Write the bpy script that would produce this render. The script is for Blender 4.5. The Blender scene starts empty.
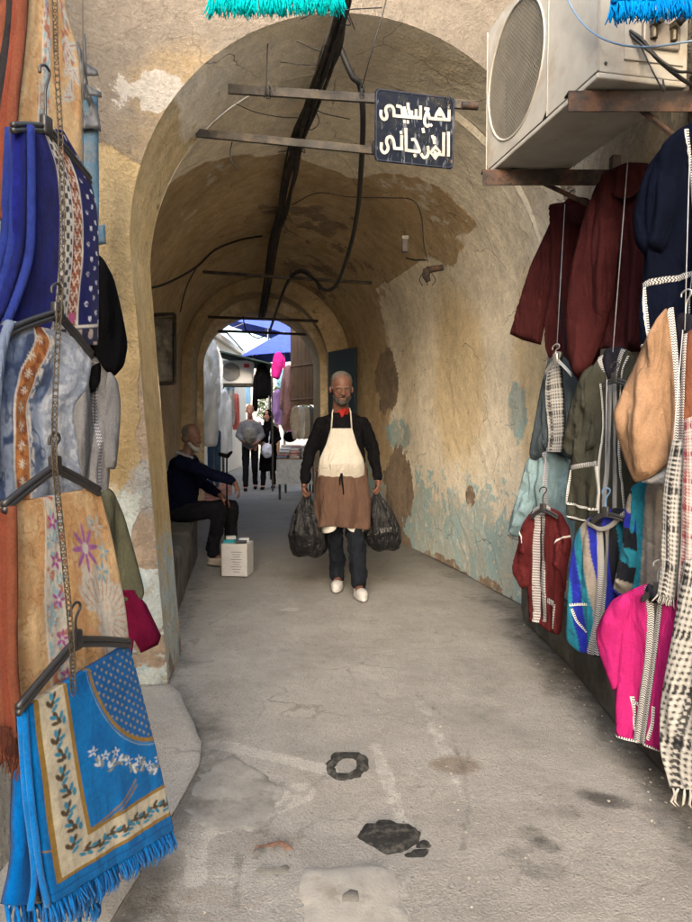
import bpy, bmesh, math, random
import numpy as np
from mathutils import Vector, Matrix
from mathutils.geometry import delaunay_2d_cdt
R = math.radians
random.seed(7)
SC = bpy.context.scene
COL = SC.collection
# ------------------------------------------------------------------ camera model
F = 680.0; PITCH = math.atan(37/680.0); CZ = 1.35
CAM = np.array([0, 0, CZ])
def ray(px, py):
    x = (px-346)/F; y = (461-py)/F
    c, s = math.cos(PITCH), math.sin(PITCH)
    return np.array([x, y*s + c, y*c - s])
def W(px, py, Y):
    r = ray(px, py); return CAM + r*(Y/r[1])
def G(px, py, z=0.0):
    r = ray(px, py); return CAM + r*((z-CZ)/r[2])
class Plane:
    """vertical plane through P0 (x,y) with horizontal direction d; off = distance towards the street"""
    def __init__(s, P0, d, n=None):
        s.P = np.array([P0[0], P0[1]], float); d = np.array(d, float); s.d = d/np.linalg.norm(d)
        nn = np.array([s.d[1], -s.d[0]])
        if np.dot(nn, -s.P) < 0: nn = -nn
        s.n = nn
    def uv(s, px, py, off=0.0):
        r = ray(px, py); P = s.P + s.n*off
        t = np.dot(P, s.n)/np.dot(r[:2], s.n)
        w = CAM + r*t
        return float(np.dot(w[:2]-P, s.d)), float(w[2])
    def w(s, a, z, off=0.0):
        p = s.P + s.d*a + s.n*off
        return Vector((p[0], p[1], z))
# ------------------------------------------------------------------ noise
def _h(ix, iy, iz):
    n = (ix*374761393 + iy*668265263 + iz*1274126177) & 0x7fffffff
    n = ((n ^ (n >> 13))*1274126177) & 0x7fffffff
    return ((n ^ (n >> 16)) & 0xffff)/65535.0
def vn(x, y, z=0.0):
    x = np.asarray(x, float); y = np.asarray(y, float)+0*x; z = np.asarray(z, float)+0*x
    xi, yi, zi = np.floor(x).astype(np.int64), np.floor(y).astype(np.int64), np.floor(z).astype(np.int64)
    fx, fy, fz = x-xi, y-yi, z-zi
    fx, fy, fz = [f*f*(3-2*f) for f in (fx, fy, fz)]
    r = 0
    for a in (0, 1):
        for b in (0, 1):
            for c in (0, 1):
                r = r + _h(xi+a, yi+b, zi+c)*(fx if a else 1-fx)*(fy if b else 1-fy)*(fz if c else 1-fz)
    return r
def fbm(x, y, z=0.0, o=4):
    r = 0; a = .5; t = 0
    x = np.asarray(x, float); y = np.asarray(y, float); z = np.asarray(z, float)
    for i in range(o):
        r = r + a*vn(x*2**i+i*7.3, y*2**i+i*3.1, z*2**i); t += a; a *= .5
    return r/t
def sst(a, b, x):
    t = np.clip((x-a)/(b-a), 0, 1); return t*t*(3-2*t)
def blob(x, y, cx, cy, rx, ry, soft=.5):
    d = np.sqrt(((x-cx)/rx)**2+((y-cy)/ry)**2); return 1-sst(1-soft, 1+soft, d)
# ------------------------------------------------------------------ objects
def tag(o, label=None, cat=None, group=None, kind=None):
    if label: o['label'] = label
    if cat: o['category'] = cat
    if group: o['group'] = group
    if kind: o['kind'] = kind
    return o
def root(name, loc, label, cat, group=None):
    o = bpy.data.objects.new(name, None); COL.objects.link(o); o.location = Vector(loc)
    o.empty_display_size = .05
    return tag(o, label, cat, group)
def link(name, me, mat=None, parent=None, smooth=True):
    if mat is not None and len(me.materials) == 0: me.materials.append(mat)
    o = bpy.data.objects.new(name, me); COL.objects.link(o)
    if smooth and len(me.polygons): me.polygons.foreach_set('use_smooth', [True]*len(me.polygons))
    if parent is not None:
        o.parent = parent
        l = Vector((0, 0, 0)); p = parent
        while p is not None: l += p.location; p = p.parent
        o.matrix_parent_inverse = Matrix.Translation(-l)
    return o
def mesh(name, v, f, mat=None, parent=None, smooth=True, uv=None, cols=None):
    me = bpy.data.meshes.new(name)
    me.from_pydata([tuple(map(float, p)) for p in v], [], [tuple(map(int, q)) for q in f]); me.validate()
    if uv is not None:
        l = me.uv_layers.new(name='UVMap'); vi = np.zeros(len(me.loops), np.int32); me.loops.foreach_get('vertex_index', vi)
        l.data.foreach_set('uv', np.asarray(uv, np.float32)[vi].ravel())
    if cols:
        for k, c in cols.items():
            a = me.color_attributes.new(k, 'FLOAT_COLOR', 'POINT')
            c = np.asarray(c, np.float32)
            if c.shape[1] == 3: c = np.hstack([c, np.ones((len(c), 1), np.float32)])
            a.data.foreach_set('color', c.ravel())
    return link(name, me, mat, parent, smooth)
def gridfaces(nu, nv, closed=False, base=0, flip=False):
    f = []
    for j in range(nv-1):
        for i in range(nu if closed else nu-1):
            a = base+j*nu+i; b = base+j*nu+(i+1) % nu; q = (a, b, b+nu, a+nu)
            f.append(q[::-1] if flip else q)
    return f
class MB:
    """collects shapes into one mesh"""
    def __init__(s): s.v = []; s.f = []
    def add(s, v, f):
        b = len(s.v); s.v += [tuple(p) for p in v]; s.f += [tuple(b+i for i in q) for q in f]; return s
    def box(s, c, size, rot=None, bev=0):
        bm = bmesh.new(); bmesh.ops.create_cube(bm, size=1)
        for v in bm.verts: v.co = Vector((v.co.x*size[0], v.co.y*size[1], v.co.z*size[2]))
        if bev: bmesh.ops.bevel(bm, geom=bm.edges[:], offset=bev, segments=2, affect='EDGES', profile=.5)
        M = Matrix.Translation(Vector(c)) @ (rot.to_4x4() if rot is not None else Matrix())
        bm.verts.ensure_lookup_table(); bm.verts.index_update()
        s.add([M @ v.co for v in bm.verts], [[v.index for v in f.verts] for f in bm.faces]); bm.free(); return s
    def tube(s, pts, r, n=8, cap=True):
        pts = [Vector(p) for p in pts]; m = len(pts)
        rr = r if isinstance(r, (list, tuple)) else [r]*m
        V = []; up = None
        for i, p in enumerate(pts):
            t = (pts[min(i+1, m-1)]-pts[max(i-1, 0)]).normalized()
            if up is None:
                up = Vector((0, 0, 1)) if abs(t.z) < .9 else Vector((1, 0, 0))
            u = up - t*up.dot(t)
            if u.length < 1e-6: u = Vector((1, 0, 0)) - t*t.x
            u.normalize(); w = t.cross(u); up = u
            for k in range(n):
                a = 2*math.pi*k/n; V.append(p+(u*math.cos(a)+w*math.sin(a))*rr[i])
        f = gridfaces(n, m, True)
        if cap: f += [tuple(range(n))[::-1], tuple((m-1)*n+k for k in range(n))]
        return s.add(V, f)
    def cyl(s, p0, p1, r0, r1=None, n=20): return s.tube([p0, p1], [r0, r0 if r1 is None else r1], n)
    def sheet(s, P):      # P: (nv,nu,3)
        P = np.asarray(P); nv, nu = P.shape[:2]
        return s.add(P.reshape(-1, 3), gridfaces(nu, nv))
    def build(s, name, mat=None, parent=None, smooth=False):
        o = mesh(name, s.v, s.f, mat, parent, smooth)
        return o
def smooth_by_angle(o, ang=40):
    me = o.data; bm = bmesh.new(); bm.from_mesh(me)
    for e in bm.edges:
        e.smooth = not (len(e.link_faces) == 2 and e.calc_face_angle(0) > R(ang))
    for f in bm.faces: f.smooth = True
    bm.to_mesh(me); bm.free(); return o
def spline(pts, n=8):
    P = [np.array(p, float) for p in pts]; out = []
    P = [2*P[0]-P[1]] + P + [2*P[-1]-P[-2]]
    for i in range(1, len(P)-2):
        for k in range(n):
            t = k/n
            out.append(.5*((2*P[i])+(-P[i-1]+P[i+1])*t+(2*P[i-1]-5*P[i]+4*P[i+1]-P[i+2])*t*t+(-P[i-1]+3*P[i]-3*P[i+1]+P[i+2])*t**3))
    out.append(P[-2]); return out
def copy_tree(o, parent=None):
    c = o.copy(); COL.objects.link(c); c.parent = parent
    for ch in list(o.children): copy_tree(ch, c)
    return c
# ------------------------------------------------------------------ materials
class N:
    def __init__(s, name):
        s.m = bpy.data.materials.new(name); s.m.use_nodes = True; s.t = s.m.node_tree; s.t.nodes.clear()
        s.o = s.n('ShaderNodeOutputMaterial'); s.b = s.n('ShaderNodeBsdfPrincipled'); s.l(s.b.outputs[0], s.o.inputs[0])
    def n(s, t, **k):
        x = s.t.nodes.new(t)
        for a, b in k.items(): setattr(x, a, b)
        return x
    def l(s, a, b): s.t.links.new(a, b)
    def set(s, x, i, v):
        if hasattr(v, 'is_output'): s.l(v, x.inputs[i])
        else: x.inputs[i].default_value = v
    def math(s, op, a, b=0.0, c=None):
        x = s.n('ShaderNodeMath', operation=op); s.set(x, 0, a); s.set(x, 1, b)
        if c is not None: s.set(x, 2, c)
        return x.outputs[0]
    def mix(s, f, a, b, mode='MIX'):
        x = s.n('ShaderNodeMix', data_type='RGBA', blend_type=mode); s.set(x, 0, f)
        for i, v in ((6, a), (7, b)):
            if isinstance(v, (tuple, list)) and len(v) == 3: v = (*v, 1)
            s.set(x, i, v)
        return x.outputs[2]
    def coord(s, kind='Object'):
        return s.n('ShaderNodeTexCoord').outputs[kind]
    def map(s, v, sc=(1, 1, 1), rot=(0, 0, 0)):
        x = s.n('ShaderNodeMapping'); s.l(v, x.inputs[0]); x.inputs['Scale'].default_value = sc; x.inputs['Rotation'].default_value = rot; return x.outputs[0]
    def noise(s, v, scale, detail=4, rough=.6, dist=0):
        x = s.n('ShaderNodeTexNoise'); s.l(v, x.inputs['Vector']); x.inputs['Scale'].default_value = scale
        x.inputs['Detail'].default_value = detail; x.inputs['Roughness'].default_value = rough; x.inputs['Distortion'].default_value = dist
        return x.outputs['Fac']
    def rng(s, v, a, b, c=0., d=1., smooth=False):
        x = s.n('ShaderNodeMapRange'); x.interpolation_type = 'SMOOTHSTEP' if smooth else 'LINEAR'
        s.set(x, 0, v); s.set(x, 1, a); s.set(x, 2, b); s.set(x, 3, c); s.set(x, 4, d); return x.outputs[0]
    def attr(s, name):
        x = s.n('ShaderNodeAttribute', attribute_name=name); return x
    def bump(s, h, strength=.3, dist=.01, prev=None):
        x = s.n('ShaderNodeBump'); s.l(h, x.inputs['Height']); x.inputs['Strength'].default_value = strength; x.inputs['Distance'].default_value = dist
        if prev is not None: s.l(prev, x.inputs['Normal'])
        return x.outputs[0]
    def fin(s, col=None, rough=.8, normal=None, metal=0, spec=.3, **k):
        if col is not None:
            if isinstance(col, (tuple, list)): col = (*col[:3], 1)
            s.set(s.b, 'Base Color', col)
        s.set(s.b, 'Roughness', rough); s.b.inputs['Metallic'].default_value = metal
        s.b.inputs['Specular IOR Level'].default_value = spec
        if normal is not None: s.l(normal, s.b.inputs['Normal'])
        for a, v in k.items(): s.set(s.b, a.replace('_', ' '), v)
        return s.m
FK = [1.0]
def fabric(name, col, var=.18, scale=9, rough=1.0, sheen=.0, bump=.25, weave=700):
    col = tuple(x*FK[0] for x in col); m = N(name); c = m.coord(); n1 = m.noise(c, scale, 3); n2 = m.noise(c, 160, 1)
    v = m.rng(n1, .3, .7, 1-var, 1+var); v2 = m.rng(n2, .3, .7, .88, 1.12)
    k = m.mix(1, (*col, 1), m.n('ShaderNodeCombineColor').outputs[0], 'MULTIPLY')
    cc = m.t.nodes[-2] if False else None
    comb = [x for x in m.t.nodes if x.bl_idname == 'ShaderNodeCombineColor'][0]
    vv = m.math('MULTIPLY', v, v2)
    for i in range(3): m.l(vv, comb.inputs[i])
    wr = m.noise(m.map(c, (15, 15, 4.5), (0, .15, 0)), 1, 3, .55, .6)
    b = m.bump(m.math('ADD', m.math('MULTIPLY', m.noise(c, weave, 1), .06*bump/.25), m.math('MULTIPLY', m.math('PINGPONG', m.math('MULTIPLY', wr, 2.2), 1.0), 1.0)), .55, .022)
    return m.fin(k, rough, b, spec=.04, Sheen_Weight=sheen*.3)
def plain(name, col, rough=.6, metal=0, var=.1, scale=12, bump=.1, spec=.4, dirt=0, dirtcol=(.08, .07, .06)):
    m = N(name); c = m.coord(); n1 = m.noise(c, scale, 3)
    comb = m.n('ShaderNodeCombineColor'); v = m.rng(n1, .3, .7, 1-var, 1+var)
    for i in range(3): m.l(v, comb.inputs[i])
    k = m.mix(1, (*col, 1), comb.outputs[0], 'MULTIPLY')
    if dirt:
        d = m.rng(m.noise(c, scale*.6, 4, .7), .62-dirt*.3, .75-dirt*.2, 0, 1); k = m.mix(m.math('MULTIPLY', d, .75), k, dirtcol)
    b = m.bump(m.noise(c, scale*8, 2), bump, .004)
    return m.fin(k, rough, b, metal, spec)
def painted(name, rough=.95, bump=.4, sheen=.08, pile=450, amp=1.0):
    """textile whose dyes come from the 'dye' colour attribute"""
    m = N(name); c = m.coord(); a = m.attr('dye').outputs['Color']
    n = m.noise(c, 90, 2); n2 = m.noise(c, 14, 3)
    comb = m.n('ShaderNodeCombineColor'); v = m.math('MULTIPLY', m.rng(n, .3, .7, FK[0]*(1-.14*amp), FK[0]*(1+.14*amp)), m.rng(n2, .3, .7, 1-.12*amp, 1+.12*amp))
    for i in range(3): m.l(v, comb.inputs[i])
    k = m.mix(1, a, comb.outputs[0], 'MULTIPLY')
    wr = m.noise(m.map(c, (9, 9, 3)), 1, 3, .55, .5)
    b = m.bump(m.math('ADD', m.math('MULTIPLY', m.noise(c, pile, 1), .12*bump/.4), wr), .5, .018)
    return m.fin(k, rough, b, spec=.05, Sheen_Weight=sheen*.5)
def srgb(r, g, b):
    f = lambda c: ((c/255)/12.92 if c/255 <= .04045 else (((c/255)+.055)/1.055)**2.4)
    return (f(r), f(g), f(b))
# ================================================================== plaster
def plaster(name, base, cream=(.50, .45, .36), ochre=(.47, .33, .13), blue=(.27, .42, .50), expo=(.20, .155, .115), grit=1.0, chalk=(.62, .60, .55)):
    m = N(name); c = m.coord()
    A = m.attr('mask'); sep = m.n('ShaderNodeSeparateColor'); m.l(A.outputs['Color'], sep.inputs[0]); al = A.outputs['Alpha']
    nb = m.noise(c, 2.2, 5, .68); nf = m.noise(c, 9, 4, .7); ng = m.noise(c, 55, 2.5, .7); nl = m.noise(c, .9, 1)
    n3 = m.noise(m.map(c, (1, 1, .35)), 6, 3, .7)
    def edge(mask, n, k=.9, w=.035):
        return m.rng(m.math('ADD', mask, m.math('MULTIPLY', m.math('SUBTRACT', n, .5), k)), .5-w, .5+w)
    tone = m.math('MULTIPLY', m.rng(nf, .3, .7, .80, 1.16), m.rng(ng, .25, .75, .80, 1.14))
    tone = m.math('MULTIPLY', tone, m.rng(nl, .35, .65, .88, 1.1))
    comb = m.n('ShaderNodeCombineColor')
    for i in range(3): m.l(tone, comb.inputs[i])
    k = m.mix(m.rng(n3, .35, .7), (*base, 1), (base[0]*.82, base[1]*.78, base[2]*.7, 1))
    ec = edge(al, nb, .7, .03); k = m.mix(ec, k, cream)
    eo = m.rng(m.math('ADD', sep.outputs[1], m.math('MULTIPLY', m.math('SUBTRACT', nb, .5), .9)), .3, .75); k = m.mix(m.math('MULTIPLY', eo, .75), k, ochre)
    eb = edge(sep.outputs[0], nf, 1.5, .06)
    bl = m.mix(m.rng(nb, .3, .7), blue, (blue[0]*1.35, blue[1]*1.12, blue[2]*1.0, 1)); k = m.mix(m.math('MULTIPLY', eb, .8), k, bl)
    ew = edge(m.math('MULTIPLY', sep.outputs[0], .8), n3, 1.6, .05); k = m.mix(m.math('MULTIPLY', ew, .5), k, (.50, .48, .42))
    ex = edge(sep.outputs[2], nb, 1.7, .03); k = m.mix(ex, k, m.mix(nf, (*expo, 1), (expo[0]*1.7, expo[1]*1.7, expo[2]*1.7, 1)))
    ch = edge(m.attr('chalk').outputs['Fac'], nf, 1.3, .03); k = m.mix(m.math('MULTIPLY', ch, .85), k, (chalk[0], chalk[1], chalk[2], 1))
    # pock marks
    vo = m.n('ShaderNodeTexVoronoi'); m.l(c, vo.inputs['Vector']); vo.inputs['Scale'].default_value = 6.5; vo.inputs['Randomness'].default_value = 1
    pk = m.math('MULTIPLY', m.rng(m.math('ADD', vo.outputs['Distance'], m.math('MULTIPLY', m.math('SUBTRACT', nf, .5), .10)), .045, .075, 1, 0), m.rng(nb, .50, .56))
    k = m.mix(m.math('MULTIPLY', pk, .8), k, (.13, .10, .075))
    # hairline cracks
    vc = m.n('ShaderNodeTexVoronoi', feature='DISTANCE_TO_EDGE'); m.l(m.n('ShaderNodeVectorMath', operation='ADD').outputs[0], vc.inputs['Vector'])
    va = [x for x in m.t.nodes if x.bl_idname == 'ShaderNodeVectorMath'][-1]; m.l(c, va.inputs[0])
    nv = m.n('ShaderNodeTexNoise'); m.l(c, nv.inputs['Vector']); nv.inputs['Scale'].default_value = 2.5; nv.inputs['Detail'].default_value = 3
    sc = m.n('ShaderNodeVectorMath', operation='SCALE'); m.l(nv.outputs['Color'], sc.inputs[0]); sc.inputs['Scale'].default_value = .4; m.l(sc.outputs[0], va.inputs[1])
    vc.inputs['Scale'].default_value = 1.3
    ck = m.math('MULTIPLY', m.rng(vc.outputs['Distance'], .001, .006, 1, 0), m.rng(nb, .47, .54)); k = m.mix(m.math('MULTIPLY', ck, .7), k, (.1, .08, .06))
    k = m.mix(1, k, comb.outputs[0], 'MULTIPLY')
    layer = m.math('ADD', m.math('MULTIPLY', ec, .45), m.math('MULTIPLY', ng, .8*grit)); layer = m.math('SUBTRACT', layer, m.math('MULTIPLY', ex, .6)); layer = m.math('ADD', layer, m.math('MULTIPLY', nf, 1.6))
    b = m.bump(layer, .75, .014)
    return m.fin(k, .93, b, spec=.15)
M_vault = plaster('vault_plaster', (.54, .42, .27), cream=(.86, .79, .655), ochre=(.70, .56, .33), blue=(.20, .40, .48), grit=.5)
M_front = plaster('front_plaster', (.315, .245, .14), cream=(.135, .115, .093), ochre=(.31, .205, .075), grit=1.4, chalk=(.25, .24, .222))  # dark cement tone of the top also has overhead shade painted in
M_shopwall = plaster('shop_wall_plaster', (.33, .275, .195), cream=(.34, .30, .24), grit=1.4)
def masks(v, blue, och, exp, cream):
    return np.stack([np.clip(blue, 0, 1), np.clip(och, 0, 1), np.clip(exp, 0, 1), np.clip(cream, 0, 1)], 1)
# ------------------------------------------------------------------ passage
# each section: (YL, YR, XL floor, XL spring, XR floor, XR spring, spring z, apex z)
def prof(S, nL, nA, nR):
    YL, YR, xl, xs, xr, xrs, sp, ap = S; P = []
    def yy(x): return YL + (YR-YL)*(x-xl)/(xr-xl)
    for i in range(nL):
        t = i/nL; x = xl+(xs-xl)*t; P.append((x, yy(x), sp*t))
    cx = (xs+xrs)/2; a = (xrs-xs)/2; b = ap-sp
    for i in range(nA+1):
        th = math.pi*(1-i/nA); x = cx+a*math.cos(th); P.append((x, yy(x), sp+b*math.sin(th)))
    for i in range(1, nR+1):
        t = i/nR; x = xrs+(xr-xrs)*t; P.append((x, yy(x), sp*(1-t)))
    return np.array(P)
def loft(secs, step=.04, nL=50, nA=110, nR=56):
    rows = []
    for a, b in zip(secs[:-1], secs[1:]):
        L = max(b[0]-a[0], b[1]-a[1], .05)
        n = max(1, int(L/step))
        for k in range(n): t = k/n; rows.append(tuple(a[i]*(1-t)+b[i]*t for i in range(8)))
    rows.append(secs[-1])
    return np.array([prof(r, nL, nA, nR) for r in rows])
S0 = (3.45, 4.00, -.92, -1.07, 1.37, 1.31, 2.25, 3.50)
S1 = (3.97, 4.50, -.98, -1.12, 1.37, 1.31, 2.20, 3.455)
def rightx(Y): return np.interp(Y, [4.0, 4.9, 7.6, 9.3], [1.37, 1.36, .66, .10])
secs = [(4.0, 4.52, -1.60, -1.35, 1.37, 1.31, 2.15, 3.47), (4.6, 5.0, -1.68, -1.50, 1.33, 1.27, 2.1, 3.45), (6.0, 6.1, -1.86, -1.8, 1.06, 1.0, 2.1, 3.42),
        (7.6, 7.6, -2.08, -2.02, .66, .62, 2.1, 3.40), (9.3, 9.3, -2.30, -2.24, .10, .06, 2.12, 3.33)]
passage = root('passage_building', (0, 5, 0), 'old plastered building with arched vaulted passage through it, flaking cream, ochre and blue paint', 'building')
def displaced(P, amp=.018, sc=1.3, inw=None):
    q = P.reshape(-1, 3); n = fbm(q[:, 0]*sc, q[:, 1]*sc, q[:, 2]*sc, 5)-.5
    return n.reshape(P.shape[:2])*amp*2
def normals_grid(P):
    du = np.gradient(P, axis=1); dv = np.gradient(P, axis=0); n = np.cross(du, dv); l = np.linalg.norm(n, axis=2, keepdims=True); return n/np.maximum(l, 1e-9)
def shell(name, P, maskfn, mat, amp=.02, parent=passage):
    n = normals_grid(P); D = displaced(P, amp); Q = P + n*D[..., None]
    q = Q.reshape(-1, 3); return mesh(name, q, gridfaces(P.shape[1], P.shape[0]), mat, parent, True, cols={'mask': maskfn(q), 'chalk': chalkf(name, q)})
def chalkf(name, q):
    x, y, z = q.T; n = fbm(x*2.3+5, y*2.3, z*2.3, 4); v = 0*x
    if name == 'front_wall': v = .85*blob(x, z, -1.02, 2.97, .22, .10, .6)+.6*blob(x, z, -.86, 3.02, .12, .08, .6)+.75*blob(x, z, -1.03, 1.02, .10, .16, .6)+.5*blob(x, z, -.93, .6, .06, .4, .6)+.5*blob(x, z, -1.0, 2.2, .025, .5, .6)
    if name == 'vault': v = np.where(x > rightx(y)-.3, .55*sst(1.2, .3, z)*sst(8, 5.5, y)+.35*blob(y, z, 6.6, 1.0, 1.0, .4, .8), 0)+.45*blob(y, z, 5.2, 3.1, .9, .5, .8)
    return np.stack([v*np.clip(n*1.6, 0, 1)]*3, 1)
def m_vault(q):
    x, y, z = q.T; n = fbm(x*1.7+3, y*1.7, z*1.7, 4)
    right = sst(.0, .35, x-(rightx(y)-.75)); wall = z < 2.6
    edge = np.interp(x, [-1.6, -.9, 0, .8, 1.3], [4.35, 5.0, 5.65, 5.2, 5.1]) + (n-.5)*.6
    cream = (1-sst(-.25, .25, y-edge))
    rw = (x > rightx(y)-.30)
    crw = sst(3.25, 2.6, z+(n-.5)*.8)*sst(9.0, 7.0, y)*1.05
    cream = np.where(rw, np.maximum(cream, np.where(z < 2.9, crw*.85, crw*.6)), cream)
    och = np.where(rw, blob(y, z, 6.15, 1.75, .55, .85, .6)+.9*blob(y, z, 4.8, 1.7, .35, .7, .6)+.5*blob(y, z, 7.4, 1.9, .3, .6), 0)
    och = och + np.where(~rw, .45*sst(2.6, 1.2, z), 0)
    blue = np.where(rw, .66*sst(1.35, .35, z+(n-.5)*.9)+.75*blob(y, z, 5.05, 1.45, .18, .22, .6)+.6*blob(y, z, 7.7, 1.25, .4, .22, .5), .55*sst(1.3, .7, z))
    ex = np.where(rw, blob(y, z, 8.05, 1.85, .33, .36, .95)+blob(y, z, 7.75, .62, .40, .46, .95)+.75*blob(y, z, 5.9, .72, .1, .1, .4)+.55*sst(.2, .0, z), 0)
    ex = ex+.42*sst(5.9, 6.6, y)*blob(x, z, -.2, 3.4, .8, .5)
    return masks(q, blue, och, ex, cream)
shell('vault', loft(secs), m_vault, M_vault)
def m_soffit(q):
    x, y, z = q.T
    return masks(q, .6*sst(1.2, .5, z), .35+.3*sst(2.8, 2.2, z)*(x < 0), .5*sst(.5, .1, z), .8*sst(2.6, 3.2, z)+.9*sst(.0, .5, x))
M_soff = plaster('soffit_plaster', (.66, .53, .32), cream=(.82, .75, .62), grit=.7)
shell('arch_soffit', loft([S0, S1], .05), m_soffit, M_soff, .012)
def flatwall(name, outline, mapfn, maskfn, mat, step=.06, amp=.015, parent=passage, nrm=(0, -1, 0)):
    """wall sheet from a closed (s,z) outline with grid points inside"""
    ol = [Vector(p) for p in outline]; pts = []; E = []
    for a, b in zip(ol, ol[1:]+ol[:1]):
        n = max(1, int((b-a).length/step))
        for k in range(n): pts.append(a+(b-a)*(k/n))
    nb = len(pts); E = [(i, (i+1) % nb) for i in range(nb)]
    A = np.array([(p.x, p.y) for p in pts]); lo = A.min(0); hi = A.max(0)
    gx, gy = np.meshgrid(np.arange(lo[0], hi[0], step), np.arange(lo[1], hi[1], step)); g = np.stack([gx.ravel(), gy.ravel()], 1)
    g = g+np.random.RandomState(3).rand(*g.shape)*step*.3
    g = g[inside(g, A) & (dist_poly(g, A) > step*.45)]
    allp = pts+[Vector(p) for p in g]
    v, e, f, _, _, _ = delaunay_2d_cdt(allp, E, [list(range(nb))], 1, 1e-5)
    q = np.array([mapfn(p.x, p.y) for p in v]); n = fbm(q[:, 0]*1.3, q[:, 1]*1.3, q[:, 2]*1.3, 5)-.5
    sz = np.array([(p.x, p.y) for p in v]); d = np.clip(dist_poly(sz, A)/.1, 0, 1)
    q2 = q+np.array(nrm)[None]*(n*2*amp*d)[:, None]
    return mesh(name, q2, f, mat, parent, True, cols={'mask': maskfn(q2), 'chalk': chalkf(name, q2)})
def inside(g, A):
    x, y = g[:, 0], g[:, 1]; r = np.zeros(len(g), bool); n = len(A)
    for i in range(n):
        x0, y0 = A[i]; x1, y1 = A[(i+1) % n]
        c = ((y0 > y) != (y1 > y)) & (x < (x1-x0)*(y-y0)/((y1-y0) if y1 != y0 else 1e-12)+x0); r ^= c
    return r
def dist_poly(g, A):
    d = np.full(len(g), 1e9); n = len(A)
    for i in range(n):
        a = A[i]; b = A[(i+1) % n]; ab = b-a; L = max(ab@ab, 1e-12)
        t = np.clip(((g-a)@ab)/L, 0, 1); d = np.minimum(d, np.linalg.norm(g-(a+t[:, None]*ab), axis=1))
    return d
# facade with the arch cut out of it (parameter = world x)
XF0, XF1 = -1.34, 1.62
def facade_map(x, z):
    t = (x-S0[2])/(S0[4]-S0[2]); return (x, S0[0]+(S0[1]-S0[0])*t, z)
op = [(p[0], p[2]) for p in prof(S0, 12, 40, 12)]
outline = [(XF0, 0), (XF0, 3.95), (XF1, 3.95), (XF1, 0)] + op[::-1]
outline = outline[::-1]
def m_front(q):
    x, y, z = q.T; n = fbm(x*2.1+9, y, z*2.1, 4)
    cream = .9*sst(2.45, 3.0, z+(n-.5)*.7)+.75*(x > .6)  # upper cement area, its tone darkened for the shade from above
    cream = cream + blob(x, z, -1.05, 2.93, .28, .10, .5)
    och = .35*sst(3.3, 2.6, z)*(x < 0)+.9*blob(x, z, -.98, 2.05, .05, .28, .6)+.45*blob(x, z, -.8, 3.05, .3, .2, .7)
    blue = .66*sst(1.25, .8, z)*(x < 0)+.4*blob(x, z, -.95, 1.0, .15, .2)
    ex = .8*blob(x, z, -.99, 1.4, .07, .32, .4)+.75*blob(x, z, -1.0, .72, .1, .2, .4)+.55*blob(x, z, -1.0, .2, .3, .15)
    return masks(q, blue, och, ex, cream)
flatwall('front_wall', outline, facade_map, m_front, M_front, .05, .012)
# thickness cheek between arch soffit and wider passage (left)
def quad(name, pts, mat, parent, mask=(.3, .2, .2, .3)):
    return mesh(name, pts, [tuple(range(len(pts)))], mat, parent, False, cols={'mask': [mask]*len(pts)})
def ringwall(name, Sa, Sb, mat, mask, parent=passage):
    A = prof(Sa, 12, 48, 12); B = prof(Sb, 12, 48, 12); P = np.stack([A*(1-t)+B*t for t in np.linspace(0, 1, 8)])
    q = P.reshape(-1, 3); return mesh(name, q, gridfaces(P.shape[1], 8), mat, parent, True, cols={'mask': np.tile(mask, (len(q), 1))})
ringwall('arch_back', S1, secs[0], M_vault, (.1, .2, .1, .8))
# far end: wall with stepped arch
E0 = (9.3, 9.3, -2.16, -2.10, -.22, -.24, 2.15, 3.14); E1 = (9.75, 9.75, -2.18, -2.12, -.24, -.26, 2.15, 3.14)
E2 = (9.752, 9.752, -2.04, -2.03, -.36, -.37, 2.15, 2.96); E3 = (10.5, 10.5, -2.2, -2.2, -.5, -.5, 2.15, 2.98)
ringwall('end_wall', secs[-1], E0, M_vault, (.2, .5, .1, .25))
mv = lambda q: masks(q, .4*sst(1.0, .4, q[:, 2]), .5+0*q[:, 2], .1+0*q[:, 2], .3+0*q[:, 2])
shell('end_arch_outer', loft([E0, E1], .1, 20, 48, 20), mv, M_vault, .008)
ringwall('end_arch_step', E1, E2, M_vault, (.1, .6, .1, .5))
shell('end_arch_inner', loft([E2, E3], .1, 20, 48, 20), mv, M_vault, .008)
# outer face of the far side + roof above so that daylight enters only through the arches
fo = [(-8, 0), (-8, 3.85), (6, 3.85), (6, 0)] + [(p[0], p[2]) for p in prof(E3, 8, 30, 8)][::-1]
flatwall('rear_wall', fo[::-1], lambda x, z: (x, 10.5, z), mv, M_vault, .25, .01, nrm=(0, 1, 0))
M_flat = plain('rendered_masonry', (.42, .36, .27), .95, var=.15, scale=3)
mb = MB()
mb.box((0, 7.25, 3.72), (15.8, 6.3, .24)); mb.box((-1.30-3, 3.7, 3), (5.9, .4, 6.2)) if False else None
mb.build('roof_slab', M_flat, passage)
# solid masses left and right of the passage
MB().box((-5.2, 7.3, 1.79), (5.6, 6.2, 3.58)).build('side_block', M_flat, passage); MB().box((4.6, 7.3, 1.79), (6.0, 6.2, 3.58)).build('side_block', M_flat, passage)
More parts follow.
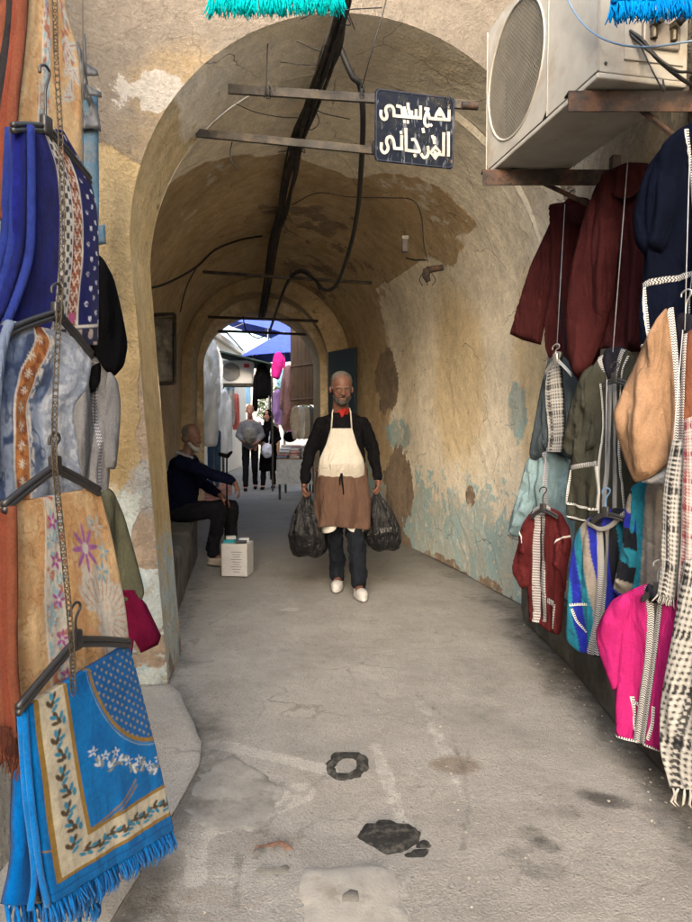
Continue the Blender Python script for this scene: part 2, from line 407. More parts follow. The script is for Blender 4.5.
# shop walls either side of the street, running back past the camera
def sidewall(name, x0, y0, x1, y1, h, label, nx, maskf, step=.06):
    r = root(name, (x0, (y0+y1)/2, 0), label, 'wall')
    L = math.hypot(x1-x0, y1-y0)
    def mp(s, z): t = s/L; return (x0+(x1-x0)*t, y0+(y1-y0)*t, z)
    flatwall('wall_face', [(0, 0), (L, 0), (L, h), (0, h)], mp, maskf, M_shopwall, step, .01, r, (nx, 0, 0))
    return r
mL = lambda q: masks(q, .75*sst(1.3, .5, q[:, 2]), .2+0*q[:, 2], .45*sst(.6, .1, q[:, 2]), .5+0*q[:, 2])
mR = lambda q: masks(q, .45*sst(1.0, .3, q[:, 2]), .3+0*q[:, 2], .35*sst(.6, .1, q[:, 2]), .75+0*q[:, 2])
wl = sidewall('shop_wall', -1.34, -6, -1.34, 3.45, 3.7, 'weathered plaster wall on the left behind the hanging prayer rugs', 1, mL)
wr = sidewall('shop_wall', 1.32, -6, 1.32, 4.0, 3.7, 'stained plaster wall on the right carrying the air conditioner and the garments', -1, mR)
MB().box((-2.4, -1.3, 1.84), (2.0, 9.4, 3.68)).build('wall_mass', M_flat, wl)
MB().box((2.45, -1.3, 1.84), (2.2, 9.4, 3.68)).build('wall_mass', M_flat, wr)
# low plinths
M_conc = plain('rough_concrete', (.15, .145, .13), .95, var=.3, scale=7, bump=.9, dirt=.5)
M_step = plain('worn_step_concrete', (.28, .272, .252), .93, var=.2, scale=9, bump=.8, dirt=.35, dirtcol=(.15, .14, .12))
M_concd = plain('grimy_concrete', (.11, .105, .093), .95, var=.35, scale=5, bump=.9, dirt=.8, dirtcol=(.03, .028, .025))
def rough_block(name, poly, z0, z1, mat, label=None, cat=None, kind=None, parent=None, round_=.03, seed=1):
    A = np.array(poly); step = .045; pts = []
    for a, b in zip(A, np.roll(A, -1, 0)):
        n = max(1, int(np.linalg.norm(b-a)/step))
        for k in range(n): pts.append(a+(b-a)*k/n)
    B = np.array(pts); nb = len(B); cen = B.mean(0)
    levels = [z0, z0+(z1-z0)*.35, z0+(z1-z0)*.7, z1-round_, z1]
    V = []; F_ = []
    for i, z in enumerate(levels):
        d = B-cen; d = d/np.linalg.norm(d, axis=1)[:, None]
        off = (fbm(B[:, 0]*6+seed, B[:, 1]*6, z*6, 3)-.5)*.035 - (round_*.8 if i == 4 else 0)
        Q = B+d*off[:, None]; V += [(q[0], q[1], z+ (fbm(q[0]*5, q[1]*5, seed, 2)-.5)*.02*(i > 2)) for q in Q]
    F_ = gridfaces(nb, 5, True)
    top = np.array([v[:2] for v in V[4*nb:]]); lo, hi = top.min(0), top.max(0)
    gx, gy = np.meshgrid(np.arange(lo[0], hi[0], step), np.arange(lo[1], hi[1], step)); g = np.stack([gx.ravel(), gy.ravel()], 1)
    g = g[inside(g, top) & (dist_poly(g, top) > step*.5)]
    v, e, f, ov, _, _ = delaunay_2d_cdt([Vector(p) for p in top]+[Vector(p) for p in g], [(i, (i+1) % nb) for i in range(nb)], [list(range(nb))], 1, 1e-6)
    base = len(V); V += [(p.x, p.y, z1+(float(fbm(p.x*5, p.y*5, seed, 2))-.5)*.02) for p in v]
    F_ += [tuple(base+i for i in q) for q in f]
    bm = bmesh.new(); me = bpy.data.meshes.new(name); me.from_pydata(V, [], F_)
    bm.from_mesh(me); bmesh.ops.remove_doubles(bm, verts=bm.verts[:], dist=.0008); bmesh.ops.recalc_face_normals(bm, faces=bm.faces[:]); bm.to_mesh(me); bm.free()
    o = link(name, me, mat, parent, True)
    if kind or label: tag(o, label, cat, kind=kind)
    return o
rough_block('kerb', [(1.24, -3), (1.24, 2.4), (1.22, 3.0), (1.255, 3.8), (1.22, 4.6), (1.30, 4.98), (1.46, 5.0), (1.46, -3)], 0, .27, M_concd, kind='structure', seed=5)
rough_block('kerb', [(-1.36, -3), (-1.03, -3), (-1.03, 2.6), (-1.1, 2.95), (-1.36, 3.0)][::-1], 0, .42, plaster('flaky_plinth_plaster', (.28, .28, .25), cream=(.34, .33, .30), blue=(.18, .28, .34)), kind='structure', seed=2)
rough_block('kerb', [(-1.04, -1), (-.70, 1.0), (-.66, 1.5), (-.62, 1.9), (-.59, 2.3), (-.575, 2.6), (-.61, 2.8), (-.68, 2.98), (-.75, 3.14), (-.82, 3.30), (-.90, 3.42), (-1.3, 3.42), (-1.06, 2.6)], 0, .022, M_step, kind='structure', round_=.015, seed=9)
# masonry bench on the left inside the passage
bench = root('masonry_bench', (-1.5, 5.4, 0), 'dark concrete bench built against the left wall inside the passage', 'bench')
rough_block('bench_body', [(-1.16, 4.1), (-1.20, 4.75), (-1.475, 6.6), (-1.52, 6.9), (-2.1, 6.9), (-1.75, 4.1)], 0, .41, M_concd, parent=bench, seed=4)
# ================================================================== ground
def ground():
    xs = np.concatenate([np.linspace(-40, -4, 19), np.linspace(-3.9, -1.4, 40), np.arange(-1.38, 1.42, .02), np.linspace(1.45, 4, 40), np.linspace(4.5, 40, 18)])
    ys = np.concatenate([np.linspace(-12, 1.0, 30), np.arange(1.1, 4.6, .02), np.arange(4.62, 13, .05), np.linspace(13.2, 60, 60)])
    X, Y = np.meshgrid(xs, ys); x, y = X.ravel(), Y.ravel()
    z = (fbm(x*1.2, y*1.2, 5, 4)-.5)*.03 + (fbm(x*9, y*9, 2, 3)-.5)*.006
    z -= .012*blob(x, y, *G(355, 815)[:2], .35, .25, .6)
    q = np.stack([x, y, z-.006], 1)
    # dirt along the walls
    lx = np.interp(y, [-5, 2.6, 3.4, 4.1, 4.75, 6.6, 6.9, 9.3, 10.5], [-1.03, -.58, -.9, -1.15, -1.2, -1.47, -1.8, -2.2, -2.3])
    rx = np.interp(y, [-5, 4.9, 7.6, 9.3, 10.5], [1.24, 1.24, .66, .1, -.4])
    n = fbm(x*2.3, y*2.3, 1, 4)
    dirt = .9*sst(.30, .0, (rx-x)+(n-.5)*.22)*sst(9.5, 8, y)*(.55+.45*sst(5.4, 4.8, y)) + .7*sst(.3, .0, (x-lx)+(n-.5)*.2)*(y < 9)
    def sp(px, py, rx_, ry_, a=1, s=.5):
        c = G(px, py); return a*blob(x, y, c[0], c[1], rx_, ry_, s)
    dirt = dirt + sp(530, 832, .06, .05, .7)+sp(548, 845, .05, .04, .8)+sp(515, 852, .06, .05, .6)+sp(568, 812, .05, .06, .6)+sp(610, 800, .07, .05, .7)+sp(545, 870, .09, .05, .6)+sp(590, 793, .05, .04, .6)
    dirt = dirt*.85 + .25*sst(.45, .8, fbm(x*3+4, y*3, 8, 3))
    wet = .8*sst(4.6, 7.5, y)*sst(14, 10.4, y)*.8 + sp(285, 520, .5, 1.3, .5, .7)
    brown = sp(456, 764, .11, .08, .9)+sp(300, 705, .05, .04, .6)+sp(205, 905, .2, .1, .5)+sp(270, 840, .15, .1, .5, .7)+.3*sst(.55, .8, fbm(x*1.4+14, y*1.4, 8, 3))
    # lighter mortar repair strips and old paving panel
    def seg(p, q_, w, a=1):
        A = np.array(G(*p)[:2]); B = np.array(G(*q_)[:2]); ab = B-A; t = np.clip(((x-A[0])*ab[0]+(y-A[1])*ab[1])/(ab@ab), 0, 1)
        d = np.hypot(x-A[0]-t*ab[0], y-A[1]-t*ab[1])+(n-.5)*.05; return a*sst(w, w*.4, d)
    light = seg((215, 742), (330, 770), .05, .8)+seg((300, 790), (190, 838), .09, .8)+seg((420, 700), (470, 800), .05, .5)+seg((200, 790), (195, 880), .05, .8)+sp(360, 890, .3, .2, .4, .6)+seg((375, 745), (410, 840), .04, .6)
    for J in (((205, 742), (212, 790), (180, 828), (178, 900)), ((212, 745), (262, 775), (296, 790), (240, 850), (235, 905)), ((330, 770), (300, 795)), ((416, 690), (450, 720), (470, 800), (462, 850)), ((262, 828), (300, 850), (306, 862)), ((180, 812), (262, 830)), ((330, 905), (334, 915), (420, 918))):
        for j0, j1 in zip(J[:-1], J[1:]): dirt = np.maximum(dirt, seg(j0, j1, .012, .5))
    light = light + sp(290, 608, .09, .06, .8)+sp(275, 517, .2, .3, .5)
    m = np.clip(np.stack([dirt, wet, brown, light], 1), 0, 1)
    M = N('worn_ground'); c = M.coord(); A = M.attr('mask'); sep = M.n('ShaderNodeSeparateColor'); M.l(A.outputs['Color'], sep.inputs[0])
    n1 = M.noise(c, 2.1, 4, .65); n2 = M.noise(c, 14, 4, .7); n3 = M.noise(c, 120, 2, .7); n4 = M.noise(c, .6, 1)
    k = M.mix(M.rng(n1, .33, .67), (.24, .231, .215), (.35, .337, .313)); k = M.mix(M.rng(n2, .48, .72, 0, .6), k, (.23, .22, .20))
    k = M.mix(M.rng(n4, .35, .65, 0, .4), k, (.27, .25, .22))
    lt = M.rng(M.math('ADD', A.outputs['Alpha'], M.math('MULTIPLY', M.math('SUBTRACT', n2, .5), .9)), .4, .6); k = M.mix(M.math('MULTIPLY', lt, .55), k, (.42, .405, .375))
    br = M.rng(M.math('ADD', sep.outputs[2], M.math('MULTIPLY', M.math('SUBTRACT', n2, .5), .9)), .35, .8); k = M.mix(M.math('MULTIPLY', br, .6), k, (.14, .095, .06))
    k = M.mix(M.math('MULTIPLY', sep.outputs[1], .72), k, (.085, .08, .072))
    di = M.rng(M.math('ADD', sep.outputs[0], M.math('MULTIPLY', M.math('SUBTRACT', n2, .5), 1.1)), .3, .9); k = M.mix(M.math('MULTIPLY', di, .82), k, (.045, .042, .038))
    # pebbles / pits
    vo = M.n('ShaderNodeTexVoronoi'); M.l(c, vo.inputs['Vector']); vo.inputs['Scale'].default_value = 34
    pe = M.math('MULTIPLY', M.rng(M.math('ADD', vo.outputs['Distance'], M.math('MULTIPLY', M.math('SUBTRACT', n3, .5), .3)), .12, .2, 1, 0), M.rng(n2, .5, .58)); k = M.mix(M.math('MULTIPLY', pe, .6), k, (.09, .085, .078))
    vo2 = M.n('ShaderNodeTexVoronoi'); M.l(c, vo2.inputs['Vector']); vo2.inputs['Scale'].default_value = 21
    pw = M.math('MULTIPLY', M.rng(vo2.outputs['Distance'], .08, .13, 1, 0), M.rng(n1, .5, .6)); k = M.mix(M.math('MULTIPLY', pw, .5), k, (.5, .48, .44))
    comb = M.n('ShaderNodeCombineColor'); v = M.math('MULTIPLY', M.rng(n3, .25, .75, .76, 1.22), M.rng(n2, .3, .7, .86, 1.12))
    for i in range(3): M.l(v, comb.inputs[i])
    k = M.mix(1, k, comb.outputs[0], 'MULTIPLY')
    # cracks
    nv = M.n('ShaderNodeTexNoise'); M.l(c, nv.inputs['Vector']); nv.inputs['Scale'].default_value = 3; nv.inputs['Detail'].default_value = 3
    sc = M.n('ShaderNodeVectorMath', operation='SCALE'); M.l(nv.outputs['Color'], sc.inputs[0]); sc.inputs['Scale'].default_value = .45
    va = M.n('ShaderNodeVectorMath', operation='ADD'); M.l(c, va.inputs[0]); M.l(sc.outputs[0], va.inputs[1])
    vc = M.n('ShaderNodeTexVoronoi', feature='DISTANCE_TO_EDGE'); M.l(va.outputs[0], vc.inputs['Vector']); vc.inputs['Scale'].default_value = 1.25
    ck = M.math('MULTIPLY', M.rng(vc.outputs['Distance'], .002, .014, 1, 0), M.rng(n1, .50, .60)); k = M.mix(M.math('MULTIPLY', ck, .5), k, (.12, .11, .10))
    h = M.math('ADD', n3, M.math('MULTIPLY', n2, 1.5))
    b = M.bump(h, .5, .012)
    rg = M.rng(sep.outputs[1], 0, 1, .88, .55)
    mat = M.fin(k, rg, b, spec=.3)
    st_ = bpy.data.objects['kerb.002']; st_.data.materials.clear(); st_.data.materials.append(mat)
    o = mesh('ground', q, gridfaces(len(xs), len(ys)), mat, None, True, cols={'mask': m}); tag(o, kind='structure')
ground()
def gz(x, y):
    x = np.float64(x); y = np.float64(y)
    z = (fbm(x*1.2, y*1.2, 5, 4)-.5)*.03 + (fbm(x*9, y*9, 2, 3)-.5)*.006
    c = G(355, 815); z -= .012*blob(x, y, c[0], c[1], .35, .25, .6)
    return float(z-.006)
def ground_patch(name, poly_px, mat, label, cat, h=.006, holes=None, seed=0, step=.02, sharp=False):
    A = np.array([G(*p)[:2] for p in poly_px]); c = np.array([spl[:2] for spl in spline([*A, A[0]], 6)][:-1]) if not sharp else np.concatenate([np.linspace(a_, b_, 14)[:-1] for a_, b_ in zip(A, np.roll(A, -1, 0))])
    c = c+ (np.stack([fbm(c[:, 0]*25, c[:, 1]*25, seed, 2), fbm(c[:, 0]*25+9, c[:, 1]*25, seed, 2)], 1)-.5)*.035
    pts = [Vector(p) for p in c]; nb = len(pts); edges = [(i, (i+1) % nb) for i in range(nb)]
    H = None
    if holes is not None:
        H = np.array([spl[:2] for spl in spline([*[G(*p)[:2] for p in holes], G(*holes[0])[:2]], 6)][:-1])
    lo, hi = c.min(0), c.max(0); gx, gy = np.meshgrid(np.arange(lo[0], hi[0], step), np.arange(lo[1], hi[1], step)); g = np.stack([gx.ravel(), gy.ravel()], 1)
    if len(g): g = g[inside(g, c) & (dist_poly(g, c) > step*.4)]
    if H is not None and len(g): g = g[~inside(g, H) & (dist_poly(g, H) > step*.4)]
    allp = pts + ([Vector(p) for p in H] if H is not None else []) + [Vector(p) for p in g]
    if H is not None: edges += [(nb+i, nb+(i+1) % len(H)) for i in range(len(H))]
    v, e, f, _, _, _ = delaunay_2d_cdt(allp, edges, [], 0, 1e-6)
    P = np.array([(p.x, p.y) for p in v]); fc = np.array([P[list(q)].mean(0) for q in f])
    ok = inside(fc, c)
    if H is not None: ok &= ~inside(fc, H)
    f = [q for q, o_ in zip(f, ok) if o_]
    d = dist_poly(P, c); d = np.minimum(d, dist_poly(P, H)) if H is not None else d
    Z = np.array([gz(*p) for p in P]) - .004 + (h+.004)*sst(0, .012, d) + (fbm(P[:, 0]*30, P[:, 1]*30, 3, 3)-.5)*.004
    o = mesh(name, np.column_stack([P, Z]), f, mat, None, True)
    bm = bmesh.new(); bm.from_mesh(o.data); bmesh.ops.recalc_face_normals(bm, faces=bm.faces[:])
    if sum(x.normal.z for x in bm.faces) < 0: bmesh.ops.reverse_faces(bm, faces=bm.faces[:])
    bm.to_mesh(o.data); bm.free()
    if label: tag(o, label, cat)
    else: tag(o, kind='structure')
    return o
M_tar = plain('black_tar', (.016, .016, .016), .85, var=.45, scale=40, bump=1.0, dirt=.45, dirtcol=(.12, .115, .1))
M_slab = plain('pale_cement', (.34, .325, .295), .92, var=.14, scale=14, bump=.5, dirt=.2, dirtcol=(.2, .18, .15))
M_slabd = plain('grey_cement', (.15, .145, .13), .92, var=.2, scale=14, bump=.5)
M_panel = plain('old_paving_cement', (.235, .228, .212), .92, var=.2, scale=8, bump=.7, dirt=.35)
ground_patch('paving_patch', [(233, 752), (290, 790), (262, 828), (205, 836), (180, 812), (200, 772)], M_panel, None, None, .003, seed=4, sharp=True)
ground_patch('tar_patch', [(324, 768), (332, 755), (352, 750), (367, 757), (369, 768), (358, 777), (338, 779)], M_tar, None, None, .011, [(336, 767), (343, 759), (354, 760), (355, 768), (346, 773), (338, 772)])
ground_patch('tar_patch', [(357, 832), (368, 822), (392, 817), (415, 824), (421, 836), (409, 847), (392, 852), (368, 843)], M_tar, None, None, .011, seed=2)
ground_patch('tar_patch', [(410, 849), (420, 836), (432, 840), (433, 846)], M_tar, None, None, .009, seed=3)
ground_patch('tar_patch', [(402, 853), (412, 848), (432, 848), (429, 855), (411, 856)], M_tar, None, None, .009, seed=5)
cs = root('cement_cover', (*G(355, 900)[:2], 0), 'pale square cement cover slab set in the ground below the black tar patches', 'slab')
o = ground_patch('slab', [(301, 868), (345, 863), (396, 862), (402, 890), (410, 930), (416, 990), (300, 1000), (299, 930)], M_slab, None, None, .012, seed=6, step=.03, sharp=True); del o['kind']
o.parent = cs; o.matrix_parent_inverse = Matrix.Translation(-cs.location)
o = ground_patch('filler', [(338, 893), (352, 891), (365, 893), (367, 907), (353, 910), (338, 909)], M_slabd, None, None, .017, seed=7, sharp=True); del o['kind']
o.parent = cs; o.matrix_parent_inverse = Matrix.Translation(-cs.location)
ground_patch('drain_cover', [(253, 852), (262, 847), (284, 846), (288, 858), (283, 872), (262, 874), (253, 866)], M_slabd, 'small broken drain stub ringed with rusty brick in the left foreground', 'drain', .012, [(259, 856), (270, 851), (281, 853), (281, 864), (270, 869), (260, 866)], seed=8)
M_brick = plain('red_brick', (.15, .085, .06), .9, var=.3, scale=30, bump=.8)
ground_patch('brick_edge', [(254, 850), (262, 844), (284, 842), (293, 844), (291, 848), (266, 848), (256, 854)], M_brick, 'rust red brick sliver beside the broken drain in the foreground', 'brick', .02, seed=9, step=.01)
# loose stones
M_stone = plain('loose_stone', (.3, .28, .25), .9, var=.3, scale=20, bump=.6)
mb = MB(); rs = np.random.RandomState(4)
for i in range(260):
    px, py = rs.uniform(160, 690), rs.uniform(560, 915)
    if rs.rand() < .5: t = rs.rand(); px, py = 560+t*130+rs.randn()*14-10, 640+t*140+rs.randn()*12
    p = G(px, py)
    if p[0] > 1.22 or p[0] < -.5-.15*(p[1] > 3.4): continue
    r = rs.uniform(.002, .006); bm = bmesh.new(); bmesh.ops.create_icosphere(bm, subdivisions=1, radius=r)
    z = gz(p[0], p[1]); mb.add([(v.co.x*rs.uniform(.7, 1.4)+p[0], v.co.y*rs.uniform(.7, 1.4)+p[1], v.co.z*.7+z+r*.3) for v in bm.verts], [[v.index for v in f.verts] for f in bm.faces]); bm.free()
tag(mb.build('gravel', M_stone, None, False), 'tiny loose stones and grit scattered over the grey ground', 'gravel', kind='stuff')
# ================================================================== cloth tools
def resample(P, step):
    P = [np.array(p, float) for p in P]; out = []
    for a, b in zip(P[:-1], P[1:]):
        n = max(1, int(np.linalg.norm(b-a)/step)); out += [a+(b-a)*k/n for k in range(n)]
    return out+[P[-1]]
class Cloth:
    """a padded cloth piece cut to an outline; the outline gets its own plane, real size and thickness"""
    def __init__(s, name, parent, plane, poly, off, T, mat, folds=(.018, 9, 1.6), step=.013, w=.045, dye=None, sm=True, seed=0, slant=0, back=.014):
        s.pl = plane; s.off = off; s.T = T; s.w_ = w; s.folds = folds; s.seed = seed; s.slant = slant
        A = [np.array(plane.uv(x, y, off)) for x, y in poly]
        for _ in range(2 if sm else 0): A = [q for a, b in zip(A, A[1:]+A[:1]) for q in (a*.86+b*.14, a*.14+b*.86)]
        A = resample(list(A)+[A[0]], step)[:-1]; s.A = np.array(A); nb = len(A)
        lo, hi = s.A.min(0), s.A.max(0)
        gx, gy = np.meshgrid(np.arange(lo[0], hi[0], step), np.arange(lo[1], hi[1], step)); gx[::2] += step/2
        g = np.stack([gx.ravel(), gy.ravel()], 1); g = g[inside(g, s.A)]; g = g[dist_poly(g, s.A) > step*.5]
        v, e, f, _, _, _ = delaunay_2d_cdt([Vector(p) for p in s.A]+[Vector(p) for p in g], [(i, (i+1) % nb) for i in range(nb)], [list(range(nb))], 1, 1e-6)
        q = np.array([(p.x, p.y) for p in v]); h = s.H(q)
        d = dist_poly(q, s.A); hb = off-np.minimum(d*1.2, back)+(h-off-s.T*.42*s.prof(d))*.8
        V = [plane.w(a, b, c) for (a, b), c in zip(q, h)]+[plane.w(a, b, c-.0005) for (a, b), c in zip(q, hb)]
        n = len(q); fb = [tuple(n+i for i in t[::-1]) for t in f]
        edge = [(i, (i+1) % nb, n+(i+1) % nb, n+i) for i in range(nb)]
        n3 = Vector((plane.n[0], plane.n[1], 0)); a, b, c = [V[i] for i in f[0][:3]]
        FF = list(f)+fb
        if (b-a).cross(c-a).dot(n3) < 0: FF = [t[::-1] for t in FF]
        cols = None
        if dye is not None: c = dye(q); cols = {'dye': np.vstack([c, c])}
        s.o = mesh(name, V, FF+edge, mat, parent, True, cols=cols)
        bm = bmesh.new(); bm.from_mesh(s.o.data); bmesh.ops.recalc_face_normals(bm, faces=bm.faces[:]); bm.to_mesh(s.o.data); bm.free()
    def prof(s, d):
        t = np.clip(d/s.w_, 0, 1); return np.sqrt(np.clip(1-(1-t)**2, 0, 1))
    def H(s, q):
        d = dist_poly(q, s.A)*inside(q, s.A); a, fx, fz = s.folds
        x = q[:, 0]*fx+q[:, 1]*s.slant; n = fbm(x+s.seed*3.7, q[:, 1]*fz+s.seed, s.seed, 3)-.5
        r = np.abs(fbm(x*1.7+11+s.seed, q[:, 1]*fz*2.2, s.seed+4, 2)-.5)
        cr = np.abs(fbm(q[:, 0]*5+s.seed+20, q[:, 1]*9+q[:, 0]*6, s.seed+2, 3)-.5); cr = -np.clip(.05-cr, 0, 1)*.12
        rg = np.clip(1-np.abs(fbm(x*1.3+31+s.seed, q[:, 1]*fz*1.3+5, s.seed+9, 2)*2-1)*5, 0, 1)
        f2 = fbm(x*3.1+7, q[:, 1]*fz*4, s.seed+6, 2)-.5
        return s.off+s.T*.42*s.prof(d)+(n*7.0*a-r*a*3.0+rg*a*1.0+f2*a*2.0+cr)*np.clip(d/.03, 0, 1)
    def trim(s, name, pts, width, mat, lift=.0035, parent=None, step=.008, sm=True, px=True, vscale=1.0):
        A = [np.array(s.pl.uv(x, y, s.off)) for x, y in pts] if px else [np.array(p) for p in pts]
        if sm and len(A) > 2: A = spline(A, 6)
        A = np.array(resample(A, step)); t = np.gradient(A, axis=0); t /= np.linalg.norm(t, axis=1)[:, None]; nr = np.stack([-t[:, 1], t[:, 0]], 1)
        us = np.linspace(-.5, .5, 5); Q = A[:, None, :]+nr[:, None, :]*(us*width)[None, :, None]; q = Q.reshape(-1, 2)
        h = np.maximum(s.H(q), np.repeat(s.H(A), 5)-.004)+lift; h = h-np.tile(np.array([.004, 0, 0, 0, .004]), len(A))
        L = np.concatenate([[0], np.cumsum(np.linalg.norm(np.diff(A, axis=0), axis=1))])
        uv = np.stack([np.tile(us+.5, len(A)), np.repeat(L*vscale, 5)], 1)
        return mesh(name, [s.pl.w(a, b, c) for (a, b), c in zip(q, h)], gridfaces(5, len(A)), mat, parent or s.o.parent, True, uv=uv)
def embroidery(name, light=(.62, .62, .6), dark=(.02, .02, .025), kind='zigzag', s=60, cols=3, ratio=.5):
    m = N(name); u = m.n('ShaderNodeUVMap'); sp = m.n('ShaderNodeSeparateXYZ'); m.l(u.outputs[0], sp.inputs[0]); U, V = sp.outputs[0], sp.outputs[1]
    if kind == 'zigzag':
        z = m.math('PINGPONG', m.math('MULTIPLY', U, cols), .5); f = m.math('FRACT', m.math('ADD', m.math('MULTIPLY', V, s), z)); k = m.math('GREATER_THAN', f, ratio)
    elif kind == 'dots':
        a = m.math('GREATER_THAN', m.math('FRACT', m.math('MULTIPLY', V, s)), ratio); b = m.math('GREATER_THAN', m.math('FRACT', m.math('MULTIPLY', U, cols)), .45); k = m.math('MULTIPLY', a, b)
    else:   # braid
        a = m.math('SINE', m.math('ADD', m.math('MULTIPLY', V, s*6.28), m.math('MULTIPLY', m.math('SINE', m.math('MULTIPLY', U, 6.28*cols)), 1.6))); k = m.math('GREATER_THAN', a, ratio-.5)
        e = m.math('GREATER_THAN', m.math('ABSOLUTE', m.math('SUBTRACT', U, .5)), .42); k = m.math('MAXIMUM', k, e)
    n = m.noise(m.coord(), 240, 1); c = m.mix(k, light, dark); c = m.mix(m.rng(n, .45, .8, 0, .5), c, (.25, .25, .27))
    b = m.bump(m.math('ADD', m.math('MULTIPLY', k, -.6), n), .7, .002)
    return m.fin(c, .9, b, spec=.15)
class Sheet:
    """hanging cloth lofted between rows of pixel pairs placed on a vertical plane"""
    def __init__(s, name, parent, plane, rows, off, mat, dye=None, step=.006, W_=.45, H_=.6, amp=.012, fx=7, fz=1.2, seed=0, T=.012, thick=.007, offs=None):
        R_ = np.array([[*plane.uv(a, b, off), *plane.uv(c, d, off)] for a, b, c, d in rows])
        nv0 = len(R_); sp = np.array(spline(R_, 12)) if nv0 > 2 else R_
        L = np.linalg.norm(np.diff((sp[:, :2]+sp[:, 2:])/2, axis=0), axis=1); cum = np.concatenate([[0], np.cumsum(L)]); H0 = cum[-1]
        nv = max(4, int(H0/step)); tv = np.linspace(0, 1, nv); rr = np.stack([np.interp(tv*H0, cum, sp[:, k]) for k in range(4)], 1)
        wd = np.linalg.norm(rr[:, :2]-rr[:, 2:], axis=1).mean(); nu = max(4, int(wd/step)); tu = np.linspace(0, 1, nu)
        a = rr[:, None, 0]*(1-tu)+rr[:, None, 2]*tu; b = rr[:, None, 1]*(1-tu)+rr[:, None, 3]*tu
        U, V = np.meshgrid(tu, tv); n = (fbm(U*fx*wd*2+seed, V*fz*2, seed, 3)-.5)*2
        ed = np.minimum(np.minimum(U, 1-U)*wd, .02)/.02
        h = off+n*amp*(.3+.7*V)+T*np.sqrt(np.clip(1-(1-ed)**2, 0, 1))
        if offs is not None: h = h+offs(U, V)
        s.grid = (a, b, h); s.pl = plane; s.wd = wd; s.H0 = H0
        f = [plane.w(x, y, z) for x, y, z in zip(a.ravel(), b.ravel(), h.ravel())]; g = [plane.w(x, y, z-thick-T*.8) for x, y, z in zip(a.ravel(), b.ravel(), h.ravel())]
        N_ = nu*nv; F_ = gridfaces(nu, nv)+gridfaces(nu, nv, base=N_, flip=True)
        bd = [j*nu for j in range(nv)]; F_ += [(x, y, y+N_, x+N_) for x, y in zip(bd[1:], bd[:-1])]
        bd = [j*nu+nu-1 for j in range(nv)]; F_ += [(x, y, y+N_, x+N_) for x, y in zip(bd[:-1], bd[1:])]
        bd = list(range(nu)); F_ += [(x, y, y+N_, x+N_) for x, y in zip(bd[:-1], bd[1:])]
        bd = list(range((nv-1)*nu, nv*nu)); F_ += [(x, y, y+N_, x+N_) for x, y in zip(bd[1:], bd[:-1])]
        cols = None
        if dye is not None: c = dye(U.ravel()*W_, V.ravel()*H_); cols = {'dye': np.vstack([c, c])}
        s.o = mesh(name, f+g, F_, mat, parent, True, cols=cols)
        bm = bmesh.new(); bm.from_mesh(s.o.data); bmesh.ops.recalc_face_normals(bm, faces=bm.faces[:]); bm.to_mesh(s.o.data); bm.free()
    def fringe(s, name, mat, length=.06, n=70, r=.0028, parent=None, seed=1, lean=0.0, u0=0, u1=1):
        a, b, h = s.grid; rs = np.random.RandomState(seed); m = MB(); nu = a.shape[1]
        for k in range(n):
            t = (u0+(u1-u0)*(k+rs.rand()*.8)/n)*(nu-1); i = int(min(t, nu-2)); fr = t-i
            x = a[-1, i]*(1-fr)+a[-1, i+1]*fr; y = b[-1, i]*(1-fr)+b[-1, i+1]*fr; z = h[-1, i]-.008
            L = length*rs.uniform(.75, 1.15); dx = rs.normal()*.013+lean*L; dz = rs.uniform(-.014, .018)
            pts = [s.pl.w(x, y+.004, z), s.pl.w(x+dx*.3, y-L*.35, z+dz*.6), s.pl.w(x+dx*.6, y-L*.7, z+dz), s.pl.w(x+dx, y-L, z+dz*.6)]
            m.tube(pts, [r, r*1.1, r*1.2, r*.5], 5)
        return m.build(name, mat, parent or s.o.parent, True)
def put(c, m, rgb): m = np.clip(m, 0, 1)[:, None]; return c*(1-m)+np.array(rgb)[None]*m
def solid(n, rgb): return np.tile(np.array(rgb, float), (n, 1))
def line(v, c, w, s=.0012): return 1-sst(w/2-s, w/2+s, np.abs(v-c))
def ell(x, y, cx, cy, rx, ry, a=0, s=.25):
    c_, s_ = math.cos(a), math.sin(a); X = (x-cx)*c_+(y-cy)*s_; Y = -(x-cx)*s_+(y-cy)*c_; return 1-sst(1-s, 1+s, np.sqrt((X/rx)**2+(Y/ry)**2))
def flower(c, x, y, cx, cy, r, n, pet, cen, ph=0):
    d = np.hypot(x-cx, y-cy); th = np.arctan2(y-cy, x-cx); rr = r*(.62+.38*np.cos(n*th+ph))
    c = put(c, 1-sst(.85, 1.05, d/rr), pet); c = put(c, (1-sst(.85, 1.1, d/rr))*line(np.cos(n*th+ph), 1, .25, .1)*.5, [p*.5 for p in pet]); return put(c, 1-sst(.8, 1.1, d/(r*.24)), cen)
def sprig(c, x, y, cx, cy, s, a, c1, c2):
    for k, (dx, dy, aa, col) in enumerate([(0, -.5, 0, c1), (.35, -.1, .8, c2), (-.35, .1, -.8, c1), (.3, .45, .5, c2), (0, .1, 0, c1), (-.25, -.45, -.5, c2)]):
        ca, sa = math.cos(a), math.sin(a); X = dx*ca-dy*sa; Y = dx*sa+dy*ca
        c = put(c, ell(x, y, cx+X*s, cy+Y*s, s*.16, s*.34, aa+a), col)
    return c
def strand(name, pts, r, mat, label=None, cat=None, group=None, parent=None, n=6, sm=8):
    P = spline(pts, sm) if len(pts) > 2 else pts
    m = MB().tube(P, r, n); o = m.build(name, mat, parent, True)
    if label: tag(o, label, cat, group)
    return o
M_hang = plain('black_plastic', (.022, .022, .024), .38, spec=.5)
M_chain = plain('brass_chain', (.07, .055, .038), .5, .6)
M_steel = plain('hook_steel', (.5, .5, .5), .35, .9)
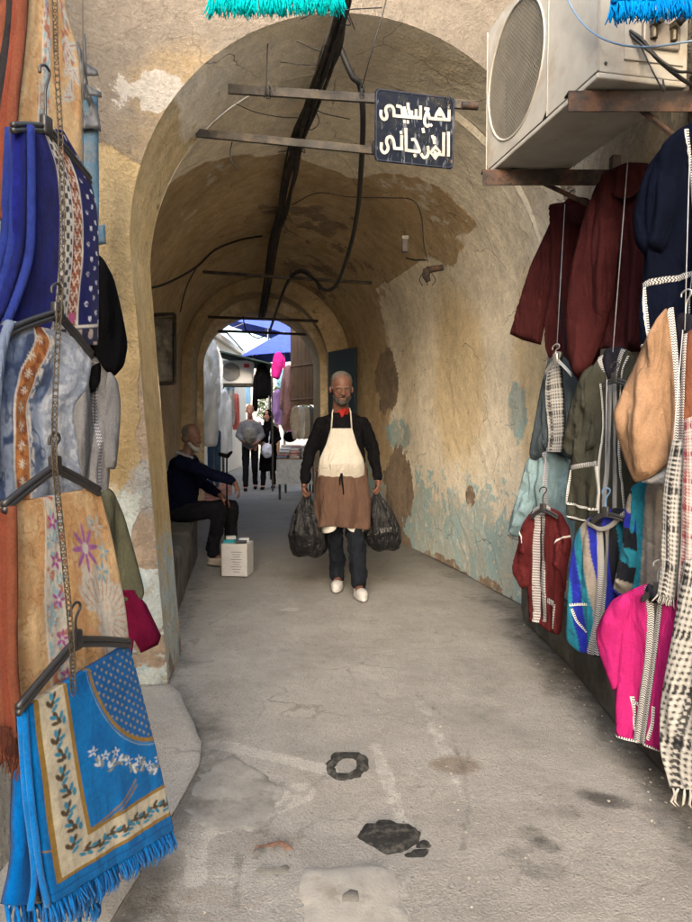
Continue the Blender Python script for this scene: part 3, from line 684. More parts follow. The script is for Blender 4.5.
def hanger(plane, hook, cen, L, Rr, off, label, r=.008, mat=None, hookmat=None, hr=.018, group=None):
    mat = mat or M_hang; c = plane.uv(*cen, off); h = plane.uv(*hook, off)
    t = root('clothes_hanger', plane.w(c[0], c[1], off), label, 'hanger', group)
    a, b = plane.uv(*L, off), plane.uv(*Rr, off)
    P = [a, (a[0]*.55+c[0]*.45, a[1]*.5+c[1]*.5), (c[0]*.9+a[0]*.1, c[1]-.004), c, (c[0]*.9+b[0]*.1, c[1]-.004), (b[0]*.55+c[0]*.45, b[1]*.5+c[1]*.5), b]
    P = spline(P, 5); m = MB()
    for dz in (0, -.012): m.tube([plane.w(p[0], p[1]+dz*(1 if dz else 0), off) for p in P], r, 8)
    m.box(plane.w(c[0], c[1], off), (.03, .018, .045), Matrix.Rotation(math.atan2(plane.d[1], plane.d[0]), 3, 'Z'), .005)
    m.build('shoulder_bar', mat, t, True)
    Q = [(c[0], c[1]+.005), (c[0], (c[1]*.45+h[1]*.55)-.0), (c[0]+hr*.9, h[1]-hr*.9), (c[0]+hr*.8, h[1]-.004), (c[0], h[1]), (c[0]-hr*.9, h[1]-hr*.6), (c[0]-hr*1.0, h[1]-hr*1.4)]
    MB().tube([plane.w(x, z, off) for x, z in spline(Q, 6)], .0032, 8).build('hook', hookmat or mat, t, True)
    return t
FK[0] = .63
# ================================================================== left: prayer rugs on a chain of hangers
PLL = Plane((-.75, 1.5), (.1, .45))
M_rug = painted('rug_pile', bump=.5, sheen=.08, pile=520)
M_velvet = painted('rug_velvet', bump=.3, sheen=.12, pile=700, amp=1.4)
GOLD = (.82, .56, .30); GOLD2 = (.68, .37, .16); WHT = (.72, .68, .60); MAG = (.50, .12, .42); ROSE = (.55, .22, .14); SKY = (.38, .55, .62)
def gold_base(x, y, seed):
    c = solid(len(x), GOLD); n = fbm(x*14+seed, y*9, seed, 4); c = put(c, sst(.42, .62, n)*.75, GOLD2); c = put(c, sst(.55, .75, fbm(x*30, y*24+seed, 3, 3))*.5, (.80, .58, .32)); r_ = np.abs(fbm(x*16+seed, y*16, 7, 3)-.5); c = put(c, (1-sst(.006, .016, r_))*.55, (.36, .15, .05)); c = put(c, (1-sst(.004, .012, np.abs(fbm(x*9+3, y*13+seed, 2, 3)-.47)))*.5, (.85, .66, .42)); return c
def gold_band(c, x, y, xc, w, seed=0):
    e = (fbm(y*22+seed, x*0+seed, 0, 2)-.5)*.016; m = line(x+e, xc, w, .003); c = put(c, m, WHT)
    c = put(c, m*sst(.5, .62, fbm(x*60, y*60+seed, 1, 3)), ROSE); c = put(c, m*sst(.56, .66, fbm(x*70+5, y*50+seed, 2, 3)), SKY)
    c = put(c, line(x, xc-w*.5-.004, .006), (.82, .78, .7)); return c
def dye_L1(x, y):
    c = gold_base(x, y, 1); xb = .185-.05*y; c = gold_band(c, x-xb+.18, y, .18, .06, 3)
    for cx, cy in ((.18, .16), (.165, .38), (.155, .52)): c = flower(c, x, y, cx, cy, .022, 5, MAG, (.8, .6, .3))
    c = flower(c, x, y, .365, .42, .05, 6, (.48, .16, .55), (.7, .2, .5)); c = flower(c, x, y, .36, .54, .035, 5, SKY, WHT)
    for k in range(7): c = sprig(c, x, y, .33+.03*math.sin(k*2), .3+k*.06, .05, k*.9, WHT, ROSE)
    for k in range(9): c = put(c, ell(x, y, .33+.035*math.cos(k*1.3), .62+.03*k*.6, .04, .013, k*.8), WHT); c = put(c, ell(x, y, .33+.035*math.cos(k*1.3), .62+.03*k*.6, .03, .002, k*.8), ROSE)
    for k in range(6): c = flower(c, x, y, .10+.012*(k % 2), .1+.15*k, .02, 5, (.8, .62, .4), ROSE)
    return c
def dye_L4(x, y):
    c = gold_base(x, y, 5); xb = .10+.10*np.clip(.25-y, 0, 1); c = gold_band(c, x-xb, y, .045, .075, 7)
    for k in range(6): c = flower(c, x, y, .155-.0*k, .06+.095*k, .024, 5, MAG, WHT); c = flower(c, x, y, .135+.03*(k % 2), .105+.095*k, .018, 5, SKY, WHT)
    for (cx, cy, s, a) in ((.33, .27, .11, .3), (.30, .25, .10, -.5), (.35, .31, .12, .9), (.27, .24, .07, 1.4), (.33, .36, .10, 2.2), (.36, .24, .07, .1)): c = sprig(c, x, y, cx, cy, s, a, WHT, (.75, .45, .25))
    
    rs = random.Random(5)
    for k in range(15):
        a = -2.4+k*.24; L = .045+.03*rs.random(); ox, oy = .325+.05*math.cos(a)*1.1, .315+.055*math.sin(a)
        c = put(c, ell(x, y, ox+math.cos(a)*L*.4, oy+math.sin(a)*L*.4, L*.75, .015, a), WHT); c = put(c, ell(x, y, ox+math.cos(a)*L*.4, oy+math.sin(a)*L*.4, L*.6, .0022, a)*.8, (.62, .30, .16))
    c = put(c, ell(x, y, .345, .40, .045, .03, .5), WHT); c = put(c, line(np.hypot((x-.345)/.045, (y-.40)/.03), .6, .16, .05)*.8, (.7, .4, .2))
    c = flower(c, x, y, .285, .135, .062, 8, (.52, .20, .50), WHT); c = flower(c, x, y, .345, .20, .032, 5, SKY, (.8, .6, .3)); c = flower(c, x, y, .37, .15, .028, 5, SKY, WHT); c = flower(c, x, y, .36, .09, .035, 6, WHT, (.8, .5, .3)); c = flower(c, x, y, .33, .075, .02, 5, SKY, WHT)
    for (cx, cy) in ((.24, .46), (.31, .44), (.37, .43), (.40, .5)): c = flower(c, x, y, cx, cy, .034, 6, WHT, ROSE)
    for (cx, cy) in ((.275, .47), (.335, .475)): c = flower(c, x, y, cx, cy, .022, 6, MAG, WHT)
    for k in range(26):
        rs = random.Random(k); c = put(c, line(np.hypot(x-.17-rs.random()*.25, y-rs.random()*.6), .012+.01*rs.random(), .0025)*.5, (.42, .2, .06))
    return c
NAVY = (.006, .008, .085); ROY = (.010, .014, .16)
def dye_L2(x, y):
    c = solid(len(x), ROY); c = put(c, sst(.4, .65, fbm(x*25, y*10, 4, 3))*.6, NAVY); xx = x+.02*y
    c = put(c, line(xx, .255, .05, .002), (.05, .05, .07)); c = put(c, line(xx, .255, .05, .002)*(np.sin(y*150)*np.cos(xx*170) > -.1), (.60, .58, .52))
    c = put(c, line(xx, .224, .006), WHT); c = put(c, line(xx, .284, .006), WHT)
    b = line(xx, .312, .045, .002); c = put(c, b, (.36, .13, .07)); c = put(c, b*((np.sin(y*135+np.sin(xx*220)*1.5)) > .15), (.72, .55, .45)); c = put(c, b*((np.sin(y*270+1)*np.cos(xx*300)) > .55), (.03, .02, .03))
    c = put(c, line(xx, .339, .007), WHT)
    r = sst(.345, .35, xx); c = put(c, r, NAVY)
    for j in range(14):
        for i in range(3):
            cx = .365+.035*i+(.0175 if j % 2 else 0); cy = .04+.052*j-.02*i; c = put(c, line(np.hypot((x-cx)*1.3, (y-cy)), .0075, .004, .0012)*(y > cy-.006) + ell(x, y, cx, cy, .0022, .005), (.62, .64, .72))
    bt = (y > .62)*(xx > .22); c = put(c, bt*line(y, .635, .009), WHT); e = (y > .642)*(xx > .2); c = put(c, e, (.02, .02, .06)); c = put(c, e*(np.sin(xx*120)*np.sin(y*75-1) > .25), (.45, .36, .32))
    c = put(c, ell(x, y, .30, .605, .018, .018), (.6, .12, .3)); return c
def dye_L3(x, y):
    c = solid(len(x), (.13, .18, .30)); n = fbm(x*12, y*9, 2, 4); c = put(c, sst(.48, .60, n)*.8, (.40, .47, .60)); c = put(c, (1-sst(.01, .025, np.abs(fbm(x*10+8, y*7, 6, 3)-.5)))*.8, (.05, .08, .17)); c = put(c, (x < .14)*sst(.5, .6, fbm(x*16+3, y*12, 5, 3)), (.05, .08, .18))
    r = sst(.235, .25, x); c = put(c, r*.7, (.42, .47, .55)); c = put(c, r*sst(.52, .6, fbm(x*40+y*20, y*40-x*20, 3, 2))*.6, (.66, .70, .76))
    xc = .175-.05*sst(.05, .2, y); b = line(x, xc, .066, .002); c = put(c, line(x, xc, .082, .002), (.75, .70, .64)); c = put(c, b, (.50, .20, .06)); c = put(c, b*sst(.5, .6, fbm(x*50, y*50, 3, 2)), (.30, .09, .03))
    for k in range(9): c = flower(c, x, y, xc if np.isscalar(xc) else float(.125+.03*(k == 0)), .06+.062*k, .021, 8, (.80, .72, .62), (.7, .45, .2))
    c = put(c, line(x, xc+.052, .02, .002)*sst(.45, .55, fbm(x*90, y*60, 3, 2)), (.78, .74, .7)); return c
BLU = (.0, .20, .62); BLU2 = (.0, .13, .46); CRM = (.70, .64, .50); GLD = (.36, .22, .05)
def dye_L5(x, y):
    W_, H_ = .45, .72; c = solid(len(x), BLU); c = put(c, sst(.4, .7, fbm(x*18, y*12, 3, 3))*.5, BLU2)
    # inner field: dotted top right behind a gold arch
    arch = .30-.0*y - np.where(x < .30, 0, 0); d = np.hypot((x-.47)/.235, (y+.02)/.37)
    fld = (d < 1)*(x > .20); c = put(c, fld*1., (.01, .13, .42)); c = put(c, fld*((np.sin(x*190)*np.sin(y*190)) > .55), (.30, .30, .25))
    c = put(c, line(d, 1.0, .045, .01)*(x > .15), GLD); c = put(c, line(d, 1.05, .012, .004)*(x > .15), (.25, .40, .55))
    for k in range(7):
        t = k/6; cx = .19+.25*t; cy = .30+.12*math.sin(t*2.2)*t+.02*(k % 2)+.03*t
        c = flower(c, x, y, cx, cy-.03*(1-t), .020, 5, (.72, .78, .82), BLU); c = sprig(c, x, y, cx+.016, cy+.018, .032, k, (.72, .78, .82), (.30, .34, .30))
    c = put(c, line(np.hypot((x-.14)/.3, (y-.20)/.33), 1.0, .02, .006)*(x < .33)*(x > .13)*(y > .34), GLD); c = put(c, line(np.hypot((x-.14)/.3, (y-.20)/.33), 1.05, .02, .006)*(x < .33)*(y > .34), GLD)
    cb = (y > .545)*(y < .648)*(x > .035); cl = (x > .035)*(x < .128)*(y < .648)
    c = put(c, ((x > .125)*(x < .140)*(y < .56)), GLD); c = put(c, ((y > .535)*(y < .552)*(x > .125)), GLD)
    c = put(c, np.clip(cb+cl, 0, 1), CRM); c = put(c, np.clip(cb+cl, 0, 1)*sst(.5, .7, fbm(x*40, y*40, 1, 2))*.3, (.55, .50, .38))
    c = put(c, ((x > .022)*(x < .037)*(y < .66)), GLD); c = put(c, ((y > .646)*(y < .66)*(x > .022)), GLD)
    BR = (.10, .07, .04); LB = (.05, .30, .50)
    for k in range(9): c = sprig(c, x, y, .082+.012*(k % 2), .035+.064*k, .042, .4*(-1)**k, BR, LB)
    for k in range(8): c = sprig(c, x, y, .125+.044*k, .598+.010*(k % 2), .040, 1.4+.4*(-1)**k, BR, LB)
    c = put(c, line(y, .69, .004), (.0, .08, .3)); return c
T1, T2, T3 = (.36, .11, .05), (.22, .05, .025), (.05, .03, .03)
def folds(parent, name, lines, mat, off, r):
    """the folded layers seen edge-on at the side of a rug"""
    for i, L in enumerate(lines):
        P = spline([PLL.uv(x, y, off-.012*i) for x, y in L], 8); m = MB()
        m.tube([PLL.w(a, b, off-.012*i) for a, b in P], r, 8); m.build(name, mat[i % len(mat)], parent, True)
M_terra = fabric('terracotta_velvet', (.19, .062, .036), sheen=.12); M_terra2 = fabric('dark_terracotta_velvet', (.19, .05, .03), sheen=.12); M_dk = fabric('dark_backing', (.03, .028, .03))
M_royal = fabric('royal_blue_velvet', (.02, .035, .20), sheen=.12); M_royal2 = fabric('navy_velvet', (.01, .015, .11), sheen=.12)
M_bblue = fabric('bright_blue_velvet', (.0, .17, .56), sheen=.5); M_cream = fabric('cream_cotton', (.62, .56, .44)); M_denimrug = fabric('grey_blue_velvet', (.17, .22, .33), sheen=.12)
gP = 'prayer rugs hung on the chain of hangers'
def rug(label, rows, off, dye, W_, H_, amp=.008, mat=None, **k):
    t = root('prayer_rug', PLL.w(*PLL.uv(rows[0][0], rows[0][1], off), off), label, 'rug', gP)
    s = Sheet('rug_face', t, PLL, rows, off, mat or M_rug, dye, .0034, W_, H_, amp=amp, **k); return t, s
t, s = rug('gold and orange floral prayer rug, topmost on the chain at the upper left', [(34, -190, 50, -190), (31, -90, 52, -90), (28, 0, 62, 0), (20, 60, 76, 50), (14, 120, 80, 100), (8, 190, 80, 185)], 0, dye_L1, .42, 1.0)
folds(t, 'fold', [[(24, -190), (22, 0), (12, 110), (4, 220)], [(18, -190), (17, 0), (6, 110), (0, 215)], [(12, -190), (11, 0), (2, 90), (-3, 200)], [(6, -190), (5, 0), (-4, 100), (-8, 200)]], [M_terra, M_terra2, M_dk, M_terra], .01, .0135)
t, s = rug('royal blue velvet prayer rug with white dots and patterned bands on its hanger', [(14, 127, 60, 130), (14, 160, 84, 172), (13, 200, 94, 205), (12, 250, 97, 250), (4, 290, 97, 285), (-6, 325, 97, 318), (-14, 350, 96, 345)], .035, dye_L2, .45, .70, mat=M_velvet)
folds(t, 'fold', [[(30, 126), (31, 200), (28, 260), (8, 318), (-10, 345)], [(22, 126), (21, 200), (18, 250), (2, 305), (-14, 330)], [(15, 127), (13, 200), (11, 245), (-2, 292), (-18, 312)], [(9, 129), (6, 200), (4, 240), (-8, 280), (-22, 300)]], [M_royal, M_royal2, M_royal], .052, .010)
t, s = rug('grey blue velvet prayer rug with an orange medallion band', [(9, 321, 62, 333), (-2, 338, 87, 350), (-8, 375, 85, 385), (-10, 405, 70, 408), (-10, 445, 73, 440), (-10, 500, 80, 500)], .07, dye_L3, .44, .62, amp=.014, mat=M_velvet)
folds(t, 'fold', [[(10, 322), (3, 345), (-4, 400), (-6, 480)], [(4, 328), (-4, 350), (-9, 400), (-12, 480)]], [M_denimrug, M_royal2], .085, .010)
t, s = rug('gold prayer rug with large purple flowers and white leaves hung mid height', [(9, 503, 97, 487), (10, 520, 101, 505), (9, 560, 111, 545), (9, 620, 122, 600), (12, 690, 131, 660), (18, 740, 142, 720)], .105, dye_L4, .44, .60)
folds(t, 'fold', [[(11, 506), (12, 580), (12, 660), (18, 735)], [(5, 508), (6, 580), (6, 660), (11, 732)], [(0, 512), (0, 580), (1, 660), (5, 728)]], [M_terra, M_terra2, M_terra], .125, .0115)
m = MB(); rs = np.random.RandomState(2)
for k in range(60):
    px = rs.uniform(-4, 24); a, b = PLL.uv(px, 726+px*.35, .12); m.tube([PLL.w(a, b, .12), PLL.w(a+rs.uniform(-.01, .01), b-.05, .125), PLL.w(a+rs.uniform(-.02, .02), b-rs.uniform(.06, .1), .12)], [.003, .003, .001], 5)
m.build('fringe', M_terra, t, True)
t, s = rug('bright blue prayer rug with cream leaf border and blue fringe, lowest on the chain', [(22, 706, 127, 643), (25, 740, 136, 676), (31, 790, 147, 722), (38, 850, 160, 775), (46, 903, 172, 828)], .15, dye_L5, .45, .72, amp=.007)
s.fringe('fringe', M_bblue, .062, 260, .0021, lean=.1)
b_ = Sheet('rug_back', t, PLL, [(20, 712, 60, 690), (18, 800, 80, 780), (14, 860, 90, 850), (6, 905, 100, 895)], .11, M_rug, lambda x, y: put(put(solid(len(x), BLU2), line(x, .11, .05, .003), (.30, .26, .17)), line(x, .11, .05, .003)*(np.sin(y*400)*np.sin(x*400) > .2), (.10, .09, .07)), .006, .45, .6, amp=.012)
b_.fringe('fringe', M_bblue, .06, 60, .0034, seed=4)
folds(t, 'fold', [[(24, 708), (30, 790), (40, 870), (48, 905)], [(20, 712), (25, 790), (34, 870), (30, 910)]], [M_bblue, M_bblue], .155, .007)
gH = 'black hangers on the chain of rugs'
hanger(PLL, (38, 60), (46, 126), (12, 125), (90, 178), .045, 'black hanger holding the royal blue dotted rug', .0065)
hanger(PLL, (55, 283), (57, 312), (5, 330), (92, 353), .085, 'dark grey hanger holding the grey blue rug', .006)
hanger(PLL, (53, 433), (55, 466), (3, 505), (99, 489), .12, 'black hanger holding the gold rug with purple flowers', .007)
hanger(PLL, (68, 606), (76, 640), (17, 708), (129, 641), .165, 'black hanger holding the bright blue rug', .007)
# chain
ch = MB(); P = [np.array((*PLL.uv(x, y, o), o)) for x, y, o in ((52, -200, .06), (53, -60, .06), (55, 20, .05), (56, 60, .06), (60, 130, .075), (62, 200, .085), (61, 280, .085), (58, 330, .105), (55, 400, .125), (54, 450, .14), (56, 480, .145), (62, 540, .15), (68, 600, .17), (72, 650, .185), (73, 690, .19))]
P = resample(spline(P, 10), .027)
for i, (a, b) in enumerate(zip(P[:-1], P[1:])):
    A, B = PLL.w(*a), PLL.w(*b); ax = (B-A).normalized(); side = Vector((PLL.d[0], PLL.d[1], 0)) if i % 2 == 0 else Vector((PLL.n[0], PLL.n[1], 0))
    side = (side+Vector((PLL.n[0], PLL.n[1], 0))*.35).normalized(); c = (A+B)/2
    ch.tube([c+ax*math.cos(k*math.pi/6)*.0178+side*math.sin(k*math.pi/6)*.0066 for k in range(13)], .0012, 5, False)
tag(ch.build('chain', M_chain, None, True), 'long thin brass chain running down in front of the prayer rugs', 'chain')
# garments half hidden behind the rugs
PLB = Plane((-.95, 2.2), (.30, .30))
M_black = fabric('black_wool', (.006, .006, .007)); M_grey = fabric('grey_wool', (.26, .26, .27)); M_olive = fabric('olive_cloth', (.13, .13, .085)); M_burg = fabric('burgundy_cloth', (.16, .008, .04))
E_bw = embroidery('braid_black_white', light=(.42, .42, .42), kind='braid', s=120, cols=2); E_zig = embroidery('zigzag_black_white', light=(.42, .42, .42), kind='zigzag', s=105, cols=3)
E_dot = embroidery('stitch_dots', kind='dots', s=90, cols=2, dark=(.03, .03, .04)); E_grey = embroidery('grey_braid', light=(.40, .40, .42), dark=(.10, .10, .12), kind='zigzag', s=90, cols=3)
def garment(name, label, cat, plane, anchor, group=None): return root(name, plane.w(*plane.uv(*anchor)), label, cat, group)
gB = 'garments half hidden behind the rugs'
t = garment('jacket', 'black jacket with one sleeve showing beside the royal blue rug', 'jacket', PLB, (100, 250), gB)
Cloth('sleeve', t, PLB, [(92, 250), (103, 258), (114, 278), (122, 312), (128, 345), (124, 366), (114, 377), (104, 370), (95, 355), (88, 300)], .03, .05, M_black)
Cloth('body', t, PLB, [(30, 262), (50, 248), (66, 244), (95, 248), (104, 300), (100, 392), (60, 396), (26, 392), (28, 320)], .0, .04, M_black)
Cloth('sleeve', t, PLB, [(36, 256), (26, 280), (16, 330), (14, 372), (30, 374), (36, 340), (42, 290)], .02, .04, M_black)
t = garment('jacket', 'pale grey hooded jacket hanging behind the grey blue rug', 'jacket', PLB, (95, 360), gB)
c = Cloth('body', t, PLB, [(60, 380), (80, 362), (95, 356), (108, 364), (116, 385), (112, 440), (108, 497), (80, 500), (56, 497), (56, 430)], .0, .04, M_grey)
c.trim('zip_trim', [(96, 362), (97, 420), (98, 494)], .02, E_grey)
Cloth('sleeve', t, PLB, [(108, 366), (118, 382), (121, 405), (119, 440), (116, 470), (104, 468), (104, 400)], .03, .04, M_grey); Cloth('sleeve', t, PLB, [(80, 375), (88, 395), (90, 440), (86, 480), (76, 485), (72, 430)], .035, .035, M_grey)
t = garment('jacket', 'olive green jacket edge hanging beside the gold floral rug', 'jacket', PLB, (112, 490), gB)
Cloth('body', t, PLB, [(50, 510), (66, 494), (90, 488), (112, 488), (124, 515), (134, 550), (145, 592), (140, 604), (120, 600), (112, 640), (80, 640), (50, 634), (48, 570)], .0, .045, M_olive)
t = garment('jacket', 'burgundy jacket corner below the olive one beside the gold rug', 'jacket', PLB, (130, 590), gB)
Cloth('body', t, PLB, [(70, 606), (84, 594), (110, 590), (134, 590), (146, 604), (161, 635), (158, 645), (141, 653), (134, 640), (126, 700), (98, 706), (68, 700), (66, 650)], .01, .04, M_burg, sm=False)
for nm_, x_, y0_, y1_ in (('thin cord holding the black and grey jackets on the left wall', 84, -150, 366), ('thin cord holding the olive and burgundy jackets on the left wall', 96, 300, 596)):
    a_ = PLB.uv(x_, y0_, .0); b_2 = PLB.uv(x_, y1_, .0); strand('thin_rope', [PLB.w(*a_, -.01), PLB.w(*b_2, -.01)], .002, M_chain, nm_, 'cord', 'cords holding the jackets on the left')
# blue painted board and torn dark plastic at the wall corner
PLC = Plane((-1.12, 2.9), (.30, .12)); M_bpaint = plain('blue_paint', (.03, .075, .12), .7, var=.4, scale=10, bump=.8, dirt=.6, dirtcol=(.12, .10, .07))
t = garment('shutter_board', 'narrow weathered blue wooden board standing against the left wall', 'board', PLC, (90, 280)); Cloth('board', t, PLC, [(70, 92), (98, 92), (99, 200), (98, 285), (70, 285)], 0, .02, M_bpaint, (.003, 6, 2), sm=False, w=.01)
Cloth('catch', t, PLC, [(92, 228), (105, 224), (106, 244), (92, 246)], .02, .02, M_bpaint, (.002, 6, 2), sm=False, w=.01)
M_scrap = plain('dark_plastic_sheet', (.03, .032, .036), .5, var=.4, scale=12)
t = garment('plastic_sheet', 'torn dark plastic sheeting snagged on the blue board', 'sheeting', PLC, (85, 120))
for k, pl in enumerate(([(78, 40), (84, 60), (90, 95), (99, 115), (101, 132), (92, 128), (80, 130), (72, 90)], [(82, 32), (85, 34), (87, 66), (84, 70)], [(84, 62), (97, 70), (99, 76), (86, 76)], [(86, 84), (101, 92), (102, 98), (87, 95)])):
    Cloth('scrap', t, PLC, pl, .03+.012*k, .015, M_scrap, (.02, 20, 6), sm=False, step=.02)
# rug fringes showing at the very top
M_turq = fabric('turquoise_yarn', (.0, .42, .46)); M_fb = fabric('blue_yarn', (.0, .20, .62))
PLT = Plane((-.4, 2.35), (1, .05))
t = garment('hanging_rug', 'turquoise fringed rug hung high across the street, only its fringe showing', 'rug', PLT, (275, 0))
s = Sheet('rug_face', t, PLT, [(212, -230, 338, -236), (210, -120, 340, -124), (209, -3, 343, -6)], 0, M_turq, None, .015, amp=.02)
s.fringe('fringe', M_turq, .068, 330, .0026, seed=3)
PLU = Plane((.95, 2.0), (1, -.25))
t = garment('hanging_rug', 'bright blue fringed rug hung in front of the air conditioner, only its fringe showing', 'rug', PLU, (650, 0))
s = Sheet('rug_face', t, PLU, [(612, -200, 700, -205), (610, -100, 704, -104), (611, 4, 706, -4)], 0, M_fb, None, .015, amp=.02)
s.fringe('fringe', M_fb, .055, 230, .0025, seed=5)
M_pole = plain('dull_steel_pole', (.2, .2, .2), .5, .7)
z1 = PLT.uv(275, -230)[1]; tag(MB().tube([(-1.36, 2.33, z1), (1.34, 2.40, z1)], .014, 10).build('hanging_pole', M_pole, None, True), 'steel pole spanning the street above the turquoise rug', 'pole')
z2 = PLU.uv(650, -203)[1]; tag(MB().tube([(.6, 2.1, z2), (1.34, 1.9, z2)], .012, 10).build('hanging_pole', M_pole, None, True), 'short steel pole fixed to the right wall above the blue rug', 'pole')
z3 = PLL.uv(40, -190)[1]; tag(MB().tube([PLL.w(.05, z3+.01, -.65), PLL.w(.05, z3+.01, .25)], .012, 10).build('hanging_pole', M_pole, None, True), 'steel pole on the left wall carrying the rug chain', 'pole')
# ================================================================== right: garments on strings
M_maroon = fabric('maroon_wool', (.058, .015, .016), bump=.4); M_maroon2 = fabric('dark_maroon_wool', (.048, .013, .015), bump=.4); M_navy = fabric('navy_wool', (.004, .006, .016), bump=.4)
M_green = fabric('olive_wool', (.055, .056, .045), bump=.4); M_camel = fabric('camel_wool', (.38, .235, .145), bump=.35); M_brn = fabric('rust_brown_wool', (.22, .085, .05)); M_slate = fabric('slate_wool', (.07, .09, .105))
M_den = fabric('pale_denim', (.26, .38, .42), var=.25, bump=.4); M_red = fabric('brick_red_wool', (.105, .019, .021), bump=.4); M_fux = fabric('fuchsia_felt', (.52, .025, .19), var=.08, bump=.3); M_lin = fabric('dark_lining', (.02, .02, .03)); M_white = fabric('white_cotton', (.68, .66, .62))
M_str = plain('nylon_string', (.34, .36, .40), .4); M_wool = painted('striped_wool', bump=.5); M_scarf = painted('woven_scarf', bump=.3, amp=.6)
E_tan = embroidery('fine_tan_trim', light=(.62, .58, .52), dark=(.05, .05, .08), kind='zigzag', s=110, cols=2); E_saw = embroidery('saw_trim', kind='dots', s=110, cols=1, light=(.62, .62, .6))
E_pink = embroidery('pink_trim', light=(.42, .40, .40), dark=(.05, .045, .05), kind='zigzag', s=75, cols=4)
gR = 'garments hung on strings along the right wall'
def PR(px, Y, d=(.65, -.76)): p = W(px, 424, Y); return Plane((p[0], p[1]), d)
def string(a, b, Ya, Yb, label): 
    return strand('hanging_string', [tuple(W(*a, Ya)), tuple(W(*b, Yb))], .0018, M_str, label, 'string', 'strings holding the hung garments')
# maroon robes
p = PR(560, 3.72); t = garment('robe', 'maroon wool robe with a wide short sleeve hanging left of the other maroon robe', 'robe', p, (570, 205), gR)
c = Cloth('body', t, p, [(556, 205), (570, 200), (590, 204), (604, 240), (606, 310), (600, 372), (584, 396), (562, 380), (545, 350), (548, 320), (553, 250)], 0, .05, M_maroon, (.03, 7, .8))
Cloth('sleeve', t, p, [(558, 204), (546, 232), (532, 262), (520, 300), (510, 334), (522, 340), (541, 345), (550, 300), (562, 270), (568, 225)], .02, .05, M_maroon, (.02, 9, 1), sm=False, w=.05)
c.trim('placket', [(566, 250), (564, 310), (563, 360)], .012, M_lin); Cloth('hood', t, p, [(560, 206), (570, 196), (590, 198), (596, 218), (584, 226), (566, 222)], .05, .035, M_maroon2)
p = PR(610, 3.12); t = garment('robe', 'dark maroon wool robe hanging between the other maroon robe and the navy coat', 'robe', p, (620, 170), gR)
c = Cloth('body', t, p, [(594, 190), (606, 172), (626, 162), (650, 163), (664, 180), (668, 250), (662, 330), (646, 352), (625, 352), (606, 348), (590, 352), (580, 300), (584, 230)], 0, .05, M_maroon2, (.035, 7, .7))
Cloth('sleeve', t, p, [(600, 180), (584, 215), (572, 265), (566, 320), (568, 360), (575, 378), (588, 372), (600, 345), (614, 300), (620, 230)], .03, .05, M_maroon, (.02, 9, 1))
Cloth('hood', t, p, [(606, 178), (620, 164), (644, 166), (646, 186), (628, 200), (610, 196)], .05, .03, M_maroon2)
# navy coat
p = PR(668, 2.55); t = garment('coat', 'navy wool coat with a white braided pocket below the air conditioner', 'coat', p, (690, 140), gR)
c = Cloth('body', t, p, [(664, 146), (680, 128), (702, 118), (740, 130), (760, 200), (760, 340), (720, 352), (686, 346), (664, 340), (641, 350), (639, 320), (645, 250), (646, 190)], 0, .05, M_navy, (.035, 7, .7))
Cloth('sleeve', t, p, [(666, 142), (648, 165), (637, 195), (632, 222), (636, 245), (646, 258), (666, 250), (680, 200)], .03, .05, M_navy, (.02, 9, 1))
c.trim('pocket_trim', [(647, 287), (664, 280), (686, 273), (700, 270)], .026, E_bw, sm=False); c.trim('pocket_edge', [(649, 289), (650, 310), (651, 340)], .014, E_saw); c.trim('front_trim', [(688, 130), (690, 190), (691, 270), (690, 345)], .012, E_saw)
c.trim('hem_trim', [(641, 347), (664, 338)], .008, M_white)
# slate jacket with plaid scarf
p = PR(553, 3.62); t = garment('jacket', 'small slate blue jacket under the maroon robe with a plaid scarf over it', 'jacket', p, (560, 355), gR)
Cloth('body', t, p, [(548, 360), (558, 352), (570, 362), (580, 385), (584, 430), (580, 462), (560, 456), (546, 452), (544, 420)], 0, .045, M_slate)
Cloth('sleeve', t, p, [(550, 358), (541, 385), (535, 420), (529, 452), (531, 462), (546, 455), (552, 430), (556, 390)], .02, .04, M_slate)
def plaid(sc=1., red=False, seed=0, big=False):
    def f(x, y):
        c = solid(len(x), (.60, .59, .565)); dk = (.30, .03, .05) if red else (.018, .018, .022); X, Y = x*sc, y*sc
        if big: X = X+Y*.25; Y = Y-X*.2
        gx, gy = (np.sin(X*430) > .1)*1., (np.sin(Y*430) > .1)*1.; c = put(c, gx*gy*.9, dk); c = put(c, (gx+gy-2*gx*gy)*.22, dk)
        a = line(np.mod(X, .11), .035, .018, .002); b = line(np.mod(Y, .12), .035, .020, .002)
        c = put(c, a*(np.sin(Y*420) > .0)*.9, dk); c = put(c, b*(np.sin(X*420) > .0)*.9, dk); c = put(c, a*b*.8, dk); return c
    return f
t = garment('scarf', 'black and white plaid scarf hung over the slate jacket', 'scarf', p, (552, 352), gR)
Sheet('cloth', t, p, [(555, 352, 562, 352), (547, 372, 560, 368), (545, 400, 562, 398), (549, 430, 563, 428), (548, 452, 561, 452)], .075, M_scarf, plaid(.9), .005, .12, .5, amp=.018, fx=10)
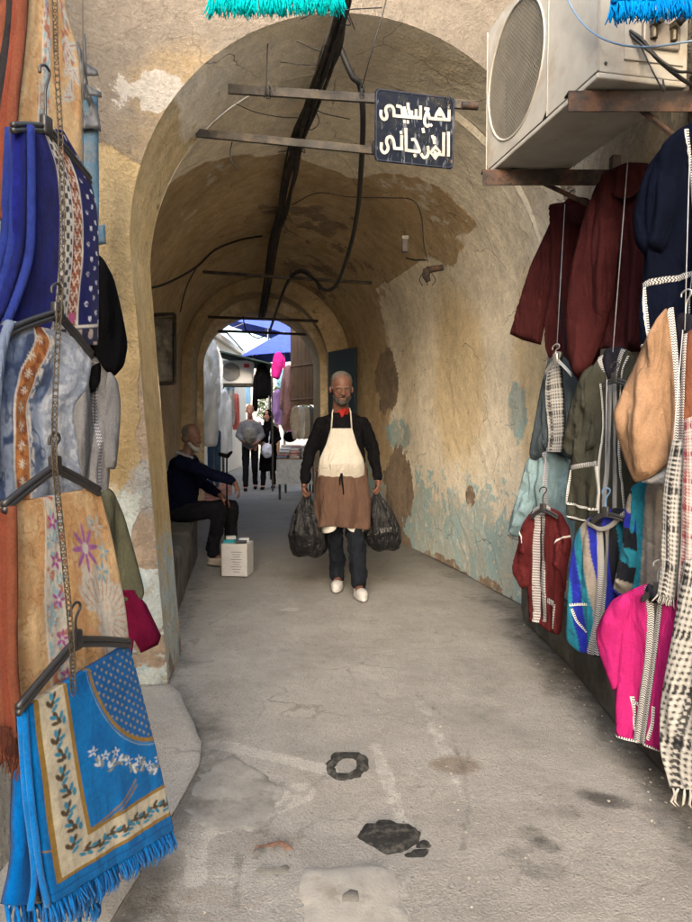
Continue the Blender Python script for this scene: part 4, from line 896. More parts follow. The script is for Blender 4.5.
# olive jacket
p = PR(605, 3.02); t = garment('jacket', 'dark olive hooded jacket with black and white braid and a square pocket', 'jacket', p, (610, 360), gR)
Cloth('lining', t, p, [(600, 362), (606, 348), (624, 346), (628, 360), (616, 385), (610, 385)], .02, .02, M_lin)
c = Cloth('front_panel', t, p, [(596, 362), (601, 356), (608, 372), (613, 385), (613, 450), (612, 526), (590, 524), (566, 519), (567, 480), (574, 440), (578, 390)], .03, .045, M_green, (.022, 8, 1))
c.trim('front_trim', [(601, 356), (606, 368), (610, 382), (608, 450), (607, 524)], .026, E_bw); c.trim('inner_trim', [(603, 384), (601, 450), (600, 520)], .007, E_saw)
c.trim('pocket_trim', [(572, 468), (586, 465), (600, 463)], .022, E_zig, sm=False); c.trim('pocket_trim', [(572, 470), (569, 486), (567, 503), (582, 507), (599, 509), (600, 490), (599, 466)], .011, E_saw, sm=False, lift=.005); c.trim('hem_trim', [(567, 516), (590, 521), (611, 523)], .008, E_saw)
c = Cloth('front_panel', t, p, [(622, 348), (632, 352), (641, 372), (647, 420), (644, 480), (640, 516), (626, 520), (614, 524), (614, 450), (614, 384)], .03, .045, M_green, (.022, 8, 1))
c.trim('front_trim', [(624, 349), (618, 368), (615, 384), (618, 450), (618, 520)], .026, E_bw); c.trim('inner_trim', [(630, 356), (624, 380), (625, 450), (626, 516)], .008, E_saw)
Cloth('sleeve', t, p, [(594, 364), (582, 372), (573, 395), (566, 425), (562, 446), (568, 456), (582, 454), (596, 446), (592, 420), (594, 395)], .055, .045, M_green, (.03, 11, 4))
# pale denim jacket
p = PR(547, 3.66); t = garment('jacket', 'pale blue denim jacket hanging behind the brick red jacket', 'jacket', p, (550, 450), gR)
c = Cloth('body', t, p, [(534, 452), (547, 447), (562, 450), (574, 460), (576, 520), (572, 580), (550, 582), (528, 576), (526, 510)], 0, .045, M_den, (.02, 12, 2)); c.trim('seam_braid', [(548, 449), (549, 480), (550, 520)], .018, E_grey)
Cloth('sleeve', t, p, [(534, 452), (526, 462), (519, 490), (510, 520), (508, 536), (521, 541), (530, 520), (538, 490)], .03, .035, M_den, (.02, 14, 5)).trim('cuff_trim', [(508, 534), (515, 538), (522, 540)], .02, E_zig)
# brick red jacket
p = PR(543, 3.36); t = garment('jacket', 'small brick red jacket with wide silvery centre braid', 'jacket', p, (543, 510), gR)
c = Cloth('body', t, p, [(530, 512), (540, 506), (548, 506), (562, 513), (570, 530), (566, 560), (564, 600), (561, 636), (547, 631), (538, 623), (529, 622), (527, 580), (526, 540)], 0, .05, M_red, (.016, 9, 1))
c.trim('front_trim', [(541, 508), (539, 545), (537, 590), (536, 622)], .036, E_pink); c.trim('front_trim', [(546, 508), (546, 545), (545, 590), (544, 622)], .030, E_pink); c.trim('zip', [(543.5, 516), (542.5, 560), (541, 618)], .006, M_lin, lift=.006)
c.trim('collar_trim', [(535, 514), (537, 508), (543, 506)], .014, E_bw); c.trim('collar_trim', [(543, 506), (549, 507), (553, 513)], .014, E_bw)
c.trim('pocket_trim', [(549, 600), (558, 603)], .03, E_pink, sm=False); c.trim('pocket_edge', [(558, 603), (557, 615), (556, 627)], .012, E_pink)
s1 = Cloth('sleeve', t, p, [(530, 512), (522, 525), (518, 545), (513, 562), (514, 575), (522, 590), (529, 586), (530, 570), (534, 545), (536, 525)], .02, .045, M_red, (.025, 12, 4)); s1.trim('shoulder_piping', [(521, 530), (526, 536), (528, 542)], .009, M_white)
s2 = Cloth('sleeve', t, p, [(560, 514), (570, 528), (572, 545), (567, 570), (566, 592), (558, 596), (554, 580), (556, 550), (554, 530)], .02, .045, M_red, (.025, 12, 4)); s2.trim('shoulder_piping', [(557, 543), (563, 538), (571, 536)], .009, M_white)
# striped jackets
TE, GR, BL, BK = (.02, .20, .30), (.30, .27, .24), (.02, .03, .36), (.012, .014, .02)
def dye_st(pl, seq, x0, sl, w):
    def f(q):
        u = (q[:, 0]-x0+(q[:, 1]-1.0)*sl)/w; i = np.floor(u).astype(int) % len(seq); c = np.array([seq[k] for k in i]); return c*(.8+.4*fbm(q[:, 0]*40, q[:, 1]*25, 2, 3))[:, None]
    return f
p = PR(602, 2.93); t = garment('jacket', 'striped teal, blue, grey and black hooded jacket with a black and white braid', 'jacket', p, (607, 512), gR)
x0 = p.uv(574, 530, 0)[0]
c = Cloth('front_panel', t, p, [(580, 526), (592, 515), (604, 520), (607, 540), (604, 580), (598, 620), (592, 655), (578, 652), (566, 640), (568, 600), (570, 565), (574, 540)], 0, .05, M_wool, (.016, 8, 1), dye=dye_st(p, [TE, GR, BL, BK, TE, TE, BL], x0-.02, .16, .042), step=.006)
c.trim('front_trim', [(601, 524), (602, 560), (598, 610), (591, 654)], .028, E_zig); c.trim('pocket_trim', [(573, 604), (582, 604), (590, 604)], .012, E_saw, sm=False); c.trim('pocket_edge', [(575, 608), (580, 622), (586, 633)], .01, E_saw)
c = Cloth('front_panel', t, p, [(610, 522), (622, 516), (630, 530), (632, 560), (626, 600), (612, 640), (602, 658), (593, 656), (599, 620), (606, 580)], 0, .05, M_wool, (.016, 8, 1), dye=dye_st(p, [BL, BK, TE, BK, (.01, .015, .10)], x0+.10, .16, .05), step=.006)
c.trim('front_trim', [(607, 524), (608, 560), (604, 610), (597, 655)], .026, E_zig)
c = Cloth('hood', t, p, [(587, 524), (592, 516), (604, 511), (618, 507), (628, 510), (627, 520), (612, 526), (600, 530)], .04, .035, M_wool, dye=dye_st(p, [BK, BL], x0, 0, .05), step=.008); c.trim('hood_trim', [(589, 523), (600, 529), (612, 525), (627, 512)], .022, E_bw)
p = PR(643, 2.72); t = garment('jacket', 'teal and grey striped jacket hanging under the camel jacket', 'jacket', p, (645, 485), gR)
x0 = p.uv(628, 490, 0)[0]
Cloth('body', t, p, [(630, 488), (640, 481), (655, 480), (668, 490), (670, 540), (666, 600), (640, 604), (630, 590), (628, 540)], 0, .05, M_wool, (.016, 8, 1), dye=dye_st(p, [TE, TE, GR, GR], x0-.01, -.05, .045), step=.006)
Cloth('sleeve', t, p, [(632, 488), (627, 500), (624, 520), (622, 545), (618, 565), (613, 590), (622, 600), (632, 590), (638, 560), (636, 520)], .02, .045, M_wool, (.02, 12, 4), dye=lambda q, p=p: np.array([[BK, GR, BL, BK, TE][int(k) % 5] for k in np.floor((1.12-q[:, 1]-q[:, 0]*.5)/.07)]), step=.006)
# camel jacket
p = PR(658, 2.52); t = garment('jacket', 'camel wool jacket with white stitched edge and rust brown right side', 'jacket', p, (670, 305), gR)
Cloth('lining', t, p, [(672, 325), (680, 312), (698, 316), (698, 360), (686, 372), (678, 370)], .0, .02, M_lin)
c = Cloth('front_panel', t, p, [(670, 306), (673, 330), (677, 370), (679, 420), (676, 462), (660, 470), (640, 468), (632, 440), (640, 380), (652, 330)], .03, .05, M_camel, (.02, 7, 1))
c.trim('front_trim', [(671, 308), (674, 335), (677, 375), (679, 425), (676, 460)], .018, E_tan)
c = Cloth('front_panel', t, p, [(684, 334), (698, 326), (720, 340), (730, 420), (724, 470), (690, 466), (681, 460), (682, 400)], .03, .045, M_brn, (.02, 7, 1)); c.trim('front_trim', [(686, 334), (685, 375), (685, 420), (684, 460)], .018, E_tan)
Cloth('sleeve', t, p, [(668, 306), (657, 318), (646, 338), (636, 362), (625, 385), (613, 412), (616, 432), (624, 458), (634, 483), (650, 478), (668, 464), (668, 440), (662, 400), (664, 350)], .06, .06, M_camel, (.022, 8, 1.5), w=.09)
Cloth('cuff_lining', t, p, [(640, 482), (656, 474), (678, 462), (690, 458), (688, 474), (668, 486), (650, 484)], .04, .03, fabric('grey_lining', (.40, .40, .42)))
# fuchsia jacket
p = PR(640, 2.47); t = garment('jacket', 'bright fuchsia jacket with grey braid down its open front', 'jacket', p, (652, 585), gR)
c = Cloth('front_panel', t, p, [(624, 593), (640, 586), (649, 583), (654, 600), (653, 640), (646, 690), (640, 743), (628, 741), (616, 737), (615, 700), (613, 650), (615, 615)], 0, .055, M_fux, (.012, 7, .8))
c.trim('front_trim', [(649, 585), (652, 605), (651, 640), (644, 690), (637, 742)], .026, E_grey2 if 'E_grey2' in globals() else E_bw); c.trim('pocket_trim', [(631, 697), (633, 715), (635, 730)], .018, E_saw); c.trim('pocket_trim', [(630, 702), (640, 705)], .014, E_saw, sm=False)
c.trim('hem_trim', [(616, 735), (628, 739), (638, 741)], .010, E_saw)
c = Cloth('front_panel', t, p, [(664, 592), (674, 590), (684, 604), (686, 650), (680, 700), (674, 752), (660, 752), (642, 746), (648, 700), (655, 650), (658, 610)], 0, .055, M_fux, (.012, 7, .8))
c.trim('front_trim', [(662, 594), (660, 620), (655, 655), (649, 700), (643, 744)], .026, E_bw); c.trim('hem_trim', [(644, 743), (658, 748), (672, 749)], .010, E_saw); c.trim('pocket_trim', [(656, 705), (655, 722), (650, 738)], .016, E_saw)
Cloth('collar', t, p, [(645, 590), (648, 583), (654, 586), (662, 590), (668, 586), (668, 596), (656, 604), (650, 602)], .03, .02, M_lin)
Cloth('sleeve', t, p, [(626, 592), (612, 600), (603, 614), (596, 630), (597, 645), (603, 665), (612, 690), (617, 688), (619, 660), (622, 630), (632, 605)], .025, .05, M_fux, (.016, 9, 2), w=.06)
# keffiyeh scarves
M_fr = fabric('white_yarn', (.62, .61, .58)); E0_ = (.0, 0)
p = PR(676, 2.33)
t = garment('scarf', 'narrow black and white plaid scarf hanging beside the teal striped jacket', 'scarf', p, (672, 455), gR)
Sheet('cloth', t, p, [(672, 440, 690, 440), (664, 480, 684, 484), (662, 520, 680, 524), (662, 560, 678, 566), (658, 592, 674, 600)], 0.0, M_scarf, plaid(.7), .004, .12, .7, amp=.02, fx=14).fringe('fringe', M_fr, .03, 16, .002)
t = garment('scarf', 'pink and white checked scarf hanging at the far right', 'scarf', p, (690, 430), gR)
Sheet('cloth', t, p, [(684, 420, 700, 415), (682, 480, 704, 484), (680, 560, 704, 566), (676, 640, 702, 650)], .03, M_scarf, plaid(1.1, True), .004, .14, .9, amp=.02, fx=14).fringe('fringe', M_fr, .03, 16, .002)
t = garment('scarf', 'large black and white keffiyeh scarf draped lowest at the right edge', 'scarf', p, (690, 590), gR)
s = Sheet('cloth', t, p, [(684, 560, 720, 555), (677, 600, 740, 600), (669, 650, 750, 650), (660, 705, 756, 705), (662, 748, 760, 760), (672, 786, 770, 800)], .05, M_scarf, plaid(.62, False, 0, True), .004, .30, .85, amp=.035, fx=12, fz=1.0)
rs = np.random.RandomState(6); m = MB()
for k in range(15):
    u = (k+.5)/15; i = int(u*(s.grid[0].shape[1]-1)); x, y, z = s.grid[0][-1, i], s.grid[1][-1, i], s.grid[2][-1, i]
    m.tube([p.w(x, y, z), p.w(x+rs.uniform(-.01, .01), y-.02, z), p.w(x+rs.uniform(-.015, .015), y-.05, z), p.w(x+rs.uniform(-.02, .02), y-.062, z)], [.003, .0055, .0045, .001], 6)
m.build('tassel_fringe', M_fr, t, True)
# strings and hangers
string((565, 204), (557, 347), 3.60, 3.55, 'thin string in front of the left maroon robe'); string((628, 160), (613, 352), 2.98, 2.92, 'thin string in front of the right maroon robe'); string((690, 150), (685, 330), 2.42, 2.40, 'thin string in front of the navy coat')
string((607, 380), (605, 505), 2.90, 2.86, 'thin string in front of the olive jacket'); string((547, 448), (543, 486), 3.55, 3.33, 'thin string above the brick red jacket'); string((683, 330), (662, 580), 2.38, 2.34, 'thin string between camel jacket and fuchsia jacket')
gHR = 'hangers of the garments on the right wall'
p = PR(553, 3.5); hanger(p, (557, 344), (556, 358), (545, 372), (572, 374), .05, 'steel hanger holding the slate jacket', .004, M_steel, M_steel, .02)
p = PR(543, 3.30); hanger(p, (543, 487), (543, 508), (531, 516), (558, 516), .0, 'black hanger holding the brick red jacket', .006, None, M_hang, .02)
p = PR(610, 2.9); hanger(p, (615, 362), (615, 378), (603, 384), (630, 384), .0, 'black hanger holding the olive jacket', .006)
p = PR(605, 2.84); hanger(p, (606, 488), (606, 512), (592, 520), (624, 518), .0, 'black hanger holding the striped jacket', .006, None, plain('clear_blue_plastic', (.12, .25, .45), .3))
p = PR(685, 2.45); hanger(p, (684, 290), (686, 322), (676, 330), (706, 326), .0, 'wooden hanger holding the camel jacket', .007, plain('pale_wood', (.5, .3, .2), .5), M_steel)
p = PR(660, 2.38); hanger(p, (672, 562), (658, 588), (642, 598), (674, 598), .0, 'black hanger holding the fuchsia jacket', .006, None, plain('grey_plastic', (.2, .21, .22), .4))
p = PR(578, 3.8); hanger(p, (572, 190), (572, 200), (560, 208), (590, 207), .0, 'black hanger holding the left maroon robe', .006)
# ================================================================== air conditioner
K = 1.15; far = np.array([.605, 3.0])*K; near = np.array([.777, 2.16])*K; zb = 1.35+1.0861*K; HT = .585*K; DP = .36
ux = (near-far); LN = np.linalg.norm(ux); ux /= LN; uy = np.array([-ux[1], ux[0]])
if uy[0] < 0: uy = -uy     # towards the wall
def A(l, d, z): q = far+ux*l+uy*d; return Vector((q[0], q[1], zb+z))
RA = Matrix(((ux[0], uy[0], 0), (ux[1], uy[1], 0), (0, 0, 1)))
M_acw = plain('dusty_white_enamel', (.34, .325, .29), .45, var=.14, scale=7, bump=.15, dirt=.35, dirtcol=(.26, .20, .14)); M_acd = plain('ac_interior', (.03, .03, .03), .7); M_grille = plain('grille_wire', (.17, .16, .14), .5, var=.15); M_rust = plain('rusty_iron', (.032, .026, .023), .85, .2, var=.45, scale=18, bump=.8, dirt=.6, dirtcol=(.12, .06, .035)); M_cab = plain('black_cable', (.012, .012, .013), .55); M_alu = plain('aluminium_edge', (.28, .26, .23), .55, .2)
ac = root('air_conditioner', A(LN/2, DP/2, 0), 'big dusty white outdoor air conditioner unit on rusty brackets on the right wall', 'air conditioner')
bm = bmesh.new()
def abox(l0, l1, d0, d1, z0, z1, b=.006):
    return MB().box(A((l0+l1)/2, (d0+d1)/2, (z0+z1)/2), (l1-l0, d1-d0, z1-z0), RA, b)
gc, gr_ = LN*.31, HT*.42
# casing: front sheet with a round hole, sides, top, bottom, back
n = 64; V = []; Fc = []
ang = [2*math.pi*k/n for k in range(n)]
def sq(a, l0, l1, z0, z1, cl, cz):
    dx, dz = math.cos(a), math.sin(a); t = min(((l1-cl) if dx > 0 else (l0-cl))/dx if abs(dx) > 1e-6 else 9, ((z1-cz) if dz > 0 else (z0-cz))/dz if abs(dz) > 1e-6 else 9); return cl+dx*t, cz+dz*t
cz_ = HT*.5; rings = []
for k, (kind, dep) in enumerate((('o', .0), ('i', .0), ('i', .03))):
    for a in ang:
        l, z = sq(a, .004, LN*.62, .004, HT-.004, gc, cz_) if kind == 'o' else (gc+gr_*math.cos(a), cz_+gr_*math.sin(a)); V.append(A(l, dep, z))
mesh('front_panel', V, gridfaces(n, 3, True), M_acw, ac, False)
abox(LN*.62, LN-.003, .0, .012, .004, HT-.004, .003).build('front_panel', M_acw, ac); abox(0, LN, .012, DP, HT-.02, HT, .004).build('top_cover', M_acw, ac)
abox(LN-.012, LN, .004, DP, 0, HT-.02, .004).build('side_panel', M_acw, ac); abox(0, .012, .004, DP, 0, HT-.02, .004).build('side_panel', M_acw, ac)
bp = abox(.0, LN, .0, DP, -.022, .0, .006).build('base_pan', M_acw, ac)
for l in (.18, .36, .6): abox(LN*l, LN*l+.11, .12, .125+.1, -.026, -.021, .002).build('pan_rib', M_acw, bp)
for l in (.12, .5, .9): MB().cyl(A(LN*l, .05, -.021), A(LN*l, .05, -.025), .008).build('drain_hole', M_acd, bp)
abox(.02, LN-.02, .09, DP-.01, .01, HT-.03, .0).build('inner_core', M_acd, ac)
fan = MB(); fan.cyl(A(gc, .06, cz_), A(gc, .085, cz_), .045)
for b in range(3):
    a0 = b*2.094; pts = [[A(gc+r*math.cos(a0+s), .062+.02*s, cz_+r*math.sin(a0+s)) for s in np.linspace(0, 1.2, 8)] for r in np.linspace(.04, gr_*.93, 5)]; fan.sheet([[tuple(v) for v in row] for row in pts])
fan.build('fan_blades', plain('dark_fan_plastic', (.06, .06, .06), .5), ac, True)
g = MB()
for k in range(-19, 20):
    o_ = gr_*k/19.5; L_ = math.sqrt(max(gr_*gr_-o_*o_, 0)); c4 = math.sqrt(.5)
    for s in (1, -1):
        p = [(o_*c4-t*L_*c4*s, o_*c4*s+t*L_*c4) for t in (-1, 1)]
        if s == -1: p = [(o_*c4+t*L_*c4, -o_*c4+t*L_*c4) for t in (-1, 1)]
        g.tube([A(gc+a, .006+.0025*s, cz_+b) for a, b in p], .0022, 4, False)
g.build('fan_grille', M_grille, ac)
MB().tube([A(gc+gr_*math.cos(2*math.pi*i/48), .001, cz_+gr_*math.sin(2*math.pi*i/48)) for i in range(49)], .006, 8, False).build('grille_ring', M_acw, ac, True)
for l0, z0, z1 in ((.0, 0, HT), (LN*.625, 0, HT), (LN-.001, 0, HT)): MB().box(A(l0+.001, .001, (z0+z1)/2), (.007, .007, z1-.004), RA, .002).build('edge_bead', M_alu, ac)
# side service panel: recess, valves, terminals, cables
abox(LN, LN+.006, .10, DP-.02, .05, .36, .002).build('service_cover', M_acw, ac)
MB().box(A(LN+.012, .24, .14), (.02, .15, .09), RA, .006).build('valve_plate', plain('greasy_metal', (.22, .20, .18), .5, .4, var=.3), ac)
M_val = plain('brass_valve', (.10, .085, .06), .45, .7)
for dd, zz in ((.20, .17), (.28, .17)): MB().cyl(A(LN+.015, dd, zz), A(LN+.055, dd, zz), .017, n=6).cyl(A(LN+.03, dd, zz-.01), A(LN+.03, dd, zz-.05), .012).build('valve', M_val, ac)
for dd in (.03, .31): MB().cyl(A(LN-.0, dd, .03), A(LN+.003, dd, .03), .006).build('screw', M_acd, ac)
strand('cable', [A(LN+.004, .12, .15), A(LN+.03, .15, .11), A(LN+.05, .20, .04), A(LN+.06, .28, -.02), A(LN+.03, .36, -.03), A(LN-.05, .43, -.02)], .007, M_cab, parent=ac)
strand('cable', [A(LN+.004, .12, .14), A(LN+.05, .17, .06), A(LN+.08, .25, -.01), A(LN+.06, .33, .0), A(LN-.02, .43, .02)], .005, M_cab, parent=ac)
strand('cable', [A(LN+.02, .14, .12), A(LN+.05, .18, .0), A(LN+.05, .23, -.07), A(LN+.03, .24, -.02)], .003, M_cab, parent=ac)
strand('cable', [A(LN+.03, .24, .22), A(LN+.04, .24, .35), A(LN+.03, .25, .55)], .004, M_cab, parent=ac)
M_ins = plain('pipe_insulation', (.28, .27, .25), .85, var=.2)
strand('insulated_pipe', [A(LN+.05, .20, .17), A(LN+.13, .24, .28), A(LN+.15, .32, .38), A(LN+.10, .42, .25), A(LN+.02, .47, .10)], .022, M_ins, parent=ac, n=12)
strand('insulated_pipe', [A(LN+.05, .28, .17), A(LN+.11, .33, .22), A(LN+.10, .40, .12), A(LN+.0, .47, .02)], .015, M_cab, parent=ac, n=12)
strand('thin_blue_tube', [W(560, -30, 2.7), W(572, 8, 2.6), W(598, 36, 2.45), W(640, 47, 2.36), W(700, 40, 2.3)], .0035, plain('blue_tube', (.12, .2, .3), .4), 'thin pale blue tube looping in front of the air conditioner', 'tube')
for l, nm in ((LN*.90, 'rusty steel bracket under the near end of the air conditioner'), (LN*.10, 'rusty steel bracket under the far end of the air conditioner')):
    b = root('wall_bracket', A(l, .5, -.03), nm, 'bracket', 'brackets under the air conditioner'); yw = .66 if l < .3 else .45
    q0, q1 = A(l, -.06, -.045), A(l, 0, -.045); x_end = 1.33; L_ = 0
    a = far+ux*l; xl = a[0]-.06; yy = a[1]
    MB().box(((xl+x_end)/2, yy, zb-.035), (x_end-xl, .05, .008), None, .002).box(((xl+x_end)/2, yy-.022, zb-.072), (x_end-xl, .007, .068), None, .002).build('arm', M_rust, b)
    MB().box((x_end-.03, yy, zb-.12), (.045, .05, .32), None, .003).build('wall_plate', M_rust, b); MB().tube([(xl+.25, yy+.01, zb-.06), (x_end-.03, yy+.01, zb-.24)], .012, 6).build('brace', M_rust, b)
    for dd in (.10, .30): MB().box(A(l, dd, -.027), (.06, .035, .012), RA, .003).build('rubber_foot', M_cab, b)
# ================================================================== sign, tie bars, cables
PS = Plane((W(375, 100, 3.72)[0], 3.72), (W(453, 100, 3.80)[0]-W(375, 100, 3.72)[0], .08))
M_sign = N('dark_blue_enamel'); c_ = M_sign.coord(); n_ = M_sign.noise(c_, 16, 5, .7); n2_ = M_sign.noise(M_sign.map(c_, (1, 1, .25), (0, .6, 0)), 34, 3, .7)
k_ = M_sign.mix(M_sign.rng(n_, .5, .62), (.006, .0085, .016), (.014, .016, .019)); k_ = M_sign.mix(M_sign.rng(n2_, .56, .66), k_, (.10, .11, .13)); k_ = M_sign.mix(M_sign.rng(n_, .66, .72), k_, (.15, .09, .06)); M_sign = M_sign.fin(k_, .75, M_sign.bump(n_, .3, .004), spec=.08)
sg = root('street_sign', PS.w(*PS.uv(414, 130), 0), 'dark blue metal street sign with white Arabic lettering hanging from the tie bars', 'sign')
def rrect(c, r, k=6):
    out = []
    for i in range(4):
        p0, p1, p2 = [np.array(c[(i+j) % 4], float) for j in (-1, 0, 1)]; a = (p0-p1)/np.linalg.norm(p0-p1); b = (p2-p1)/np.linalg.norm(p2-p1); A_, B_ = p1+a*r, p1+b*r
        for t in np.linspace(0, 1, k): out.append((1-t)**2*A_+2*t*(1-t)*p1+t*t*B_)
    return out
cr = [PS.uv(x, y) for x, y in ((375, 88.5), (455, 98.5), (453, 169.5), (374.5, 161))]; O = rrect(cr, .022); n = len(O)
V = [PS.w(a, b, .004) for a, b in O]+[PS.w(a, b, -.004) for a, b in O]
mesh('plate', V, [tuple(range(n)), tuple(range(2*n-1, n-1, -1))]+[(i, (i+1) % n, n+(i+1) % n, n+i) for i in range(n)], M_sign, sg, False)
m = MB(); I = rrect(cr, .03); cc = np.mean(cr, 0); m.tube([PS.w(*(cc+(q-cc)*.97), .006) for q in I+[I[0]]], .0022, 5, False); m.build('rim', plain('rim_paint', (.03, .035, .06), .6), sg)
M_let = plain('white_lettering', (.34, .325, .285), .7, var=.2, scale=30, dirt=.45, dirtcol=(.20, .17, .15))
S_ = [
 # first line, right to left
 [(606, 200), (606, 270)], [(608, 160), (606, 176)], [(606, 270), (560, 268), (500, 264), (455, 258)], [(572, 264), (556, 225), (535, 190)], [(535, 190), (512, 225), (500, 262)], [(535, 192), (536, 235)],
 [(424, 186), (446, 190)], [(444, 190), (430, 225), (418, 270), (420, 300), (436, 320), (452, 312)], [(455, 258), (446, 225), (436, 195)], [(466, 310), (470, 316)],
 [(386, 172), (386, 258)], [(386, 258), (320, 252), (250, 246), (180, 240)], [(352, 200), (352, 254)], [(318, 210), (318, 250)], [(290, 150), (292, 180), (306, 240)], [(262, 180), (275, 235)], [(262, 280), (262, 290)], [(288, 284), (288, 294)],
 [(208, 166), (240, 180), (248, 240)], [(182, 240), (178, 190), (158, 166), (128, 172), (118, 200), (128, 240), (118, 266), (98, 266), (82, 240), (82, 205)],
 # second line
 [(600, 372), (600, 545)], [(564, 378), (562, 540)], [(562, 540), (520, 536), (500, 536)], [(500, 480), (534, 516), (498, 570), (462, 522), (500, 482)], [(498, 520), (496, 545)], [(462, 524), (446, 520)], [(442, 482), (446, 520), (436, 552), (410, 562), (394, 540)], [(488, 425), (492, 450)], [(478, 400), (482, 412), (494, 412)], [(404, 345), (408, 365)],
 [(322, 424), (344, 430), (374, 500), (374, 518)], [(374, 518), (320, 512), (275, 506)], [(338, 542), (342, 552)], [(273, 345), (275, 506)], [(240, 400), (240, 496)], [(234, 366), (236, 376)], [(240, 496), (186, 492)], [(186, 492), (176, 430), (156, 404), (130, 414), (124, 446), (136, 486), (126, 516), (104, 526), (84, 500), (84, 456)],
]
m = MB()
for si, st in enumerate(S_):
    P = [np.array(PS.uv(370+x/7.69, 85+y/7.69)) for x, y in st]
    if len(P) > 2: P = [np.array(q) for q in resample(spline(P, 5), .004)] if si not in (23,) else P
    wd = .0115 if len(st) > 1 else .01; wd = .0128 if si < 60 else wd; h = .0055+.00012*si
    if np.linalg.norm(P[-1]-P[0]) < .012 and len(P) == 2: wd = .0105
    m_ = len(P); L_, R__ = [], []
    for i in range(m_):
        t_ = P[min(i+1, m_-1)]-P[max(i-1, 0)]; t_ = t_/max(np.linalg.norm(t_), 1e-9); nn = np.array([-t_[1], t_[0]]); L_.append(P[i]+nn*wd*.64); R__.append(P[i]-nn*wd*.64)
    loop = L_+R__[::-1]; e0 = (P[0]-P[1])/np.linalg.norm(P[0]-P[1])*wd*.5; e1 = (P[-1]-P[-2])/np.linalg.norm(P[-1]-P[-2])*wd*.5
    L_[0] = L_[0]+e0; R__[0] = R__[0]+e0; L_[-1] = L_[-1]+e1; R__[-1] = R__[-1]+e1
    v = [PS.w(*q, h) for q in L_]+[PS.w(*q, h) for q in R__]; m.add(v, [(i, i+1, m_+i+1, m_+i) for i in range(m_-1)])
m.build('lettering', M_let, sg)
M_bar = plain('dusty_iron_bar', (.045, .040, .035), .75, .3, var=.4, scale=14, bump=.6, dirt=.5, dirtcol=(.11, .085, .06))
def flatbar(p0, p1, h, th, label, group):
    p0, p1 = Vector(p0), Vector(p1); d = p1-p0; r = d.to_track_quat('X', 'Z').to_matrix()
    return tag(MB().box((p0+p1)/2, (d.length, th, h), r, .003).build('tie_bar', M_bar), label, 'bar', group)
gT = 'iron tie bars across the vault'
flatbar(W(228, 89, 3.80), W(478, 105.5, 3.99), .050, .02, 'flat iron tie bar across the arch level with the top of the sign', gT)
flatbar(W(196, 133, 3.95), W(378, 151, 4.04), .045, .02, 'flat iron tie bar across the arch that ends at the lower edge of the sign', gT)
bx = W(462, 105, 3.9); MB().cyl(bx, Vector(bx)+Vector((.09, .01, -.004)), .020).build('bar_end', M_rust, None); o = bpy.data.objects['bar_end']; tag(o, 'rusty bolt end of the tie bar right of the sign', 'bolt')
flatbar(W(203, 272, 7.0), W(372, 283, 7.0), .03, .03, 'dark iron tie bar in the middle of the vault', gT)
flatbar(W(208, 317, 9.2), W(318, 321, 9.2), .035, .03, 'dark iron tie bar at the top of the far arch', gT); flatbar(W(198, 330, 9.95), W(322, 335, 9.95), .035, .03, 'dark iron tie bar just below the first one in the far arch', gT)
cb = root('cable_bundle', W(310, 103, 4.3), 'thick sagging bundle of dusty black cables along the crown of the vault', 'cables')
rs = np.random.RandomState(11); base = [(352, -40, 3.0), (345, 0, 3.2), (328, 55, 3.75), (311, 103, 4.3), (299, 140, 4.8), (288, 177, 5.6), (280, 215, 6.5), (273, 245, 7.5), (266, 290, 9.0), (262, 318, 10.0), (262, 300, 12)]
M_cab2 = plain('dusty_black_cable', (.022, .020, .018), .7, var=.4, scale=20, dirt=.4, dirtcol=(.09, .075, .06))
for k in range(15):
    a = rs.uniform(0, 6.28); r = rs.uniform(.0, .058); pts = []
    for i, (x, y, Y) in enumerate(base):
        p = W(x, y, Y); ja = a+rs.uniform(-.9, .9)+i*.25; pts.append((p[0]+math.cos(ja)*r*rs.uniform(.5, 1.25), p[1], p[2]+math.sin(ja)*r*.7+rs.uniform(-.015, .012)))
    strand('cable', pts, rs.choice([.008, .011, .014]), M_cab2 if k % 3 else M_cab, parent=cb, n=6, sm=6)
for k in range(16):
    i = rs.randint(1, 8); x, y, Y = base[i]; p = np.array(W(x, y, Y)); q = p+rs.uniform(-.09, .09, 3); r_ = p+np.array([rs.uniform(-.3, .25), rs.uniform(-.1, .5), rs.uniform(-.08, .05)])
    strand('loose_wire', [p, q, (q+r_)/2+rs.uniform(-.05, .05, 3), r_], .0028, M_cab, parent=cb, n=5)
strand('hanging_cable', [W(340, 48, 3.85), W(352, 76, 3.9), W(360, 86, 3.95), W(363, 120, 4.1), W(361, 170, 4.4), W(357, 215, 4.8), W(348, 255, 5.3), W(336, 285, 5.8), W(324, 290, 6.2), W(315, 280, 6.5), W(300, 272, 6.8), W(286, 285, 7.2), W(270, 330, 8.6)], .017, M_cab, 'single thick black cable hanging in a long loop beside the bundle', 'cable')
gW = 'thin wires on the vault'
